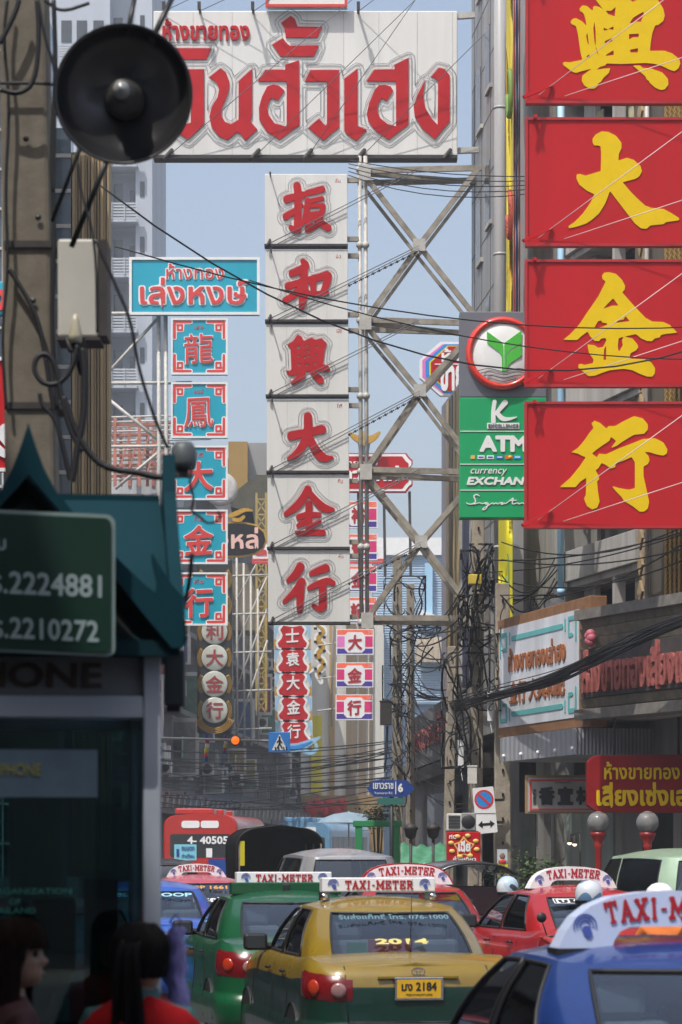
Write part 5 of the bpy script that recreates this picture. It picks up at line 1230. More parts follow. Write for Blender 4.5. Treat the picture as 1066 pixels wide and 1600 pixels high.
for x, y in ((41, 217), (60, 340), (52, 470)): b.lathe([(.014, .0), (.012, .004), (.001, .005)], Matrix.Translation(P(x, y, YP - .125)) @ Matrix.Rotation(R(90), 4, 'X'), 10)
b.build('bolt_hole', M['black'], t)
b = MB()
for y in (390, 640): b.box(P(54 + (y - 390) * .012, y, YP), (.25, .25, .03))
b.build('strap', M['dark_steel'], t)
for i, pts in enumerate(([(12, 0), (5, 60), (16, 160), (8, 300), (14, 420), (2, 520), (10, 640)], [(84, 0), (88, 120), (80, 240), (86, 370), (80, 500), (90, 640)], [(60, 0), (70, 60), (88, 110), (86, 200), (84, 300)], [(14, 420), (40, 460), (60, 500), (72, 560), (80, 620), (110, 750)], [(70, 0), (95, 20), (140, 5)], [(0, 140), (30, 148), (55, 130), (62, 60), (58, 0)], [(0, 130), (90, 130), (150, 150)], [(0, 68), (25, 20), (30, 0)])):
    b = MB(); b.tube(smooth_stroke([tuple(P(x, y, YP - .16 - .03 * (i % 3))) for x, y in pts]), .008 + .004 * (i % 2), 6); b.build('cable', M['wire'], t)
LC = ['black coiled cable loop beside the near concrete pole', 'thick sagging cable from the pale box to the booth roof', 'thin cable dropping from the lamp past the pale box', 'thin dark cable slanting down from the lamp to the booth mast']
for i, (pts, r) in enumerate((([(122, 540), (112, 580), (90, 602), (66, 600), (52, 578), (58, 556), (74, 552), (88, 570), (96, 620), (112, 680), (130, 705)], .012), ([(130, 545), (133, 590), (132, 650), (120, 705), (114, 745), (112, 752)], .016), ([(100, 620), (120, 680), (150, 722), (180, 735), (215, 738), (240, 745), (262, 746)], .014), ([(150, 375), (178, 440), (205, 500), (215, 570), (240, 650), (262, 700)], .008), ([(122, 255), (126, 300), (150, 375), (152, 520)], .006), ([(62, 615), (66, 635), (85, 650), (100, 700), (110, 750)], .01))):
    b = MB(); b.tube(smooth_stroke([tuple(P(x, y, 11.6)) for x, y in pts]), r, 6)
    tag(b.build('hanging_cable', M['wire']), (LC + ['thin wire hanging beside the pale box', 'short kinked cable below the coil at the near pole'])[i], 'cable')

YL = 12.0; q = YL / F
t = thing('street_lamp', 'round dark bowl lamp with a bulb, hung on wires by the near pole', 'lamp', P(193, 148, YL))
ML = Matrix.Translation(P(193, 148, YL)) @ Matrix.Rotation(R(90), 4, 'X') @ Matrix.Rotation(R(4), 4, 'X')
b = MB(); b.lathe([(.02, -.16), (40 * q, -.155), (75 * q, -.125), (98 * q, -.07), (106 * q, -.01), (108 * q, .012), (106 * q, .018), (103.5 * q, .006), (96 * q, -.055), (74 * q, -.105), (40 * q, -.135), (.02, -.14)], ML, 56); b.build('bowl', mat('lamp_bowl', (.085, .085, .09), .2, var=.3, scale=2, metal=.75, coat=.4), t)
b = MB(); b.lathe([(107 * q, .004), (109 * q, .012), (108 * q, .024), (105 * q, .018)], ML, 56); b.build('rim', M['black'], t)
b = MB(); b.lathe([(.02, -.14), (30 * q, -.13), (30 * q, -.07), (25 * q, -.05), (24 * q, .01), (18 * q, .02), (17 * q, .09), (.001, .09)], ML, 28); b.build('socket', mat('socket_dark', (.05, .048, .045), .3, var=.3), t)
b = MB(); b.lathe([(14 * q, .085), (13 * q, .12), (9 * q, .145), (.001, .152)], ML @ Matrix.Translation((0, -.0, 0)), 24); b.build('bulb', mat('bulb_glass', (.25, .25, .24), .08, var=.1, spec=.9), t)
b = MB()
for p0, p1, r in (((200, 50), (216, -30), .011), ((236, 66), (282, -30), .013), ((125, 232), (82, 345), .010), ((166, 255), (112, 385), .013)): b.tube([P(*p0, YL), P(*p1, YL + .2)], r, 6)
b.build('stay', M['black'], t)
YB = 12.6
t = thing('meter_cabinet', 'pale grey metal cabinet with a bare bulb beside the near pole', 'cabinet', P(125, 527, YB))
b = MB(); b.box(P(122, 450, YB) + Vector((0, .1, 0)), (64 / S(YB), .2, 154 / S(YB))); b.build('cabinet_body', mat('cabinet_grey', 'b9b5aa', .5, var=.14, scale=3), t, bev=.012)
b = MB(); b.box(P(156, 450, YB) + Vector((.015, .1, 0)), (.035, .22, 150 / S(YB))); b.box(P(123, 528, YB) + Vector((0, .1, -.005)), (68 / S(YB), .22, .012)); b.build('side_plate', M['dark_steel'], t)
b = MB(); Mb = Matrix.Translation(P(118, 531, YB - .06)); b.lathe([(.001, .115), (.012, .11), (.018, .08), (.03, .02), (.03, -.01), (.001, -.015)], Mb, 16); b.build('bulb', mat('frosted_bulb', (.42, .38, .27), .3, var=.1), t)
b = MB(); b.tube([P(118, 534, YB - .06), P(122, 560, YB), P(130, 585, YB)], .018, 6); b.tube([P(104, 527, YB), P(110, 548, YB), P(128, 552, YB), P(134, 530, YB)], .012, 6); b.build('cable_tail', M['wire'], t)

YBo = 9.4; q = YBo / F
t = thing('phone_booth', 'dark teal roofed phone booth with Thai style gable and glass sides', 'phone booth', (P(262, HY, YBo).x, YBo, .14))
teal = mat('booth_teal', '083039', .75, var=.14, scale=2, spec=.12); teal2 = mat('booth_teal_dark', '07262c', .75, var=.14, spec=.12)
steel = mat('booth_steel', '9aa1ab', .5, var=.12, scale=4)
xr = P(252, 0, YBo).x; xl = xr - 1.06; xc = (xr + xl) / 2
def BP(px, py, dy=0): return P(px, py, YBo + dy)
for nm, x, y in (('post', xr - .029, 0), ('post', xl + .029, 0), ('post', xr - .029, 1.0), ('post', xl + .029, 1.0)):
    b = MB(); b.box(Vector((x, YBo + y + .03, 1.33)), (.058, .06, 2.38)); b.build(nm, steel, t, bev=.006)
zt1 = BP(0, 1088).z; zt2 = BP(0, 1122).z
b = MB()
for y in (0, 1.0): b.box(Vector((xc, YBo + y + .03, (zt1 + zt2) / 2)), (1.06 - .118, .05, zt1 - zt2))
b.box(Vector((xr - .029, YBo + .53, (zt1 + zt2) / 2)), (.05, .93, zt1 - zt2)); b.box(Vector((xl + .029, YBo + .53, (zt1 + zt2) / 2)), (.05, .93, zt1 - zt2)); b.build('rail', steel, t, bev=.005)
b = MB(); b.box(Vector((xc, YBo + .05, (zt1 + 2.52) / 2)), (1.06 - .118, .03, 2.52 - zt1 - .002)); fas = b.build('fascia', mat('booth_fascia', '6c6e72', .5, var=.35, scale=3), t)
c = MB(); text(c, 'TELEPHONE', Vector((xc - .065, YBo + .034, (zt1 + 2.50) / 2)), .80, .085, .006, .0, .03); c.build('lettering', mat('faded_brown', '3a2a22', .7, var=.4, scale=20), t)
zg0, zg1 = .35, zt2
b = MB(); b.box(Vector((xc, YBo + .05, (zg0 + zg1) / 2)), (.94, .008, zg1 - zg0 - .01)); b.build('front_pane', glass_mat('booth_glass', (.40, .56, .57), .7, .02), t)
b = MB(); b.box(Vector((xr - .03, YBo + .53, (zg0 + zg1) / 2)), (.008, .9, zg1 - zg0 - .01)); b.box(Vector((xl + .03, YBo + .53, (zg0 + zg1) / 2)), (.008, .9, zg1 - zg0 - .01)); b.build('side_pane', MATS['booth_glass'], t)
b = MB(); b.box(Vector((xc, YBo + 1.0, (1.2 + zg1) / 2)), (.94, .008, zg1 - 1.2)); b.build('back_pane', MATS['booth_glass'], t)
b = MB(); b.box(Vector((xc, YBo + 1.0, .7)), (.94, .03, 1.0)); b.box(Vector((xc, YBo + 1.0, 1.21)), (.94, .05, .04)); b.box(Vector((xc - .1, YBo + .98, 1.5)), (.03, .04, .6)); b.build('back_panel', mat('booth_back', (.028, .036, .038), .5, var=.4, scale=2), t)
b = MB(); b.box(Vector((xc, YBo + .03, .25)), (.94, .05, .2)); b.build('kick_plate', steel, t)
b = MB(); q0, q1 = BP(0, 1172, .03), BP(155, 1246, .03); b.box(Vector(((xl + .08 + q1.x) / 2, YBo + .04, (q0.z + q1.z) / 2)), (q1.x - xl - .08, .006, q0.z - q1.z)); st_ = b.build('card_sticker', mat('sticker_pale', '5d707c', .5, var=.25, scale=6), t)
c = MB(); text(c, 'CARDPHONE', P(10, 1203, YBo + .033), 116 * q, 20 * q, .003, .0, .03); c.build('sticker_lettering', mat('sticker_yellow', '8d8a55', .5, var=.2), st_)
c = MB(); text(c, 'TELEPHONE ORGANIZATION', P(0, 1392, YBo + .045), 232 * q, 9 * q, .002, .0, .02); text(c, 'OF', P(28, 1408, YBo + .045), 18 * q, 9 * q, .002, 0, .02); text(c, 'THAILAND', P(20, 1422, YBo + .045), 80 * q, 9 * q, .002, 0, .02); c.build('pane_lettering', mat('letter_green', '2b7468', .5, var=.2), t)
b = MB(); a = P(116, 1460, YBo + .6); b.box(a, (.16, .12, .26)); ph = b.build('telephone', mat('phone_amber', (.10, .075, .02), .4, var=.2), t, bev=.015)
b = MB(); b.tube([a + Vector((-.1, -.09, .1)), a + Vector((-.1, -.1, -.1))], .022, 10); b.ball(a + Vector((-.1, -.09, .1)), .03, 8); b.ball(a + Vector((-.1, -.09, -.1)), .03, 8); b.tube([a + Vector((-.1, -.09, -.12)), a + Vector((-.05, -.12, -.3)), a + Vector((0, -.05, -.2))], .008, 6); b.build('handset', M['black'], ph)
b = MB(); b.box(Vector((xr - .14, YBo + .9, 1.25)), (.07, .02, 1.0)); b.box(Vector((xr - .2, YBo + .9, 1.25)), (.05, .02, 1.0), mi=1); b.build('inner_poster', [mat('poster_brown', (.10, .045, .02), .6, var=.2), mat('poster_green', (.02, .10, .07), .6, var=.2)], t)
# roof: cross gabled, bargeboards with finials and hooked ends
zr = BP(0, 757).z; ze = BP(0, 1008).z; xa = BP(42, 0).x
yf, yb_ = YBo - .06, YBo + 1.12; xe = BP(278, 0).x; xw = 2 * xa - xe - .0
b = MB()
b.slab([Vector((xw, yf + .1, ze)), Vector((xe, yf + .1, ze)), Vector((xe - .03, (yf + yb_) / 2, zr)), Vector((xw + .03, (yf + yb_) / 2, zr))], (0, .02, .03))
b.slab([Vector((xw, yb_, ze)), Vector((xe, yb_, ze)), Vector((xe - .03, (yf + yb_) / 2, zr)), Vector((xw + .03, (yf + yb_) / 2, zr))], (0, .0, .03))
b.build('roof', teal, t)
za = BP(0, 750).z
b = MB(); 
for s in (-1, 1): b.slab([Vector((xa, yf + .05, za)), Vector((xa, (yf + yb_) / 2, za - .02)), Vector((xa + s * (xe - xa - .02), (yf + yb_) / 2, ze)), Vector((xa + s * (xe - xa - .02), yf + .05, ze))], (0, 0, .02))
b.build('gable_roof', teal2, t)
b = MB(); b.slab([Vector((xa, yf + .12, za - .05)), Vector((xa - (xe - xa - .1), yf + .12, ze)), Vector((xa + (xe - xa - .1), yf + .12, ze))], (0, .02, 0)); b.build('gable_panel', mat('gable_dark', '071416', .6, var=.2), t)
out = [(42, 668), (52, 700), (66, 738), (84, 772), (112, 806), (150, 846), (188, 884), (224, 918), (238, 928), (240, 910), (233, 880), (232, 866), (245, 888), (262, 914), (280, 934), (281, 1012), (262, 1012), (225, 968), (180, 912), (130, 850), (84, 796), (42, 748)]
loop = [((x - 42) * q, -(y - 750) * q) for x, y in out] + [(-(x - 42) * q, -(y - 750) * q) for x, y in out[::-1][1:-1]]
c = MB(); put(c, [loop], P(42, 750, yf), .05, 0); c.build('bargeboard', teal, t, bev=.006)
b = MB(); b.box(Vector((xa, yf + .04, ze - .015)), (2 * (xe - xa), .12, .05)); b.build('eave', teal2, t)
side = [(-.62, .02), (-.55, .16), (-.42, .34), (-.2, .62), (-.06, .85), (0, 1.06), (.06, .85), (.2, .62), (.42, .34), (.55, .16), (.62, .02), (.5, .0), (0, .72), (-.5, 0)]
for xs in (xe - .02, xw - .02):
    c = MB(); put(c, [[(a * .97, z * (BP(0, 693).z - ze)) for a, z in side]], Vector((xs, (yf + yb_) / 2, ze)), .045, 0, (Vector((0, 1, 0)), Vector((0, 0, 1)), Vector((1, 0, 0)))); c.build('side_bargeboard', teal, t, bev=.005)
b = MB(); b.box(P(283, 860, YBo + .75), (.055, .06, 150 * q)); b.tube([P(283, 780, YBo + .75), P(283, 1060, YBo + .75)], .016, 8); b.build('corner_pole', mat('pole_grey', '4b4f50', .6, var=.2), t)
t2 = thing('flood_lamp', 'grey flood lamp head on the booth roof corner with dangling wire', 'lamp', P(286, 745, YBo + .75))
b = MB(); b.lathe([(.001, .055), (.03, .052), (.045, .03), (.048, -.02), (.04, -.045), (.001, -.05)], Matrix.Translation(P(287, 714, YBo + .75)), 20); b.build('lamp_head', mat('lamp_grey', '4d5254', .5, var=.15), t2)
b = MB(); b.box(P(284, 738, YBo + .75), (.05, .05, .035)); b.build('neck', M['dark_steel'], t2)
b = MB(); b.tube(smooth_stroke([tuple(P(x, y, YBo + .7)) for x, y in ((300, 730), (296, 755), (304, 780), (298, 800), (312, 806), (322, 818), (338, 816), (346, 806), (340, 800))]), .005, 5); b.tube(smooth_stroke([tuple(P(x, y, YBo + .7)) for x, y in ((300, 865), (298, 900), (290, 940), (284, 960))]), .008, 5); b.build('wire_tail', M['wire'], t2)
t2 = thing('booth_speaker', 'dark grey narrow box fixed under the booth roof corner', 'speaker box', P(274, 1108, YBo + .4))
b = MB(); b.box(P(274, 1060, YBo + .4), (34 * q, .1, 92 * q)); b.build('box_body', mat('speaker_grey', '33393b', .5, var=.2), t2, bev=.008)
b = MB(); b.box(P(272, 1108, YBo + .4), (22 * q, .07, 10 * q)); b.build('box_foot', M['black'], t2)
# the green notice on the booth
bpy.data.objects['phone_booth'].rotation_euler = (0, 0, R(7))
YS = 9.2; q2 = YS / F
t = thing('green_notice', 'dark green notice board with pale phone numbers in front of the booth roof', 'notice', P(85, 1022, YS))
def rrect(x0, y0, x1, y1, r, n=6):
    o = []
    for cx, cy, a0 in ((x1 - r, y1 - r, 0), (x0 + r, y1 - r, 90), (x0 + r, y0 + r, 180), (x1 - r, y0 + r, 270)):
        o += [(cx + r * math.cos(R(a0 + 90 * k / n)), cy + r * math.sin(R(a0 + 90 * k / n))) for k in range(n + 1)]
    return o
U = Vector((1, 0, -.045)).normalized(); AXN = (U, Vector((0, 0, 1)), Vector((0, -1, 0)))
O = P(35, 912, YS); g = lambda l: [[((x - 35) * q2, -(y - 912) * q2) for x, y in r] for r in l]
b = MB(); put(b, g([rrect(-110, 798, 180, 1020, 14)]), O, .02, -.02, AXN); b.build('rim', mat('notice_rim', '6e7f7c', .5, var=.2), t)
b = MB(); put(b, g([rrect(-104, 804, 174, 1014, 10)]), O, .006, .001, AXN); b.build('panel', mat('notice_green', '0a2a20', .4, var=.1), t)
c = MB(); text(c, 'ร.2224881', P(72, 913, YS), 176 * q2, 36 * q2, .003, .007, .02, AXN); text(c, 'ทร.2210272', P(60, 983, YS), 190 * q2, 34 * q2, .003, .007, .02, AXN); text(c, 'ป้อม', P(-15, 846, YS), 50 * q2, 26 * q2, .003, .007, .02, AXN); c.build('lettering', mat('notice_letter', '7f8f90', .5, var=.15), t)
b = MB()
for x in (-60, 140): b.box(P(x, 912, YS + .1), (.03, .2, .06))
b.build('bracket', M['dark_steel'], t)
t = thing('purple_bag', 'crumpled purple plastic bag hung on the booth post', 'bag', P(276, 1595, YBo + .5))
b = MB(); vs = []; fs = []; n = 12
prof = [(1447, .030, .004), (1454, .046, .0), (1466, .050, -.006), (1480, .046, .004), (1496, .055, -.004), (1512, .050, .006), (1530, .058, -.006), (1548, .056, .008), (1566, .066, .0), (1584, .062, .006), (1610, .066, -.004), (1630, .03, 0)]
for k, (y, r, dx) in enumerate(prof):
    for j in range(n):
        a = 2 * math.pi * j / n; rr = r * (1 + .20 * math.sin(a * 3 + k * 1.9) + .16 * math.sin(a * 5 + k * 2.7))
        vs.append(P(276, y, YBo + .5) + Vector((dx + rr * .62 * math.cos(a), rr * .8 * math.sin(a), 0)))
for k in range(len(prof) - 1):
    for j in range(n): fs.append((k * n + j, k * n + (j + 1) % n, (k + 1) * n + (j + 1) % n, (k + 1) * n + j))
b.add(vs, fs, smooth=True); b.build('bag_body', mat('purple_plastic', '7d72ab', .4, var=.25, scale=14, bump=.6, bscale=18), t)
b = MB(); b.tube([P(266, 1440, YBo + .5), P(276, 1454, YBo + .5), P(284, 1440, YBo + .5), P(275, 1428, YBo + .5), P(266, 1440, YBo + .5)], .004, 5); b.build('bag_handle', MATS['purple_plastic'], t)

# ------------------------------------------------------------------ people
SKIN = mat('skin', (.27, .155, .105), .5, var=.08, scale=20)
HAIR_D = mat('hair_black', (.008, .007, .007), .8, var=.3, scale=40, spec=.06)
HAIR_B = mat('hair_brown', (.013, .007, .005), .8, var=.4, scale=40, spec=.06)
def skin_mesh(chain, edges, name, sub=2):
    me = bpy.data.meshes.new(name); me.from_pydata([c[0] for c in chain], edges, [])
    o = bpy.data.objects.new(name, me); COL.objects.link(o)
    o.modifiers.new('s', 'SKIN')
    for v, c in zip(me.skin_vertices[0].data, chain): v.radius = (c[1], c[2] if len(c) > 2 else c[1]); v.use_root = False
    me.skin_vertices[0].data[0].use_root = True
    m = o.modifiers.new('u', 'SUBSURF'); m.levels = sub; m.render_levels = sub
    ev = bpy.data.meshes.new_from_object(o.evaluated_get(bpy.context.evaluated_depsgraph_get()))
    vs = [v.co.copy() for v in ev.vertices]; fs = [tuple(p.vertices) for p in ev.polygons]
    bpy.data.objects.remove(o); bpy.data.meshes.remove(me); bpy.data.meshes.remove(ev)
    return vs, fs
def head_verts(k=1.0, n=36):
    """head about .23 tall, face toward +x, chin at z=0"""
    rows = [(0.0, .050, -.015, .030), (.008, .070, -.035, .044), (.022, .083, -.060, .054), (.04, .084, -.075, .062), (.055, .085, -.084, .066), (.066, .083, -.088, .068), (.078, .087, -.09, .070), (.09, .086, -.092, .072), (.105, .080, -.094, .074), (.12, .083, -.096, .075), (.137, .087, -.097, .075), (.155, .086, -.097, .074), (.175, .080, -.094, .070), (.195, .066, -.082, .060), (.21, .046, -.062, .044), (.221, .022, -.034, .022), (.2245, .002, -.004, .002)]
    nose = {.066: .006, .078: .022, .09: .026, .105: .016, .12: .009, .137: .003}; lip = {.04: .006, .055: .008, .022: .004}
    vs = []; fs = []
    for z, f, bk, s in rows:
        for j in range(n):
            a = 2 * math.pi * j / n; ca, sa = math.cos(a), math.sin(a)
            x = (f if ca > 0 else -bk) * (abs(ca) ** .85) * (1 if ca > 0 else -1); y = s * (abs(sa) ** .9) * (1 if sa > 0 else -1)
            d = min(a, 2 * math.pi - a)
            x += nose.get(z, 0) * math.exp(-(d / .16) ** 2) + lip.get(z, 0) * math.exp(-(d / .3) ** 2)
            if .10 < z < .13: x -= .010 * math.exp(-((d - .38) / .16) ** 2)
            if .07 < z < .125: y += .012 * math.exp(-((d - 1.65) / .13) ** 2) * (1 if sa > 0 else -1)
            vs.append(Vector((x * k, y * k, z * k)))
    for i in range(len(rows) - 1):
        for j in range(n): fs.append((i * n + j, i * n + (j + 1) % n, (i + 1) * n + (j + 1) % n, (i + 1) * n + j))
    fs.append(list(range(n))[::-1])
    return vs, fs
def hand(chain, edges, iw, d, side, fwd):
    """palm and five bent fingers below the wrist vertex iw"""
    w = Vector(chain[iw][0]); d = Vector(d).normalized(); f = Vector(fwd).normalized(); o = d.cross(f).normalized() * side
    i = len(chain); chain.append((w + d * .045, .026, .016)); edges.append((iw, i)); chain.append((w + d * .085, .034, .014)); edges.append((i, i + 1)); pm = i + 1
    for k, L in enumerate((.062, .072, .068, .052)):
        base = w + d * .092 + f * (.027 - .018 * k); i = len(chain)
        chain += [(base, .0085), (base + d * L * .5 + o * .006, .008), (base + d * L * .85 + o * .022, .0065)]; edges += [(pm, i), (i, i + 1), (i + 1, i + 2)]
    i = len(chain); chain += [(w + d * .05 + f * .035 + o * .006, .0105), (w + d * .085 + f * .045 + o * .018, .009)]; edges += [(pm - 1, i), (i, i + 1)]
def person(label, loc, face, parts_mats, shoulder=.18, height=1.6, arms=None, legs=None, lean=(0, 0), hk=1.0, seated=False, group=None):
    """standing or seated figure; face = heading angle of the body; returns (Empty, matrix of head)"""
    k = height / 1.62
    fx = Vector((math.cos(face), math.sin(face), 0)); lx = Vector((-fx.y, fx.x, 0)); up = Vector((0, 0, 1)); L = Vector(loc)
    def Q(f, l, z): return L + fx * (f * k) + lx * (l * k) + up * (z * k)
    hip = .86 if not seated else seated
    hz = hip + .55; ln = lean[0]
    ch = [(Q(0, 0, hip), .115, .14), (Q(ln * .3, 0, hip + .16), .10, .12), (Q(ln * .6, 0, hip + .32), .105, .135), (Q(ln * .9, 0, hip + .45), .085, .12), (Q(ln, 0, hip + .52), .05, .055), (Q(ln * 1.05 + .01, 0, hip + .60), .045, .047)]
    ch = [(c[0], c[1] * k, c[2] * k) for c in ch]; ed = [(0, 1), (1, 2), (2, 3), (3, 4), (4, 5)]
    for s in (-1, 1):
        i = len(ch); A = arms or [(0, .24, hip + .22), (.06, .25, hip - .02)]
        pts = [(ln * .9, .15, hip + .455)] + [(a[0], a[1], a[2]) for a in A]
        for (f, l, z), r in zip(pts, (.055, .042, .030)): ch.append((Q(f, s * l, z), r * k))
        ed += [(3, i), (i, i + 1), (i + 1, i + 2)]
        hand(ch, ed, i + 2, ch[i + 2][0] - ch[i + 1][0], s, fx)
        i = len(ch); G = legs or [(0.02, .1, .46), (0, .1, .08)]
        pts = [(.0, .09, hip - .06)] + list(G)
        for (f, l, z), r in zip(pts, (.085, .058, .042)): ch.append((Q(f, s * l, z), r * k))
        ch.append((Q(G[-1][0] + .13, s * G[-1][1], G[-1][2] - .04), .035 * k)); ed += [(0, i), (i, i + 1), (i + 1, i + 2), (i + 2, i + 3)]
    return ch, ed, Q, hip, ln
def make_person(label, loc, face, head_face, height, shirt, trousers, hair, hair_style, seated=False, nd=0, hw=1.0, arms=None, legs=None, lean=(0, 0), vest=None, collar=None, helmet=None, group=None):
    t = thing('person', label, 'person', loc, group)
    ch, ed, Q, hip, ln = person(label, loc, face, None, height=height, seated=seated, arms=arms, legs=legs, lean=lean)
    vs, fs = skin_mesh(ch, ed, 'body'); k = height / 1.62
    nk = Q(ln * 1.05 + .02, 0, hip + .585 - nd)
    hx = Vector((math.cos(head_face), math.sin(head_face), 0)); hy = Vector((-hx.y, hx.x, 0))
    def HM(v): return nk + hx * v.x + hy * v.y + Vector((0, 0, v.z + .02))
    b = MB()
    zt_, zw = (hip + .5) * k + loc[2], (hip + .02) * k + loc[2]
    L = Vector(loc)
    for f in fs: pass
    def mi_of(f):
        c = sum((vs[i] for i in f), Vector()) / len(f)
        if c.z > zt_ + .035 * k: return 0
        dd = ((c - L).x * -math.sin(face) + (c - L).y * math.cos(face))
        if seated:
            return 1 if c.z > zw - .02 else 2
        if abs(dd) > .2 * k and c.z < (hip + .2) * k + loc[2]: return 0
        return 1 if c.z > zw else 2
    b.v = [tuple(v) for v in vs]
    for f in fs: b.f.append(list(f)); b.m.append(mi_of(f)); b.sm.append(True)
    hv, hf = head_verts(k); b.add([HM(v) for v in hv], hf, 0, True)
    for s in (-1, 1):
        b.ball(HM(Vector((.074, s * .031, .113)) * k), .0105 * k, 8, 3)
    b.add([HM(Vector(p) * k) for p in ((.0885, -.02, .0475), (.097, 0, .0475), (.0885, .02, .0475), (.0975, 0, .051), (.0965, 0, .044))], [(0, 1, 3), (1, 2, 3), (0, 4, 1), (1, 4, 2)], 4, True)
    body = b.build('body', [SKIN, shirt, trousers, mat('eye_dark', (.02, .015, .012), .2, var=0), mat('lip', (.35, .12, .10), .4, var=0)], t)
    if hair is not None:
        c = MB(); n = 36; rows = []
        zs = hair_style['zs']
        hv2, _ = head_verts(k * 1.0, n)
        vs2 = []; fs2 = []
        q = random.Random(4)
        for i, (z, pf, pb, ps) in enumerate(zs):
            for j in range(n):
                a = 2 * math.pi * j / n; ca, sa = math.cos(a), math.sin(a)
                x = (pf if ca > 0 else pb) * ca; y = ps * sa; wv = 1 + .03 * math.sin(a * 9 + i * .6) + .02 * q.uniform(-1, 1)
                vs2.append(HM(Vector((x * wv * hw, y * wv * hw, z)) * k))
        for i in range(len(zs) - 1):
            for j in range(n):
                a = (j + .5) * 2 * math.pi / n; d = min(a, 2 * math.pi - a)
                zz = (zs[i][0] + zs[i + 1][0]) / 2
                if zz < hair_style['fringe'] and d < hair_style['open']: continue
                fs2.append((i * n + j, i * n + (j + 1) % n, (i + 1) * n + (j + 1) % n, (i + 1) * n + j))
        c.add(vs2, fs2, 0, True)
        for m in range(170):
            a = q.uniform(0, 2 * math.pi); d = min(a, 2 * math.pi - a); i0 = len(zs) - 2; pp = []; a2 = a
            for i in range(len(zs) - 2, -1, -1):
                if zs[i][0] < hair_style['fringe'] - .01 and d < hair_style['open'] + .02: break
                z, pf, pb, ps = zs[i]; a2 += q.uniform(-.05, .05); rr = hw * q.uniform(.99, 1.045)
                pp.append(HM(Vector(((pf if math.cos(a2) > 0 else pb) * math.cos(a2) * rr, ps * math.sin(a2) * rr, z + q.uniform(-.004, .004))) * k))
            if len(pp) > 2: c.tube(smooth_stroke([tuple(p) for p in pp]), .0022, 4)
        if hair_style.get('tail'):
            pts = hair_style['tail']
            for m in range(44):
                o = Vector((q.uniform(-.02, .02), q.uniform(-.05, .05), 0)); e = Vector((q.uniform(-.03, .03), q.uniform(-.03, .03), q.uniform(-.05, .03)))
                pp = [HM((Vector(p) + o * (.5 + i / len(pts)) + (e if i == len(pts) - 1 else Vector())) * k) for i, p in enumerate(pts)]
                c.tube(smooth_stroke([tuple(p) for p in pp]), .009 * k, 5)
            c.tube([HM(Vector((pts[0][0], y, pts[0][2])) * k) for y in (-.03, 0, .03)], .016, 8, mi=1)
            for s in (-1, 1): c.tube([HM(Vector((-.03, s * .072, .17)) * k), HM(Vector((-.06, s * .066, .185)) * k)], .006, 6, mi=1)
        c.build('hair', [hair, mat('hair_clip', (.22, .15, .10), .3, var=.1)], t)
    if vest:
        c = MB()
        for s in (0,):
            rr = [(hip + .02, .155, .195), (hip + .2, .14, .185), (hip + .35, .145, .20), (hip + .44, .135, .205), (hip + .485, .11, .17), (hip + .515, .075, .10), (hip + .53, .066, .072)]
            n = 30; v2 = []; f2 = []
            for i, (z, a_, b_) in enumerate(rr):
                for j in range(n):
                    an = 2 * math.pi * j / n; v2.append(Q(ln * .8 + a_ * math.cos(an), b_ * math.sin(an), z + .012 * math.sin(an * 4 + i)))
            for i in range(len(rr) - 1):
                for j in range(n): f2.append((i * n + j, i * n + (j + 1) % n, (i + 1) * n + (j + 1) % n, (i + 1) * n + j))
            c.add(v2, f2, 0, True)
        c.build('vest', vest, t)
    if collar:
        c = MB(); c.lathe([(.062 * k, 0), (.058 * k, .035 * k), (.063 * k, .042 * k), (.068 * k, .035 * k), (.072 * k, 0)], Matrix.Translation(Q(ln, 0, hip + .515)), 24); c.build('collar', collar, t)
    if helmet:
        c = MB(); C_ = HM(Vector((-.008, 0, .125)) * k)
        Mh = Matrix.Translation(C_) @ Matrix(((hx.x, hy.x, 0, 0), (hx.y, hy.y, 0, 0), (0, 0, 1, 0), (0, 0, 0, 1)))
        c.lathe([(.118, -.09), (.128, -.06), (.133, -.01), (.128, .04), (.108, .085), (.07, .118), (.03, .131), (.001, .134)], Mh, 28); hm = c.build('helmet', helmet, t)
        c = MB(); c.lathe([(.134, -.045), (.1375, .0), (.132, .045)], Mh, 14, a0=-1.1, a1=1.1); c.build('visor', M['glass_dark'], hm)
        c = MB(); c.lathe([(.12, -.095), (.132, -.085), (.1315, -.06)], Mh, 28); c.build('helmet_trim', M['black'], hm)
    return t
HS_PONY = dict(zs=[(.05, .05, .098, .079), (.08, .06, .104, .085), (.12, .096, .108, .086), (.15, .098, .110, .086), (.18, .09, .106, .081), (.205, .07, .088, .066), (.225, .042, .058, .042), (.236, .003, .004, .003)], fringe=.145, open=1.15, tail=[(-.10, 0, .165), (-.15, 0, .15), (-.165, 0, .08), (-.155, 0, -.02), (-.14, 0, -.14), (-.135, 0, -.22)])
HS_LONG = dict(zs=[(-.20, .05, .135, .10), (-.1, .055, .125, .10), (0, .06, .118, .094), (.06, .07, .112, .09), (.1, .094, .108, .087), (.13, .101, .108, .087), (.16, .10, .106, .085), (.185, .088, .10, .078), (.21, .068, .082, .062), (.228, .04, .055, .04), (.238, .003, .004, .003)], fringe=.125, open=1.0)
make_person('woman seen from behind with black ponytail, red vest and teal collar', (P(218, HY, 8.6).x, 8.6, .14), R(88), R(79), 1.48, mat('teal_shirt', (.012, .075, .075), .7, var=.15), mat('dark_trousers', (.03, .03, .04), .8), HAIR_D, HS_PONY, nd=.062, hw=1.1, vest=mat('red_vest', (.25, .006, .008), .8, var=.2, scale=8, bump=.2, bscale=30, spec=.1), collar=MATS['teal_shirt'])
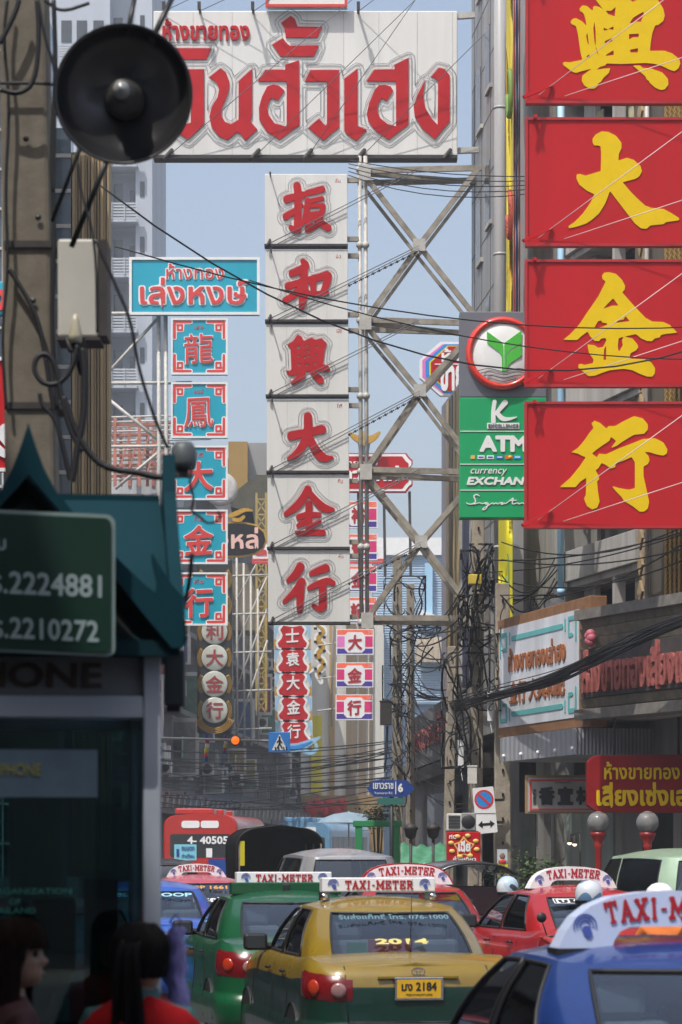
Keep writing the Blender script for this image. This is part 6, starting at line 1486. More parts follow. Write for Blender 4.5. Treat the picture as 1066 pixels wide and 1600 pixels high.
make_person('young woman in profile with long brown hair beside the phone booth', (P(16, HY, 8.7).x, 8.7, .14), R(25), R(-6), 1.48, mat('maroon_top', (.035, .005, .007), .7, var=.15), MATS['dark_trousers'], HAIR_B, HS_LONG, nd=.05, hw=1.06)
# ------------------------------------------------------------------ vehicles (local axes: x right, y forward from the rear bumper, z up)
def paint(name, col, **k): return mat(name, col, .30, var=.14, scale=5, coat=.55, **k)
CARGLASS = glass_mat('car_glass', (.50, .58, .62), 2.2, .02)
SIDEGLASS = glass_mat('tinted_glass', (.09, .10, .11), 1.3, .03)
TRIM = mat('black_trim', (.015, .015, .016), .5, var=.2); SEAT = mat('seat_cloth', (.22, .25, .30), .8, var=.2)
INT = mat('car_interior', (.05, .055, .06), .8, var=.2); TYRE = mat('tyre', (.02, .02, .02), .85, var=.2); RIM = mat('wheel_rim', (.35, .35, .36), .35, metal=.8, var=.1)
CHROME = mat('chrome', (.7, .7, .72), .15, metal=1, var=.05)
LRED = mat('lamp_red', (.15, .005, .007), .2, var=.35, scale=40, coat=.25); LAMB = mat('lamp_amber', (.42, .035, .01), .12, var=.1, coat=.5); LWHT = mat('lamp_clear', (.28, .15, .15), .2, var=.1, coat=.5)
PLATE = mat('plate_yellow', 'd6a51c', .45, var=.08)
def lerpk(keys, x):
    if x <= keys[0][0]: return keys[0][1]
    for (a, u), (b, v) in zip(keys[:-1], keys[1:]):
        if x <= b:
            t = (x - a) / (b - a); t = t * t * (3 - 2 * t); return u + (v - u) * t
    return keys[-1][1]
SEDAN = dict(L=4.35, W=1.69, deck=[(0, .965), (.15, .99), (.55, 1.03), (1.0, 1.0), (3.0, 1.0), (3.4, .97), (4.35, .72)], belt=None, rc=(.30, .34), fc=(.45, .62),
    base=[(0, .50), (.55, .58), (.70, .82), (.73, 1.10), (.745, 1.90), (.745, 1.98), (.71, 2.96), (.67, 3.14), (0, 3.42)],
    roof=[(0, 1.20), (.46, 1.26), (.545, 1.36), (.565, 1.47), (.585, 1.78), (.585, 1.84), (.555, 2.28), (.50, 2.40), (0, 2.54)], ze=1.395, crown=.08, gh0=.985, wheels=(.86, 3.45), wr=.30,
    win=((0, 1, 'rear'), (3, 4, 'side'), (5, 6, 'side'), (7, 8, 'front')), vwin=(1, 6))
VAN = dict(L=4.7, W=1.74, deck=[(0, 1.05), (.4, 1.05), (3.6, 1.05), (3.8, 1.0), (4.7, .85)], rc=(.22, .22), fc=(.45, .6),
    base=[(0, .06), (.62, .10), (.76, .24), (.79, .36), (.80, 2.1), (.80, 2.2), (.77, 3.35), (.72, 3.55), (0, 3.95)],
    roof=[(0, .22), (.50, .25), (.63, .36), (.655, .48), (.665, 2.1), (.665, 2.18), (.63, 2.75), (.56, 2.9), (0, 3.1)], ze=1.76, crown=.10, gh0=1.04, wheels=(.9, 3.7), wr=.31,
    win=((0, 1, 'rear'), (3, 4, 'side'), (5, 6, 'side'), (7, 8, 'front')), vwin=(1, 6))
def plan(p, n=64):
    """half outline of the body seen from above, rear middle to front middle, as (x, y, arc length)"""
    w = p['W'] / 2; L = p['L']; (rx, ry), (fx, fy) = p['rc'], p['fc']; pts = []
    for i in range(9): x = (w - rx) * i / 9; pts.append((x, .06 * (x / w) ** 2))
    y0 = .06 * ((w - rx) / w) ** 2
    for i in range(9): a = math.pi / 2 * i / 9; pts.append((w - rx + rx * math.sin(a), y0 + ry * (1 - math.cos(a))))
    for i in range(17): y = y0 + ry + (L - fy - .05 - y0 - ry) * i / 17; pts.append((w + .012 * math.sin(math.pi * i / 17), y))
    for i in range(10): a = math.pi / 2 * i / 10; pts.append((w - fx + fx * math.cos(a), L - fy - .05 + fy * math.sin(a)))
    for i in range(8): x = (w - fx) * (1 - i / 7); pts.append((x, L - .05 * (x / w) ** 2))
    s = 0; out = []
    for i, q in enumerate(pts):
        if i: s += math.dist(q, pts[i - 1])
        out.append((q[0], q[1], s))
    return out
ROWS = [(0, .07), (.05, .02), (.16, .0), (.30, -.008), (.40, .0), (.425, .022), (.47, .026), (.62, .024), (.78, .03), (.88, .045), (.95, .07), (1.0, .12)]
def hull_pt(p, pl, s, v, off=0):
    s = min(max(s, 0), pl[-1][2])
    for i in range(len(pl) - 1):
        if pl[i + 1][2] >= s: break
    a, b = pl[i], pl[i + 1]; t = (s - a[2]) / max(1e-9, b[2] - a[2]); x = a[0] + t * (b[0] - a[0]); y = a[1] + t * (b[1] - a[1])
    tx, ty = b[0] - a[0], b[1] - a[1]; l = math.hypot(tx, ty) + 1e-12; nx, ny = ty / l, -tx / l
    ins = lerpk2(ROWS, v); k = abs(ny) * 1.0 + abs(nx) * .75
    zt = lerpk(p['deck'], y); z = .20 + (zt - .20) * v
    return Vector((x - nx * (ins * k - off), y - ny * (ins * k - off), z))
def lerpk2(k, x):
    for (a, u), (b, v) in zip(k[:-1], k[1:]):
        if x <= b: return u + (v - u) * (x - a) / (b - a)
    return k[-1][1]
def vehicle(p, t, paints, split=None, seats=True, tintside=True, plate=None, lamp=(.50, 1.12, .66, .93), mirrors=(1, -1)):
    """body, panes, lamps, wheels, mirrors as children of Empty t"""
    pl = plan(p); b = MB(); N = len(pl); w = p['W'] / 2
    vs_in = sorted(set([r[0] for r in ROWS] + ([split] if split else [])))
    def half(sgn):
        g = [[hull_pt(p, pl, q[2], v) for q in pl] for v in vs_in]
        return [[Vector((sgn * c.x, c.y, c.z)) for c in r] for r in g]
    for sgn in (1, -1):
        g = half(sgn); o = len(b.v); b.v += [tuple(c) for r in g for c in r]
        for i in range(len(vs_in) - 1):
            for j in range(N - 1):
                b.f.append([o + i * N + j, o + i * N + j + 1, o + (i + 1) * N + j + 1, o + (i + 1) * N + j]); b.sm.append(True)
                b.m.append(1 if split and vs_in[i] < split - 1e-6 else 0)
    K = 6; top = [hull_pt(p, pl, q[2], 1.0) for q in pl]; rows = []
    for c in top:
        rows.append([Vector((c.x * (1 - 2 * k / K), c.y, c.z + .03 * (1 - (1 - 2 * k / K) ** 2))) for k in range(K + 1)])
    o = len(b.v); b.v += [tuple(c) for r in rows for c in r]
    ymn, ymx = p['base'][0][1], p['base'][-1][1]
    for i in range(N - 1):
        for k in range(K):
            b.f.append([o + i * (K + 1) + k, o + (i + 1) * (K + 1) + k, o + (i + 1) * (K + 1) + k + 1, o + i * (K + 1) + k + 1]); b.sm.append(True)
            b.m.append(2 if ymn + .1 < rows[i][k].y < ymx - .1 and 0 < k < K - 1 else 0)
    # cabin: pillars and roof with real openings
    base, roof = p['base'], p['roof']; NS = [8, 3, 2, 6, 1, 7, 2, 8]; bl = []; rl = []; seg = []
    for i in range(8):
        for j in range(NS[i]):
            u = j / NS[i]; bl.append((base[i][0] + u * (base[i + 1][0] - base[i][0]), base[i][1] + u * (base[i + 1][1] - base[i][1]))); rl.append((roof[i][0] + u * (roof[i + 1][0] - roof[i][0]), roof[i][1] + u * (roof[i + 1][1] - roof[i][1]))); seg.append(i)
    bl.append(base[8]); rl.append(roof[8]); n = len(bl)
    ym = (roof[0][1] + roof[8][1]) / 2; hl = (roof[8][1] - roof[0][1]) / 2
    V = [0, .07, .25, .45, .65, .84, .93, 1]
    def gp(i, v, off=0):
        (bx, by), (rx, ry) = bl[i], rl[i]; a, c = bl[max(0, i - 1)], bl[min(n - 1, i + 1)]
        tx, ty = c[0] - a[0], c[1] - a[1]; l = math.hypot(tx, ty) + 1e-9; nx, ny = ty / l, -tx / l
        if i == 0: nx, ny = 0, -1
        if i == n - 1: nx, ny = 0, 1
        zr = p['ze'] - .03 * ((ry - ym) / hl) ** 2
        zb = p['gh0'] - .0 * by
        bul = .028 * math.sin(math.pi * v) + off
        return Vector((bx + (rx - bx) * v + nx * bul, by + (ry - by) * v + ny * bul, zb + (zr - zb) * v + .012 * math.sin(math.pi * v)))
    wins = {s: k for s, e, k in p['win']}; lo, hi = p['vwin']; G = {'rear': [], 'side': [], 'front': []}; edge = MB()
    for sgn in (1, -1):
        o = len(b.v); b.v += [(sgn * gp(i, v).x, gp(i, v).y, gp(i, v).z) for v in V for i in range(n)]
        for r in range(len(V) - 1):
            for i in range(n - 1):
                if seg[i] in wins and lo <= r < hi: continue
                b.f.append([o + r * n + i, o + r * n + i + 1, o + (r + 1) * n + i + 1, o + (r + 1) * n + i]); b.sm.append(True); b.m.append(0)
        for s, kind in wins.items():
            ii = [i for i in range(n - 1) if seg[i] == s]; ii = ii + [ii[-1] + 1]; m = MB() if kind == 'side' or not G[kind] else G[kind][0]; G[kind].append(m) if m not in G[kind] else None
            q = [[Vector((sgn * c.x, c.y, c.z)) for c in (gp(i, V[r], -.006) for i in ii)] for r in range(lo, hi + 1)]
            m.add([c for r in q for c in r], [(r * len(ii) + j, r * len(ii) + j + 1, (r + 1) * len(ii) + j + 1, (r + 1) * len(ii) + j) for r in range(hi - lo) for j in range(len(ii) - 1)], 0, True)
            rim = [gp(ii[0], v, .002) for v in (V[lo], V[hi])]
            border = [gp(i, V[lo], .003) for i in ii] + [gp(ii[-1], V[r], .003) for r in range(lo + 1, hi + 1)] + [gp(i, V[hi], .003) for i in ii[::-1][1:]]
            if s not in (0, 7): border += [gp(ii[0], V[r], .003) for r in range(hi - 1, lo, -1)]
            edge.tube([Vector((sgn * c.x, c.y, c.z)) for c in border], .011, 5, closed=s not in (0, 7))
    rt = [gp(i, 1) for i in range(n)]; K = 6; o = len(b.v)
    for c in rt:
        f = 1 - ((c.y - ym) / hl) ** 2
        for k in range(K + 1): u = 1 - 2 * k / K; b.v.append((c.x * u, c.y, c.z + p['crown'] * max(0, f * .8 + .2) * (1 - abs(u) ** 2.4) * min(1, abs(c.x) / .3)))
    for i in range(n - 1):
        for k in range(K): b.f.append([o + i * (K + 1) + k, o + (i + 1) * (K + 1) + k, o + (i + 1) * (K + 1) + k + 1, o + i * (K + 1) + k + 1]); b.sm.append(True); b.m.append(0)
    body = b.build('body', [paints[0], paints[-1], INT], t)
    G['rear'][0].build('rear_window', CARGLASS, t); [m.build('side_window', SIDEGLASS if tintside else CARGLASS, t) for m in G['side']]; G['front'][0].build('windscreen', CARGLASS, t); edge.build('window_seal', TRIM, t)
    # seams
    c = MB()
    for sgn in (1, -1):
        c.tube([Vector((sgn * h.x, h.y, h.z)) for h in (hull_pt(p, pl, .56 - .05 * (1 - v), v, .001) for v in (.45, .55, .65, .8, .9, .97, 1))], .005, 4)
    c.tube([hull_pt(p, pl, s, .455, .001) * 1 for s in (0, .2, .4, .54)], .005, 4); c.tube([Vector((-h.x, h.y, h.z)) for h in (hull_pt(p, pl, s, .455, .001) for s in (0, .2, .4, .54))], .005, 4)
    for sgn in (1, -1):
        for yy in (1.15, 1.95, 3.0):
            j = min(range(len(pl)), key=lambda i: abs(pl[i][1] - yy) + (0 if 18 <= i <= 36 else 9)); c.tube([Vector((sgn * h.x, h.y, h.z)) for h in (hull_pt(p, pl, pl[j][2], v, .001) for v in (.12, .4, .7, .9, 1))], .004, 4)
    c.build('panel_gap', TRIM, t)
    for sgn in (1, -1):
        s0, s1, v0, v1 = lamp; m = MB(); nj, ni = 16, 6
        def lp(s, v, off): h = hull_pt(p, pl, s, v, off); return Vector((sgn * h.x, h.y, h.z))
        vs = []; fs = []; mi = []
        for i in range(ni + 1):
            for j in range(nj + 1):
                u = j / nj; tv = i / ni; lim = 1 if abs(u - .5) < .38 else .78
                vv = v0 + (v1 - v0) * (.5 + (tv - .5) * (lim if tv > .5 else lim ** .6)); e = min(1, 6 * min(u, 1 - u), 4 * min(tv, 1 - tv))
                vs.append(lp(s0 + (s1 - s0) * u, vv, .004 + .014 * e))
        for i in range(ni):
            for j in range(nj): fs.append((i * (nj + 1) + j, i * (nj + 1) + j + 1, (i + 1) * (nj + 1) + j + 1, (i + 1) * (nj + 1) + j))
        m.add(vs, fs, 0, True); lam = m.build('tail_light', LRED, t)
        for u, r, mm, nm in ((.17, .058, LWHT, 'reverse_lens'), (.52, .062, LAMB, 'indicator_lens')):
            s = s0 + (s1 - s0) * u; vm = (v0 + v1) / 2 - .01; c0 = lp(s, vm, .019); nrm = (lp(s, vm, .1) - lp(s, vm, 0)).normalized()
            Mq = Matrix.Translation(c0) @ nrm.to_track_quat('Z', 'Y').to_matrix().to_4x4(); d = MB(); d.lathe([(r, 0), (r * .97, .006), (r * .6, .013), (.001, .015)], Mq, 18); d.build(nm, mm, lam)
    for i, (xx, yy) in enumerate(((s * (w - .10), y) for s in (-1, 1) for y in p['wheels'])):
        Mw = Matrix.Translation((xx, yy, p['wr'])) @ Matrix.Rotation(R(90), 4, 'Y'); r = p['wr']; wh = thing('wheel', None, None); attach(wh, t)
        wh.location = (0, 0, 0); wh['_local'] = 1
        d = MB(); d.lathe([(r * .62, -.09), (r * .92, -.09), (r, -.06), (r, .06), (r * .92, .09), (r * .62, .09), (r * .6, .0), (r * .62, -.09)], Mw, 24); d.build('tyre', TYRE, wh)
        d = MB(); d.lathe([(.001, .06), (r * .2, .075), (r * .5, .05), (r * .64, .07), (r * .64, -.07), (r * .5, -.05), (.001, -.06)], Mw, 18); d.build('rim', RIM, wh)
        sx = 1 if xx > 0 else -1
        d = MB(); vsd = []
        for k in range(17): a = math.pi * k / 16; vsd += [(sx * (w + .004), yy + (r + .06) * math.cos(a), r + (r + .06) * math.sin(a)), (sx * (w - .12), yy + (r + .06) * math.cos(a), r + (r + .06) * math.sin(a))]
        d.add(vsd, [(2 * k, 2 * k + 1, 2 * k + 3, 2 * k + 2) for k in range(16)]); d.add([(sx * (w - .004), yy + (r + .06) * math.cos(math.pi * k / 16), r + (r + .06) * math.sin(math.pi * k / 16)) for k in range(17)] , [list(range(17))]); d.build('wheel_arch', TRIM, t)
    for sx in mirrors:
        a = next(gp(i, .06) for i in range(n) if seg[i] == 6); d = MB(); q = Vector((sx * (a.x + .15), a.y - .12, a.z + .06))
        d.box(q, (.20, .10, .145)); d.box(Vector((sx * (a.x + .03), a.y - .03, a.z + .02)), (.10, .07, .06)); mr = d.build('wing_mirror', TRIM, t, bev=.032)
        d = MB(); d.box(q + Vector((0, -.05, 0)), (.15, .006, .10)); d.build('mirror_glass', mat('mirror_dark', (.04, .045, .05), .08, var=0), mr)
        for yy in (1.3, 2.15):
            if sx not in mirrors: continue
            j = min(range(len(pl)), key=lambda i: abs(pl[i][1] - yy) + (0 if 18 <= i <= 36 else 9)); h = hull_pt(p, pl, pl[j][2], .86, .02); d = MB(); d.tube([Vector((sx * h.x, h.y - .09, h.z)), Vector((sx * (h.x + .015), h.y, h.z)), Vector((sx * h.x, h.y + .09, h.z))], .013, 6); d.build('door_handle', TRIM, t)
    if seats:
        for x, y, h in ((-.34, 1.28, .30), (.34, 1.28, .30), (-.33, 2.15, .36), (.33, 2.15, .36)):
            d = MB(); d.box(Vector((x, y, .98)), (.46, .16, .14 + h * .55)); d.box(Vector((x, y - .01, 1.05 + h * .55)), (.25, .10, .17)); d.build('seat', SEAT, t, bev=.04)
        d = MB(); d.tube([(-.33 + .17 * math.cos(a), 2.62, 1.02 + .17 * math.sin(a)) for a in [k * math.pi / 8 for k in range(16)]], .014, 5, closed=True); d.box(Vector((0, 3.0, 1.0)), (1.2, .3, .1)); d.build('dashboard', TRIM, t)
    if plate:
        h = hull_pt(p, pl, 0, .60, 0); AXP = (Vector((1, 0, 0)), Vector((0, 0, 1)), Vector((0, -1, 0))); O = Vector((0, h.y - .012, .80))
        d = MB(); d.box(O + Vector((0, .0, 0)), (.375, .02, .175)); pf = d.build('plate_frame', CHROME, t, bev=.006)
        d = MB(); d.box(O + Vector((0, -.012, 0)), (.335, .006, .138)); pp = d.build('licence_plate', PLATE, pf)
        d = MB(); text(d, plate, O + Vector((0, -.015, .018)), .27, .066, .003, 0, .03, AXP); text(d, 'กรุงเทพมหานคร', O + Vector((0, -.015, -.047)), .20, .022, .003, 0, 0, AXP, res=20); d.build('plate_lettering', TRIM, pp)
    return body, pl, gp
AXR = (Vector((1, 0, 0)), Vector((0, 0, 1)), Vector((0, -1, 0)))
SIGNW = mat('taxi_sign_white', (.80, .80, .80), .25, var=.05); SIGNB = mat('taxi_sign_blue_white', (.52, .60, .80), .25, var=.05); TRED = mat('taxi_letter_red', 'a8262f', .35, var=.05); TBLU = mat('taxi_badge_blue', '4a5ba8', .4, var=.05)
def swirl(mb, O, r, mi=0):
    st = []
    for k in range(3): rr = r * (.45 + .28 * k); st.append([(rr * math.cos(a), rr * math.sin(a), r * .11) for a in [R(-10 + 210 * j / 12) for j in range(13)]])
    put(mb, contours(field([], st, r * .05, r * .2), 0), O, .004, .001, AXR, mi); 
    put(mb, contours(field([], [[(r * .1, -r * .35, r * .75), (r * .3, -r * .7, r * .7)]], r * .05, r * .2), 0), O, .006, .001, AXR, mi)
def box_sign(t, y, z, w=.93, h=.115, base=.07, letters=TRED):
    d = MB(); d.box(Vector((0, y, z + base + h / 2)), (w, .15, h)); s = d.build('roof_sign', SIGNW if letters is TRED else SIGNB, t, bev=.008)
    O = Vector((0, y - .076, z + base + h / 2)); lp, L = taxi_loops(); d = MB(); k = w * .60 / L
    for xc_, ls in lp: put(d, [[((q[0] + xc_ - L / 2) * k, q[1] * h * .60) for q in l] for l in ls], O, .006, 0, AXR)
    d.build('sign_lettering', TRED, s)
    d = MB(); swirl(d, O + Vector((-w * .405, 0, .005)), h * .36); swirl(d, O + Vector((w * .405, 0, .005)), h * .36); d.build('sign_badge', TBLU, s)
    d = MB()
    for x in (-w * .47, w * .47): d.box(Vector((x, y, z + base * .5)), (.07, .12, base)); d.ball(Vector((x * 1.02, y - .04, z + base * .45)), .035, 8)
    d.build('sign_foot', CHROME, s)
def arch_sign(t, y, z, w=1.12, h=.25, board=SIGNW, rim=None):
    o = [(-.5, 0), (-.485, .12), (-.46, .32), (-.42, .55), (-.36, .74), (-.27, .89), (-.14, .97), (0, 1), (.14, .97), (.27, .89), (.36, .74), (.42, .55), (.46, .32), (.485, .12), (.5, 0), (.27, 0), (.26, .14), (.235, .30), (.19, .38), (-.19, .38), (-.235, .30), (-.26, .14), (-.27, 0)]
    loop = [(x * w, v * h) for x, v in o]; O = Vector((0, y, z)); d = MB(); put(d, [loop], O, .16, -.16, AXR); s = d.build('roof_sign', board, t, bev=.006)
    if rim:
        fl = field([loop_segs([loop])], [], .008, .05); d = MB(); put(d, contours(fl, -.018), O, .14, -.15, AXR); d.build('sign_rim', rim, s)
    lp, L = taxi_loops(); d = MB(); k = w * .60 / L; lh = h * .38
    for xc_, ls in lp:
        u = (xc_ - L / 2) * k; ang = -u / w * .75; ce, se = math.cos(ang), math.sin(ang); yc = h * (.70 - .62 * (u / w) ** 2 * 1.6)
        put(d, [[(u + q[0] * k * ce - q[1] * lh * se, yc + q[0] * k * se + q[1] * lh * ce) for q in l] for l in ls], O, .006, 0, AXR)
    d.build('sign_lettering', TRED, s); d = MB(); swirl(d, O + Vector((-w * .385, 0, h * .40)), h * .20); swirl(d, O + Vector((w * .385, 0, h * .40)), h * .20); d.build('sign_badge', TBLU, s)
    d = MB(); d.box(Vector((-w * .385, y + .08, z - .012)), (w * .24, .18, .03)); d.box(Vector((w * .385, y + .08, z - .012)), (w * .24, .18, .03)); d.build('sign_foot', TRIM, s)
def place(px, Y, head): X = (px - CX) * Y / F; return (X, Y, 0.0), head
TH_ = R(9.6)
def sedan(name, label, px, Y, head, paints, **k):
    loc, h = place(px, Y, head); t = thing(name, label, k.pop('cat', 'taxi'), loc, None, h); r = vehicle(SEDAN, t, paints, **k); return t, r

# yellow and green taxi
t, (body, pl, gp) = sedan('taxi', 'yellow over dark green taxi with flat roof sign and 2014 on its window', 655, 21.4, TH_, [paint('taxi_yellow', (.215, .14, .009)), paint('taxi_green_dark', (.004, .028, .017))], split=.80, plate='มง 2184', lamp=(.50, 1.16, .655, .90))
box_sign(t, 1.75, 1.435)
h = hull_pt(SEDAN, pl, 0, .86, 0)
d = MB(); em = lambda a, b_, cx=0, cz=0: [(cx + a * math.cos(2 * math.pi * k / 24), cz + b_ * math.sin(2 * math.pi * k / 24)) for k in range(24)]
O = Vector((0, h.y - .004, .925)); fl = field([loop_segs([em(.055, .037), em(.046, .029)])], [], .003, .01); put(d, contours(fl, 0), O, .008, 0, AXR)
fl = field([loop_segs([em(.017, .032), em(.010, .025)])], [], .002, .01); put(d, contours(fl, 0), O, .0075, 0, AXR); fl = field([loop_segs([em(.036, .015, 0, .012), em(.029, .009, 0, .012)])], [], .002, .01); put(d, contours(fl, 0), O, .0085, 0, AXR); d.build('badge', CHROME, t)
d = MB(); d.box(Vector((0, h.y - .004, .885)), (.62, .025, .016)); d.build('boot_trim', MATS['taxi_yellow'], t)
d = MB(); text(d, '1.6E', Vector((.58, hull_pt(SEDAN, pl, .58, .86, .004).y, .93)), .09, .02, .004, 0, .02, AXR); d.build('boot_lettering', CHROME, t)
d = MB(); d.tube([(.04, .56, 1.04), (.05, .52, 1.62)], [.005, .002], 5); d.tube([(.04, .56, 1.02), (.042, .555, 1.14)], .011, 6); d.build('antenna', TRIM, t)
u0, u1 = gp(0, .1), gp(0, .9); vv = (u1 - u0).normalized(); AXW = (Vector((1, 0, 0)), vv, Vector((0, -1, .9)).normalized())
d = MB(); text(d, '2014', gp(0, .33, .0) + AXW[2] * .02, .42, .085, .003, 0, .04, AXW); d.build('window_number', mat('number_gold', (.62, .52, .16), .4, var=.1), t)
d = MB(); text(d, 'รับส่งแท็กซี่ โทร. 076-1000', gp(0, .82, .0) + AXW[2] * .02, .88, .085, .003, 0, .01, AXW); d.build('window_lettering', mat('number_teal', (.13, .25, .29), .5, var=.1), t)
d = MB(); d.box(Vector((-.05, .9, 1.08)), (.34, .12, .13)); d.box(Vector((-.32, .9, 1.06)), (.14, .1, .12), mi=1); d.build('parcel_cushion', [mat('cushion_red', (.45, .03, .05), .8, var=.2), mat('cushion_green', (.03, .25, .1), .8)], t)
# plain green taxi
t, (body, pl, gp) = sedan('taxi', 'bright green taxi half hidden behind the yellow one, green box before its roof sign', 488, 25.6, TH_, [paint('taxi_green', (.005, .075, .027))], plate='ทจ 4417', lamp=(.46, 1.10, .64, .92))
d = MB(); d.box(Vector((0, 1.65, 1.475)), (1.06, .16, .115)); d.box(Vector((0, 1.57, 1.475)), (.07, .03, .08), mi=1); rb = d.build('roof_box', [MATS['taxi_green'], TRIM], t, bev=.01); box_sign(t, 1.78, 1.44, .92, .115, .075)
d = MB(); d.box(Vector((-.45, 1.65, 1.42)), (.1, .14, .05)); d.box(Vector((.45, 1.65, 1.42)), (.1, .14, .05)); d.build('box_foot', TRIM, rb)
# red taxis
RED = paint('taxi_red', (.33, .010, .012))
t, (body, pl, gp) = sedan('taxi', 'red taxi half hidden behind the yellow one, red rimmed arched roof sign', 684, 31.5, TH_, [RED], plate='ทค 809', lamp=(.52, 1.10, .64, .92)); arch_sign(t, 1.8, 1.43, 1.1, .24, SIGNW, RED)
t, (body, pl, gp) = sedan('taxi', 'red taxi with plain white arched roof sign and a rear window banner', 984, 28.4, R(14), [RED], plate='ทต 1152', lamp=(.52, 1.14, .64, .92)); arch_sign(t, 1.75, 1.43, .98, .235)
u0, u1 = gp(0, .1), gp(0, .9); vv = (u1 - u0).normalized(); AXW = (Vector((1, 0, 0)), vv, Vector((0, -1, .9)).normalized()); O = gp(0, .80, .0) + AXW[2] * .022
d = MB(); d.box(None, (.94, .11, .004), M=Matrix.Translation(O) @ Matrix((AXW[0], AXW[1], AXW[2])).transposed().to_4x4()); ws = d.build('window_banner', TRIM, t)
d = MB(); text(d, '[T] CYBER MAX', O, .86, .075, .004, .003, .03, AXW); put(d, [[(-.46, -.05), (.46, -.05), (.46, .05), (-.46, .05)], [(-.45, -.043), (.45, -.043), (.45, .043), (-.45, .043)]], O, .003, .003, AXW); d.build('banner_lettering', SIGNW, ws)
# pink taxi, blue car
t, (body, pl, gp) = sedan('taxi', 'pinkish red taxi with white arched roof sign beyond the plain green taxi', 318, 40, R(6), [paint('taxi_pink', (.42, .07, .10))], plate='ทน 52', lamp=(.52, 1.10, .64, .92)); arch_sign(t, 1.8, 1.43, .88, .2)
u0, u1 = gp(0, .1), gp(0, .9); vv = (u1 - u0).normalized(); AXW = (Vector((1, 0, 0)), vv, Vector((0, -1, .9)).normalized())
d = MB(); text(d, 'CO-OP 1661', gp(0, .75, 0) + AXW[2] * .02, .8, .1, .004, 0, .03, AXW); text(d, 'สหกรณ์', gp(0, .3, 0) + AXW[2] * .02, .6, .14, .004, 0, .03, AXW, mi=1); d.build('window_lettering', [mat('letter_orange', (.6, .3, .1), .5), SIGNW], t)
t, (body, pl, gp) = sedan('car', 'bright blue saloon beside the phone booth post', 248, 32.4, R(7), [paint('car_blue', (.02, .09, .42))], cat='car', plate='ศค 731', lamp=(.52, 1.10, .64, .92))
u0, u1 = gp(0, .1), gp(0, .9); vv = (u1 - u0).normalized(); AXW = (Vector((1, 0, 0)), vv, Vector((0, -1, .9)).normalized())
d = MB(); text(d, 'BLUE COOP', gp(0, .8, 0) + AXW[2] * .02, .9, .09, .004, 0, .03, AXW); d.build('window_lettering', mat('letter_cyan', (.3, .6, .8), .5), t)
sedan('car', 'dark red saloon seen dimly through the phone booth glass', 62, 21.2, R(5), [paint('wine', (.12, .01, .015))], cat='car', plate='กค 95', lamp=(.52, 1.10, .64, .92))
# big blue taxi at the right
t, (body, pl, gp) = sedan('taxi', 'blue taxi nearest the viewer, cut by the frame, with pale blue arched sign', 1236, 10.8, TH_, [paint('taxi_blue', (.007, .032, .16))], mirrors=(1,), plate='ทพ 6620', lamp=(.52, 1.14, .64, .92)); arch_sign(t, 1.55, 1.425, 1.05, .25, SIGNB)
# vans and other cars
def van(name, label, px, Y, head, pt, cat='van', P_=VAN, **k):
    loc, h = place(px, Y, head); t = thing(name, label, cat, loc, None, h); return t, vehicle(P_, t, pt, seats=False, **k)
t, _ = van('people_carrier', 'silver grey people carrier with curved roof behind the green taxi', 552, 41, R(9), [paint('silver', (.34, .345, .35), metal=.4)], plate='ฎก 18', lamp=(.55, .95, .70, .98))
t, _ = van('van', 'pale green old van with side windows', 1128, 37.5, R(12), [paint('pale_green', (.36, .50, .36))], plate='นข 3340', lamp=(.55, .9, .60, .80))
t, _ = van('minivan', 'dark maroon minivan seen beyond the pink taxi', 252, 60, R(3), [paint('maroon', (.06, .025, .025))], P_=dict(VAN, ze=1.55, crown=.09), plate='ชภ 4', lamp=(.55, .95, .70, .98))
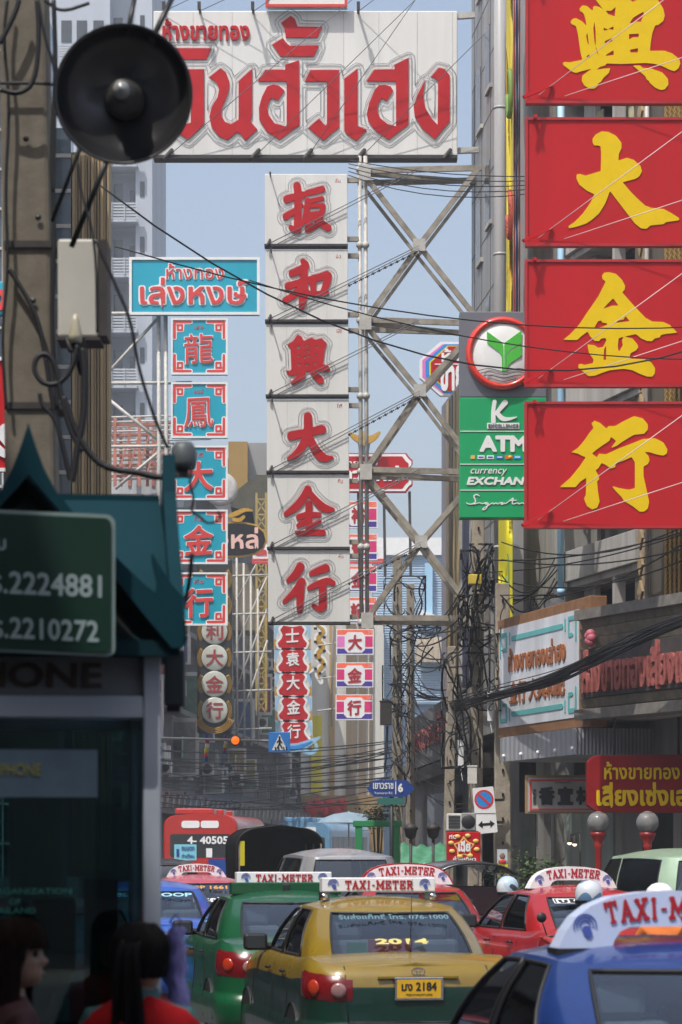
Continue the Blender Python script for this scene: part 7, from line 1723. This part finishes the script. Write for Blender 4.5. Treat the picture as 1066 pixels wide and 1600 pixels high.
# buses
def bus(label, px, Y, head, col, colname, name_txt=None):
    loc, h = place(px, Y, head); t = thing('city_bus', label, 'bus', loc, None, h); pt = paint(colname, col)
    W, Hh, L = 2.5, 3.0, 9.5; b = MB(); n = 10; prof = []
    sec = [(-W / 2, .45), (-W / 2, 2.55)] + [(-W / 2 + .42 - .42 * math.cos(R(9 * k)), 2.55 + .40 * math.sin(R(9 * k))) for k in range(1, 11)] + [(0, 3.0)]
    sec = sec + [(-x, z) for x, z in sec[::-1][1:]]
    ysec = [(0, .93), (.08, .985), (.25, 1), (L - .3, 1), (L, .95)]
    vs = [(x * k, y, .45 + (z - .45) * (.97 + .03 * k)) for y, k in ysec for x, z in sec]; m = len(sec); fs = [(i * m + j, i * m + j + 1, (i + 1) * m + j + 1, (i + 1) * m + j) for i in range(len(ysec) - 1) for j in range(m - 1)]
    fs += [list(range(m)), list(range((len(ysec) - 1) * m, len(ysec) * m))[::-1]]
    b.add(vs, fs, 0, True); b.sm[-1] = b.sm[-2] = False; b.build('body', pt, t)
    def rp(x0, z0, x1, z1, nm, m, dy=.012, par=None, r=.08):
        d = MB(); put(d, [[(x, z) for x, z in rrect(x0, z0, x1, z1, r)]], Vector((0, 0, 0)), .02, dy - .02, AXR); return d.build(nm, m, par or t)
    rw = rp(-1.0, 1.55, 1.0, 2.32, 'rear_window', M['glass_dark'], .012)
    rp(-.62, 2.52, -.02, 2.76, 'lamp_panel', SIGNW, .02); rp(.02, 2.52, .62, 2.76, 'lamp_panel', SIGNW, .02)
    rp(-1.0, .75, 1.0, 1.45, 'engine_cover', pt, .02)
    for s in (-1, 1):
        d = MB(); 
        for j in range(7): d.box(Vector((s * 1.245, .9 + j * 1.2, 1.95)), (.03, 1.05, .8))
        d.build('side_window', M['glass_dark'], t)
        rp(s * 1.08 - .08, .8, s * 1.08 + .08, 1.25, 'tail_light', LRED, .03)
        for y in (2.2, 7.6):
            d = MB(); Mw = Matrix.Translation((s * 1.12, y, .48)) @ Matrix.Rotation(R(90), 4, 'Y'); d.lathe([(.001, -.12), (.45, -.12), (.48, -.08), (.48, .08), (.45, .12), (.001, .12)], Mw, 20); d.build('wheel', TYRE, t)
    for k in range(4):
        d = MB(); d.box(Vector((-.25 + .18 * (k % 2), .9 + k * 2.0, 3.08)), (1.3 - .15 * k, .9, .2)); d.build('roof_pod', pt, t, bev=.04)
    if name_txt:
        d = MB(); text(d, name_txt, Vector((.25, -.012, 2.12)), 1.35, .26, .01, .012, .03, AXR); d.build('fleet_number', SIGNW, rw)
        r1 = rp(-.86, 1.45, -.12, 1.98, 'route_board', mat('route_cyan', (.20, .55, .66), .5, var=.05), .03, rw, .02)
        d = MB(); text(d, '1', Vector((-.74, -.03, 1.70)), .09, .26, .006, .012, .02, AXR); text(d, 'ถนนตก', Vector((-.40, -.03, 1.84)), .42, .14, .006, .012, .02, AXR); text(d, 'ท่าเตียน', Vector((-.40, -.03, 1.60)), .42, .16, .006, .012, .02, AXR); d.build('route_lettering', M['navy'], r1)
        rp(.28, 1.0, 1.0, 1.5, 'advert_panel', M['navy'], .035, None, .02); rp(.2, 1.55, .4, 1.85, 'notice_card', SIGNW, .02, rw, .01)
    return t
bus('red city bus with white fleet number and cyan route board', 313, 94, R(-4), (.45, .028, .022), 'bus_red', '4- 40505')
bus('blue city bus with a ribbed roof farther up the street', 472, 122, R(-11), (.14, .30, .46), 'bus_blue')
# pickup with black canopy
loc, h = place(438, 58, R(8)); t = thing('canopy_pickup', 'pickup with tall black canvas canopy open at the back', 'pickup', loc, None, h)
d = MB(); d.box(Vector((0, 1.2, .75)), (1.7, 2.4, .5)); d.box(Vector((0, 3.4, .7)), (1.65, 1.9, .6)); d.build('body', paint('pickup_dark', (.03, .035, .04)), t, bev=.05)
d = MB(); d.slab([(-.74, 2.45, 1.0), (-.74, 3.7, 1.0), (-.62, 3.3, 1.5), (-.62, 2.5, 1.5)], (1.48, 0, 0)); d.build('cab', MATS['pickup_dark'], t, bev=.06)
cv = [(-.86, 1.0), (-.9, 1.6)] + [(-.9 + .5 - .5 * math.cos(R(9 * k)), 1.9 + .38 * math.sin(R(9 * k))) for k in range(11)] + [(0, 2.34)]; cv = cv + [(-x, z) for x, z in cv[::-1][1:]]
d = MB(); m = len(cv); ysq = (-.05, .8, 1.6, 2.5); cvv = [(x * (1 if y < 2 else .97), y, z - .02 * (y / 2.5)) for y in ysq for x, z in cv]; d.add(cvv, [(i * m + j, i * m + j + 1, (i + 1) * m + j + 1, (i + 1) * m + j) for i in range(3) for j in range(m - 1)], 0, True); d.add([(x * .97, 2.5, z) for x, z in cv], [list(range(m))]); cb = d.build('canopy', mat('canopy_black', (.022, .022, .02), .8, var=.3), t)
so = cb.modifiers.new('thick', 'SOLIDIFY'); so.thickness = .02
d = MB()
for s in (-1, 1):
    for y in (0, 1.2, 2.4): d.bar(Vector((s * .84, y, .9)), Vector((s * .84, y, 1.95)), .035)
    d.bar(Vector((s * .84, 0, 1.3)), Vector((s * .84, 2.4, 1.3)), .03)
d.build('canopy_post', M['grey_steel'], t)
for s in (-1, 1):
    d = MB(); d.box(Vector((s * .55, 1.3, 1.12)), (.4, 2.2, .08)); d.build('bench', M['dark_steel'], t)
    d = MB(); d.box(Vector((s * .75, -.02, .8)), (.14, .04, .25)); d.build('tail_light', LRED, t)
    for y in (.8, 3.6):
        d = MB(); d.lathe([(.001, -.1), (.3, -.1), (.33, -.06), (.33, .06), (.3, .1), (.001, .1)], Matrix.Translation((s * .78, y, .33)) @ Matrix.Rotation(R(90), 4, 'Y'), 20); d.build('wheel', TYRE, t)
d = MB(); d.box(Vector((-.78, .0, 1.75)), (.1, .03, .5)); d.build('side_notice', M['sun_yellow'], t)
# tuk-tuk
loc, h = place(742, 39.5, R(10)); t = thing('tuk_tuk', 'three wheeled tuk tuk with shiny black canopy behind the yellow taxi', 'tuk tuk', loc, None, h)
d = MB(); n = 12; vs = []; fs = []
for i in range(7):
    y = -.1 + 2.1 * i / 6
    for j in range(n + 1): u = j / n * 2 - 1; vs.append((u * .60, y - .05 * (1 - u * u), 1.50 + .16 * (1 - abs(u) ** 2.6) + .03 * math.sin(math.pi * i / 6)))
for i in range(6):
    for j in range(n): fs.append((i * (n + 1) + j, i * (n + 1) + j + 1, (i + 1) * (n + 1) + j + 1, (i + 1) * (n + 1) + j))
d.add(vs, fs, 0, True); o = d.build('canopy', mat('tuk_canopy', (.02, .02, .022), .25, var=.3, coat=.4), t); so = o.modifiers.new('thick', 'SOLIDIFY'); so.thickness = .03
d = MB()
for s in (-1, 1):
    for y in (.05, 1.2, 1.95): d.tube([(s * .56, y, .55), (s * .56, y, 1.52)], .017, 6)
d.build('canopy_post', M['pale_steel'], t)
d = MB(); d.box(Vector((0, .7, .55)), (1.18, 1.5, .45)); d.slab([(-.5, 1.45, .35), (-.5, 2.3, .4), (-.35, 2.5, .75), (-.45, 1.5, .8)], (.95, 0, 0)); d.build('body', paint('tuk_red', (.25, .02, .03)), t, bev=.04)
d = MB(); d.box(Vector((0, .45, .86)), (1.05, .55, .16)); d.box(Vector((0, .2, 1.12)), (1.05, .14, .42)); d.build('seat', mat('tuk_seat', (.05, .012, .015), .5, var=.2), t, bev=.03)
for x, y in ((-.52, .45), (.52, .45), (0, 2.35)):
    d = MB(); d.lathe([(.001, -.07), (.24, -.07), (.27, -.04), (.27, .04), (.24, .07), (.001, .07)], Matrix.Translation((x, y, .27)) @ Matrix.Rotation(R(90), 4, 'Y'), 18); d.build('wheel', TYRE, t)
d = MB(); d.tube([(-.35, 1.9, 1.05), (0, 2.0, 1.0), (.35, 1.9, 1.05)], .02, 6); d.build('handlebar', M['dark_steel'], t)
# motorbikes and riders
def motorbike(label, px, Y, head, col):
    loc, h = place(px, Y, head); t = thing('motorbike', label, 'motorbike', loc, None, h); pt = paint('bike_' + col[0], col[1])
    for y in (.0, 1.22):
        Mw = Matrix.Translation((0, y, .29)) @ Matrix.Rotation(R(90), 4, 'Y'); d = MB(); d.lathe([(.22, -.04), (.28, -.035), (.29, 0), (.28, .035), (.22, .04)], Mw, 24); wv = d.build('wheel', TYRE, t)
        d = MB(); d.lathe([(.001, .03), (.06, .03), (.06, -.03), (.001, -.03)], Mw, 12)
        for k in range(6): a = k * math.pi / 3; d.tube([(0, y, .29), (0, y + .23 * math.cos(a), .29 + .23 * math.sin(a))], .008, 4)
        d.build('spoke', CHROME, wv)
    d = MB(); d.slab([(-.09, -.18, .72), (-.09, .25, .58), (-.09, .75, .45), (-.09, 1.02, .85), (-.09, .92, .95), (-.09, .6, .62), (-.09, .1, .74)], (.18, 0, 0)); d.build('body', pt, t, bev=.04)
    d = MB(); d.box(Vector((0, .22, .77)), (.22, .68, .09)); d.build('seat', TRIM, t, bev=.035)
    d = MB(); d.box(Vector((0, -.22, .68)), (.16, .06, .09)); d.build('tail_light', LRED, t, bev=.02)
    d = MB(); d.tube([(-.33, .86, 1.0), (-.12, .95, 1.02), (.12, .95, 1.02), (.33, .86, 1.0)], .014, 6); d.tube([(0, 1.22, .3), (0, .97, 1.0)], .03, 8); d.build('handlebar', M['dark_steel'], t)
    for s in (-1, 1):
        d = MB(); d.tube([(s * .27, .9, 1.0), (s * .33, .88, 1.17)], .007, 5); d.lathe([(.001, -.008), (.045, -.006), (.05, .005), (.001, .015)], Matrix.Translation((s * .33, .88, 1.19)) @ Matrix.Rotation(R(-90), 4, 'X'), 14); d.build('mirror', TRIM, t)
    return t, loc, h
def rider(label, px, Y, head, hcol, shirt, top):
    X = (px - CX) * Y / F; f = head + math.pi / 2
    make_person(label, (X - math.cos(f) * -.25, Y + math.sin(f) * .25, .0), f, f, top, shirt, MATS['dark_trousers'], None, None, seated=.66, arms=[(.22, .24, .90), (.50, .30, .96)], legs=[(.38, .17, .70), (.25, .15, .30)], lean=(.10, 0), helmet=hcol)
def helmet_mat(name, c1, c2, sc):
    m = mat(name, c1, .2, var=0, coat=.6); n = m.node_tree; b = n.nodes['Principled BSDF']; L = n.links.new
    tc = n.nodes.new('ShaderNodeTexCoord'); w = n.nodes.new('ShaderNodeTexNoise'); w.inputs['Scale'].default_value = sc; w.inputs['Detail'].default_value = .5; L(tc.outputs['Object'], w.inputs[0])
    r = n.nodes.new('ShaderNodeValToRGB'); r.color_ramp.interpolation = 'CONSTANT'; L(w.outputs[0], r.inputs[0]); e = r.color_ramp.elements; e[0].color = (*c1, 1); e[1].position = .5; e[1].color = (*c2, 1); x = r.color_ramp.elements.new(.70); x.color = (.03, .035, .05, 1); L(r.outputs[0], b.inputs['Base Color']); return m
grey_sh = mat('grey_shirt', (.10, .095, .10), .8, var=.2, bump=.2)
motorbike('dark motorbike mostly hidden between the two red taxis', 806, 34, R(12), ('grey', (.08, .08, .09)))
rider('motorbike rider in grey shirt with white and pale blue helmet by the bush', 806, 34, R(12), helmet_mat('helmet_pale', (.62, .65, .68), (.42, .54, .64), 7), grey_sh, 1.62)
motorbike('red motorbike just behind the red taxi with the window banner', 936, 26.6, R(10), ('red', (.40, .02, .02)))
rider('rider in a pale helmet with blue bands behind the blue roof sign', 936, 26.6, R(10), helmet_mat('helmet_pattern', (.55, .58, .62), (.10, .20, .34), 7), mat('red_shirt', (.35, .03, .03), .8, var=.2), 1.66)
motorbike('black motorbike between the pale green van and the blue taxi', 1050, 24.6, R(10), ('black', (.02, .02, .02)))
rider('rider in a plain white helmet beside the pale green van', 1050, 24.6, R(10), mat('helmet_white', (.78, .77, .75), .2, var=.05, coat=.6), mat('orange_shirt', (.6, .15, .02), .8, var=.2), 1.66)

# ------------------------------------------------------------------ street furniture on the right pavement
GLOBE = glass_mat('globe_glass', (.75, .73, .70), 1.2, .06)
_n = GLOBE.node_tree; _d = _n.nodes.new('ShaderNodeBsdfDiffuse'); _d.inputs[0].default_value = (.36, .35, .34, 1); _m = _n.nodes.new('ShaderNodeMixShader'); _m.inputs[0].default_value = .45
_o = _n.nodes['Material Output']; _n.links.new(_o.inputs[0].links[0].from_socket, _m.inputs[1]); _n.links.new(_d.outputs[0], _m.inputs[2]); _n.links.new(_m.outputs[0], _o.inputs[0])
def globe_lamp(label, px, Y):
    t = thing('globe_lamp', label, 'street lamp', (P(px, HY, Y).x, Y, .14), 'red globe lamp posts'); x = P(px, HY, Y).x; gz = P(px, 1285, Y).z
    d = MB(); d.lathe([(.12, .14), (.12, .3), (.06, .4), (.05, 1.4), (.055, gz - .42), (.075, gz - .36), (.06, gz - .34), (.11, gz - .24), (.13, gz - .2), (.13, gz - .16), (.001, gz - .16)], Matrix.Translation((x, Y, 0)), 16); d.build('post', mat('lamp_post_red', '8a1a17', .35, var=.15), t)
    d = MB(); d.ball(Vector((x, Y, gz)), .18, 20); gl = d.build('globe', GLOBE, t)
    d = MB(); d.lathe([(.05, -.14), (.05, -.05), (.075, .0), (.06, .07), (.001, .09)], Matrix.Translation((x, Y, gz)), 14); d.build('bulb', mat('globe_bulb', (.7, .66, .6), .3, var=.05), gl)
    d = MB(); d.lathe([(.165, .07), (.10, .155), (.001, .185)], Matrix.Translation((x, Y, gz)), 16); d.build('globe_cap', mat('cap_smoke', (.10, .09, .08), .25, var=.2), gl)
globe_lamp('Lit red globe lamp post in front of the grey shutter', 935, 46.0); globe_lamp('Red globe lamp post in shade, nearer the pale green van', 1012, 45.2)
Y = 52.4; t = thing('no_parking_sign', 'tilted white plate with blue red ringed no parking disc and double arrow', 'sign', P(758, 1302, Y)); q = Y / F
O = P(758, 1266, Y); a = R(5.5); AXT = (Vector((math.cos(a), 0, math.sin(a))), Vector((-math.sin(a), 0, math.cos(a))), Vector((0, -1, 0)))
g = lambda l: [(x * q, -y * q) for x, y in l]; circ = lambda r, cy: [(r * math.cos(k * .157), cy + r * math.sin(k * .157)) for k in range(40)]
d = MB(); put(d, [g(rrect(-16.5, -36, 16.5, 36, 2))], O, .03, -.03, AXT); d.build('plate', M['white'], t)
d = MB(); put(d, [g(circ(15, -17)), g(circ(11.8, -17))], O, .004, .001, AXT); put(d, [g([(-9.5, -25), (-7, -27.5), (9.5, -9), (7, -6.5)])], O, .008, .001, AXT); d.build('red_ring', mat('ring_sign_red', 'c8323a', .4, var=.05), t)
d = MB(); put(d, [g(circ(12.2, -17))], O, .003, .001, AXT); d.build('blue_disc', M['blue'], t)
d = MB(); put(d, [g([(-13, 22), (-6, 16), (-6, 20), (6, 20), (6, 16), (13, 22), (6, 28), (6, 24), (-6, 24), (-6, 28)])], O, .004, .001, AXT); d.box(O + Vector((0, -.003, -5 * q)), (33 * q, .006, .008)); d.build('arrow', M['black'], t)
d = MB(); d.bar(P(770, 1250, Y + .05), P(786, 1250, Y + .15), .05); d.bar(P(765, 1285, Y + .05), P(786, 1285, Y + .15), .05); d.build('bracket', M['dark_steel'], t)
Y = 62; t = thing('street_name_sign', 'dark blue arrow shaped street name plate reading 6 on a dark post', 'sign', (P(612, HY, Y).x, Y, .14)); q = Y / F
loop = [(573, 1232), (585, 1219), (636, 1219), (648, 1232), (636, 1245), (585, 1245)]
d = MB(); put(d, [[((x - CX) * q, -(y - HY) * q) for x, y in loop]], Vector((0, Y, H)), .05, -.05); d.build('plate', mat('street_navy', '20408a', .35, var=.1), t)
d = MB(); ptext(d, 'เยาวราช', 583, 1223, 615, 1233, Y, depth=.01, w0=.003, bold=.025); ptext(d, '6', 622, 1224, 630, 1238, Y, depth=.01, w0=.003, bold=.05); ptext(d, 'Yaowarat Rd.', 585, 1237, 614, 1241, Y, depth=.006, w0=.003, res=22); d.box(P(618.5, 1231, Y) + Vector((0, -.004, 0)), (.02, .008, .28)); d.build('lettering', M['white'], t)
d = MB(); a = P(612, 1215, Y); d.tube([(a.x, Y + .06, .1), (a.x, Y + .06, a.z)], .045, 8); d.build('post', mat('post_green_black', (.02, .03, .03), .5, var=.2), t)
d = MB(); put(d, [[((x - CX) * q, -(y - HY) * q) for x, y in rrect(590, 1247, 632, 1257, 3)]], Vector((0, Y, H)), .04, -.04); d.build('lower_plate', mat('plate_green', (.03, .16, .13), .4, var=.1), t)
Y = 47.5; t = thing('food_sign', 'small red food stall sign with white lettering in a star outline', 'sign', P(725, 1348, Y)); q = Y / F
d = MB(); fbox(d, 698, 1300, 751, 1348, Y, .12); d.build('panel', M['red_board'], t, bev=.01)
d = MB(); s5 = [((18 if k % 2 == 0 else 11) * math.sin(k * math.pi / 5) * q, (18 if k % 2 == 0 else 11) * math.cos(k * math.pi / 5) * q) for k in range(10)]; fl = field([loop_segs([s5])], [], .012, .06); put(d, contours(fl, 0), P(725, 1324, Y), .006, .001); ss = d.build('star_outline', mat('star_gold', (.75, .50, .12), .4, var=.1), t)
d = MB(); put(d, contours(fl, .022), P(725, 1324, Y), .004, .0075); d.build('star_core', M['red_board'], ss)
d = MB(); ptext(d, 'เฉีย', 716, 1313, 735, 1332, Y, depth=.006, w0=.012, bold=.05); ptext(d, 'ก๋วยเตี๋ยว', 708, 1338, 744, 1346, Y, depth=.006, w0=.003, bold=.03); ptext(d, 'ที่นี่', 702, 1304, 713, 1311, Y, depth=.006, w0=.003, bold=.03); d.build('lettering', M['white'], t)
d = MB()
for k in range(8): a = k * .785 + .3; d.ball(P(725 + 21 * math.cos(a), 1322 + 17 * math.sin(a), Y - .01), .05, 6, sc=(1, .3, .7))
d.build('gold_fleck', MATS['star_gold'], t)
d = MB(); 
for x in (702, 747): d.tube([P(x, 1347, Y + .06), Vector((P(x, 0, Y).x, Y + .06, .14))], .02, 6)
d.build('leg', M['dark_steel'], t)
for i, x in enumerate((711, 733)):
    t = thing('air_conditioner', ['pale outdoor air conditioner box above the red food sign', 'darker outdoor air conditioner box next to the no parking plate'][i], 'air conditioner', P(x, 1298, 49))
    d = MB(); fbox(d, x - 13 + 2 * i, 1271 - i, x + 11, 1298, 49, .35); d.build('casing', M['off_white'] if not i else mat('ac_grey', (.25, .25, .25), .6, var=.2), t, bev=.015)
    d = MB(); A = P(x - 1, 1284, 49)
    if i: d.lathe([(.001, .01), (.11, .012), (.12, .004)], Matrix.Translation(A) @ Matrix.Rotation(R(90), 4, 'X'), 20)
    else:
        for k in range(9): d.box(P(x - 1, 1275 + k * 2.3, 49) + Vector((0, -.006, 0)), (.2, .012, .012))
    d.build('grille', TRIM, t)
    d = MB(); d.box(P(x, 1300, 49.2), (.3, .5, .03)); d.build('shelf', M['dark_steel'], t)
Y = 52.5; t = thing('pole_notice', 'small portrait notice with yellow foot stuck on the pale pole', 'notice', P(784, 1362, Y))
d = MB(); fbox(d, 777, 1327, 793, 1349, Y, .02); d.build('paper', mat('notice_paper', (.50, .55, .60), .7, var=.15), t)
d = MB(); fbox(d, 776.5, 1350, 793.5, 1357, Y, .02); d.build('yellow_foot', M['sun_yellow'], t)
d = MB(); d.ball(P(785, 1337, Y - .01), .05, 8, sc=(1, .2, 1.1)); d.ball(P(785, 1346, Y - .01), .07, 8, sc=(1.1, .2, .6), mi=1); d.build('portrait', [SKIN, M['coral']], t)
Y = 66; t = thing('green_stall_frame', 'bright green box frame of a street stall behind the silver people carrier', 'stall', P(592, 1335, Y)); t.location.z = .0
GR_ = mat('stall_green', (.03, .30, .10), .45, var=.1)
d = MB(); z1, z0 = P(0, 1291, Y).z, .14
for x in (561, 619):
    for dy in (0, 1.0): d.box(Vector((P(x, 0, Y).x, Y + dy, (z0 + z1) / 2)), (.16, .12, z1 - z0))
d.build('upright', GR_, t, bev=.01)
d = MB(); A, B = P(552, 1294, Y), P(628, 1294, Y)
d.box(Vector(((A.x + B.x) / 2, Y, z1 + .06)), (B.x - A.x, .16, .14)); d.box(Vector(((A.x + B.x) / 2, Y + 1, z1 + .06)), (B.x - A.x, .12, .14)); d.box(Vector((A.x + .09, Y + .5, z1 + .06)), (.12, .9, .13)); d.box(Vector((B.x - .09, Y + .5, z1 + .06)), (.12, .9, .13)); d.build('top_beam', GR_, t, bev=.01)
d = MB(); d.box(Vector(((A.x + B.x) / 2, Y + .5, 1.0)), (.9, .8, .9)); d.build('counter', M['grey_steel'], t, bev=.01)
Y = 60; t = thing('green_tarpaulin', 'wrinkled pale green tarpaulin roof of a stall behind the red sign', 'tarpaulin', P(662, 1350, Y))
d = MB(); vs = []; fs = []; n, m = 14, 8
for i in range(m + 1):
    for j in range(n + 1):
        u, v = j / n, i / m; p = P(626 + 72 * u, 1318 + 34 * v + 4 * math.sin(u * 3.2) * (1 - v), Y + 1.4 - 1.4 * v); vs.append(p + Vector((0, 0, .03 * math.sin(u * 17 + v * 5) + .02 * math.sin(u * 31 + v * 13))))
for i in range(m):
    for j in range(n): a = i * (n + 1) + j; fs.append((a, a + 1, a + n + 2, a + n + 1))
d.add(vs, fs, 0, True); o = d.build('cloth', mat('tarp_green', (.08, .27, .15), .4, var=.3, scale=4, bump=.3, bscale=14), t); so = o.modifiers.new('thick', 'SOLIDIFY'); so.thickness = .01
d = MB()
for x in (630, 694): d.tube([P(x, 1348, Y), Vector((P(x, 0, Y).x, Y, .14))], .025, 6)
d.build('leg', M['dark_steel'], t)
t = thing('round_parasol', 'pale blue stall parasol dome beside the blue bus', 'parasol', P(545, 1285, 84)); 
d = MB(); A = P(545, 1274, 84); d.lathe([(.95, -.22), (.8, -.1), (.45, .04), (.03, .1), (.001, .14)], Matrix.Translation(A), 20); d.build('canopy', mat('parasol_dim', (.22, .30, .36), .6, var=.2), t)
d = MB(); d.tube([A, (A.x, A.y, 0.1)], .025, 6); d.build('pole', M['pale_steel'], t)
for i, x in enumerate((642, 677)):
    t = thing('lantern_lamp', ['dark lantern lamp head above the green tarpaulin', 'second dark lantern lamp head, nearer the air conditioner'][i], 'street lamp', (P(x, HY, 57).x, 57, .14), None)
    A = P(x, 1300, 57); d = MB(); d.lathe([(.02, -.15), (.10, -.1), (.13, .05), (.16, .06), (.10, .14), (.03, .17), (.001, .2)], Matrix.Translation(A), 12); d.build('lantern', M['dark_steel'], t)
    d = MB(); d.tube([(A.x, A.y, .14), A - Vector((0, 0, .12))], .03, 8); d.build('post', M['dark_steel'], t)
t = thing('spot_lamp', 'pair of small glowing spot lamps on a stand inside the shop bay', 'lamp', P(898, 1370, 47.2))
d = MB(); 
for i in range(2): d.lathe([(.02, .08), (.045, .0), (.04, -.06)], Matrix.Translation(P(890 + i * 8, 1311 + i * 2, 47.2)), 12)
d.tube([P(890, 1306, 47.2), P(906, 1300, 47.3), P(907, 1372, 47.3)], .012, 6); d.build('stand', M['dark_steel'], t)
d = MB()
for i in range(2): d.ball(P(890 + i * 8, 1317 + i * 2, 47.2), .035, 8)
d.build('bulb', mat('spot_bulb', (.8, .6, .5), .3, var=0, emit=((1, .72, .5), 2.5)), t)

# ------------------------------------------------------------------ plants
LEAF = mat('leaf', (.035, .075, .015), .5, var=.5, scale=9); LEAF2 = mat('leaf_light', (.07, .12, .025), .5, var=.4, scale=9); STEM = mat('stem', (.10, .07, .04), .8, var=.3)
def bush(label, px, py, Y, w, h, n, seed, leaf=.07):
    q = random.Random(seed); C = P(px, py, Y); t = thing('potted_bush', label, 'bush', (C.x, Y, .14)); d = MB()
    cl = [Vector((q.gauss(0, .42) * w / 2, q.gauss(0, .4) * w / 2, q.uniform(-.5, .5) * h)) for _ in range(16)]
    for i in range(n):
        c = q.choice(cl); o = C + c + Vector((q.gauss(0, .09), q.gauss(0, .09), q.gauss(0, .08)))
        a, e = q.uniform(0, 6.28), q.uniform(-.5, .9); l = leaf * q.uniform(.6, 1.3); u = Vector((math.cos(a) * math.cos(e), math.sin(a) * math.cos(e), math.sin(e))); s = u.cross(Vector((q.uniform(-.4, .4), q.uniform(-.4, .4), 1))).normalized() * l * .3
        d.add([o, o + u * l * .5 + s, o + u * l, o + u * l * .5 - s], [(0, 1, 2, 3)], q.choice((0, 0, 1)))
    d.build('foliage', [LEAF, LEAF2], t)
    d = MB()
    for c in cl[:10]: d.tube([(C.x, Y, .5), C + c * .4 - Vector((0, 0, h * .2)), C + c], [.014, .01, .005], 5)
    d.build('stem', STEM, t)
    d = MB(); d.lathe([(.001, .14), (.2, .14), (.26, .55), (.29, .56), (.29, .6), (.24, .6), (.22, .5), (.001, .5)], Matrix.Translation((C.x, Y, 0)), 18); d.build('pot', mat('clay_pot', (.22, .10, .06), .8, var=.3), t)
bush('leafy green bush between the yellow taxi and the pale blue helmet', 768, 1394, 41, .55, .55, 900, 1)
bush('taller leafy bush between the pale pole and the red taxi with banner', 838, 1372, 43, .6, .6, 900, 2)
bush('small leafy plant on a ledge behind the street name sign', 590, 1278, 70, .9, .45, 600, 3, .1)

# ------------------------------------------------------------------ warm city haze
HZ = 0.0010
b = MB(); b.box(Vector((0, 320, 36)), (700, 760, 74.5)); o = b.build('haze', bpy.data.materials.new('haze_air'))
m = o.data.materials[0]; m.use_nodes = True; n = m.node_tree; n.nodes.remove(n.nodes['Principled BSDF']); v = n.nodes.new('ShaderNodeVolumePrincipled')
v.inputs['Color'].default_value = (.86, .90, .96, 1); v.inputs['Density'].default_value = HZ; v.inputs['Anisotropy'].default_value = .2
n.links.new(v.outputs[0], n.nodes['Material Output'].inputs['Volume']); tag(o, kind='stuff')
for x, w, lab in ((323, 7, 'colourful windsock flag hanging from the mast arm under the medallions'), (352, 5, 'thinner striped windsock flag beside the amber lamp')):
    Y = 72.2; t = thing('windsock_flag', lab, 'flag', P(x, 1195, Y))
    for k, m in enumerate(('navy', 'ring_red', 'white', 'sun_yellow', 'ring_red', 'navy')):
        d = MB(); q = Y / F; y0 = 1148 + k * (7 if w > 6 else 5); r = w * q / 2
        d.lathe([(r * (.8 + .2 * math.sin(k)), 0), (r, -.05), (r * .9, -.11 if w > 6 else -.08)], Matrix.Translation(P(x + 1.2 * math.sin(k * 1.1), y0, Y)), 10); d.build('flag_band', M[m], t)
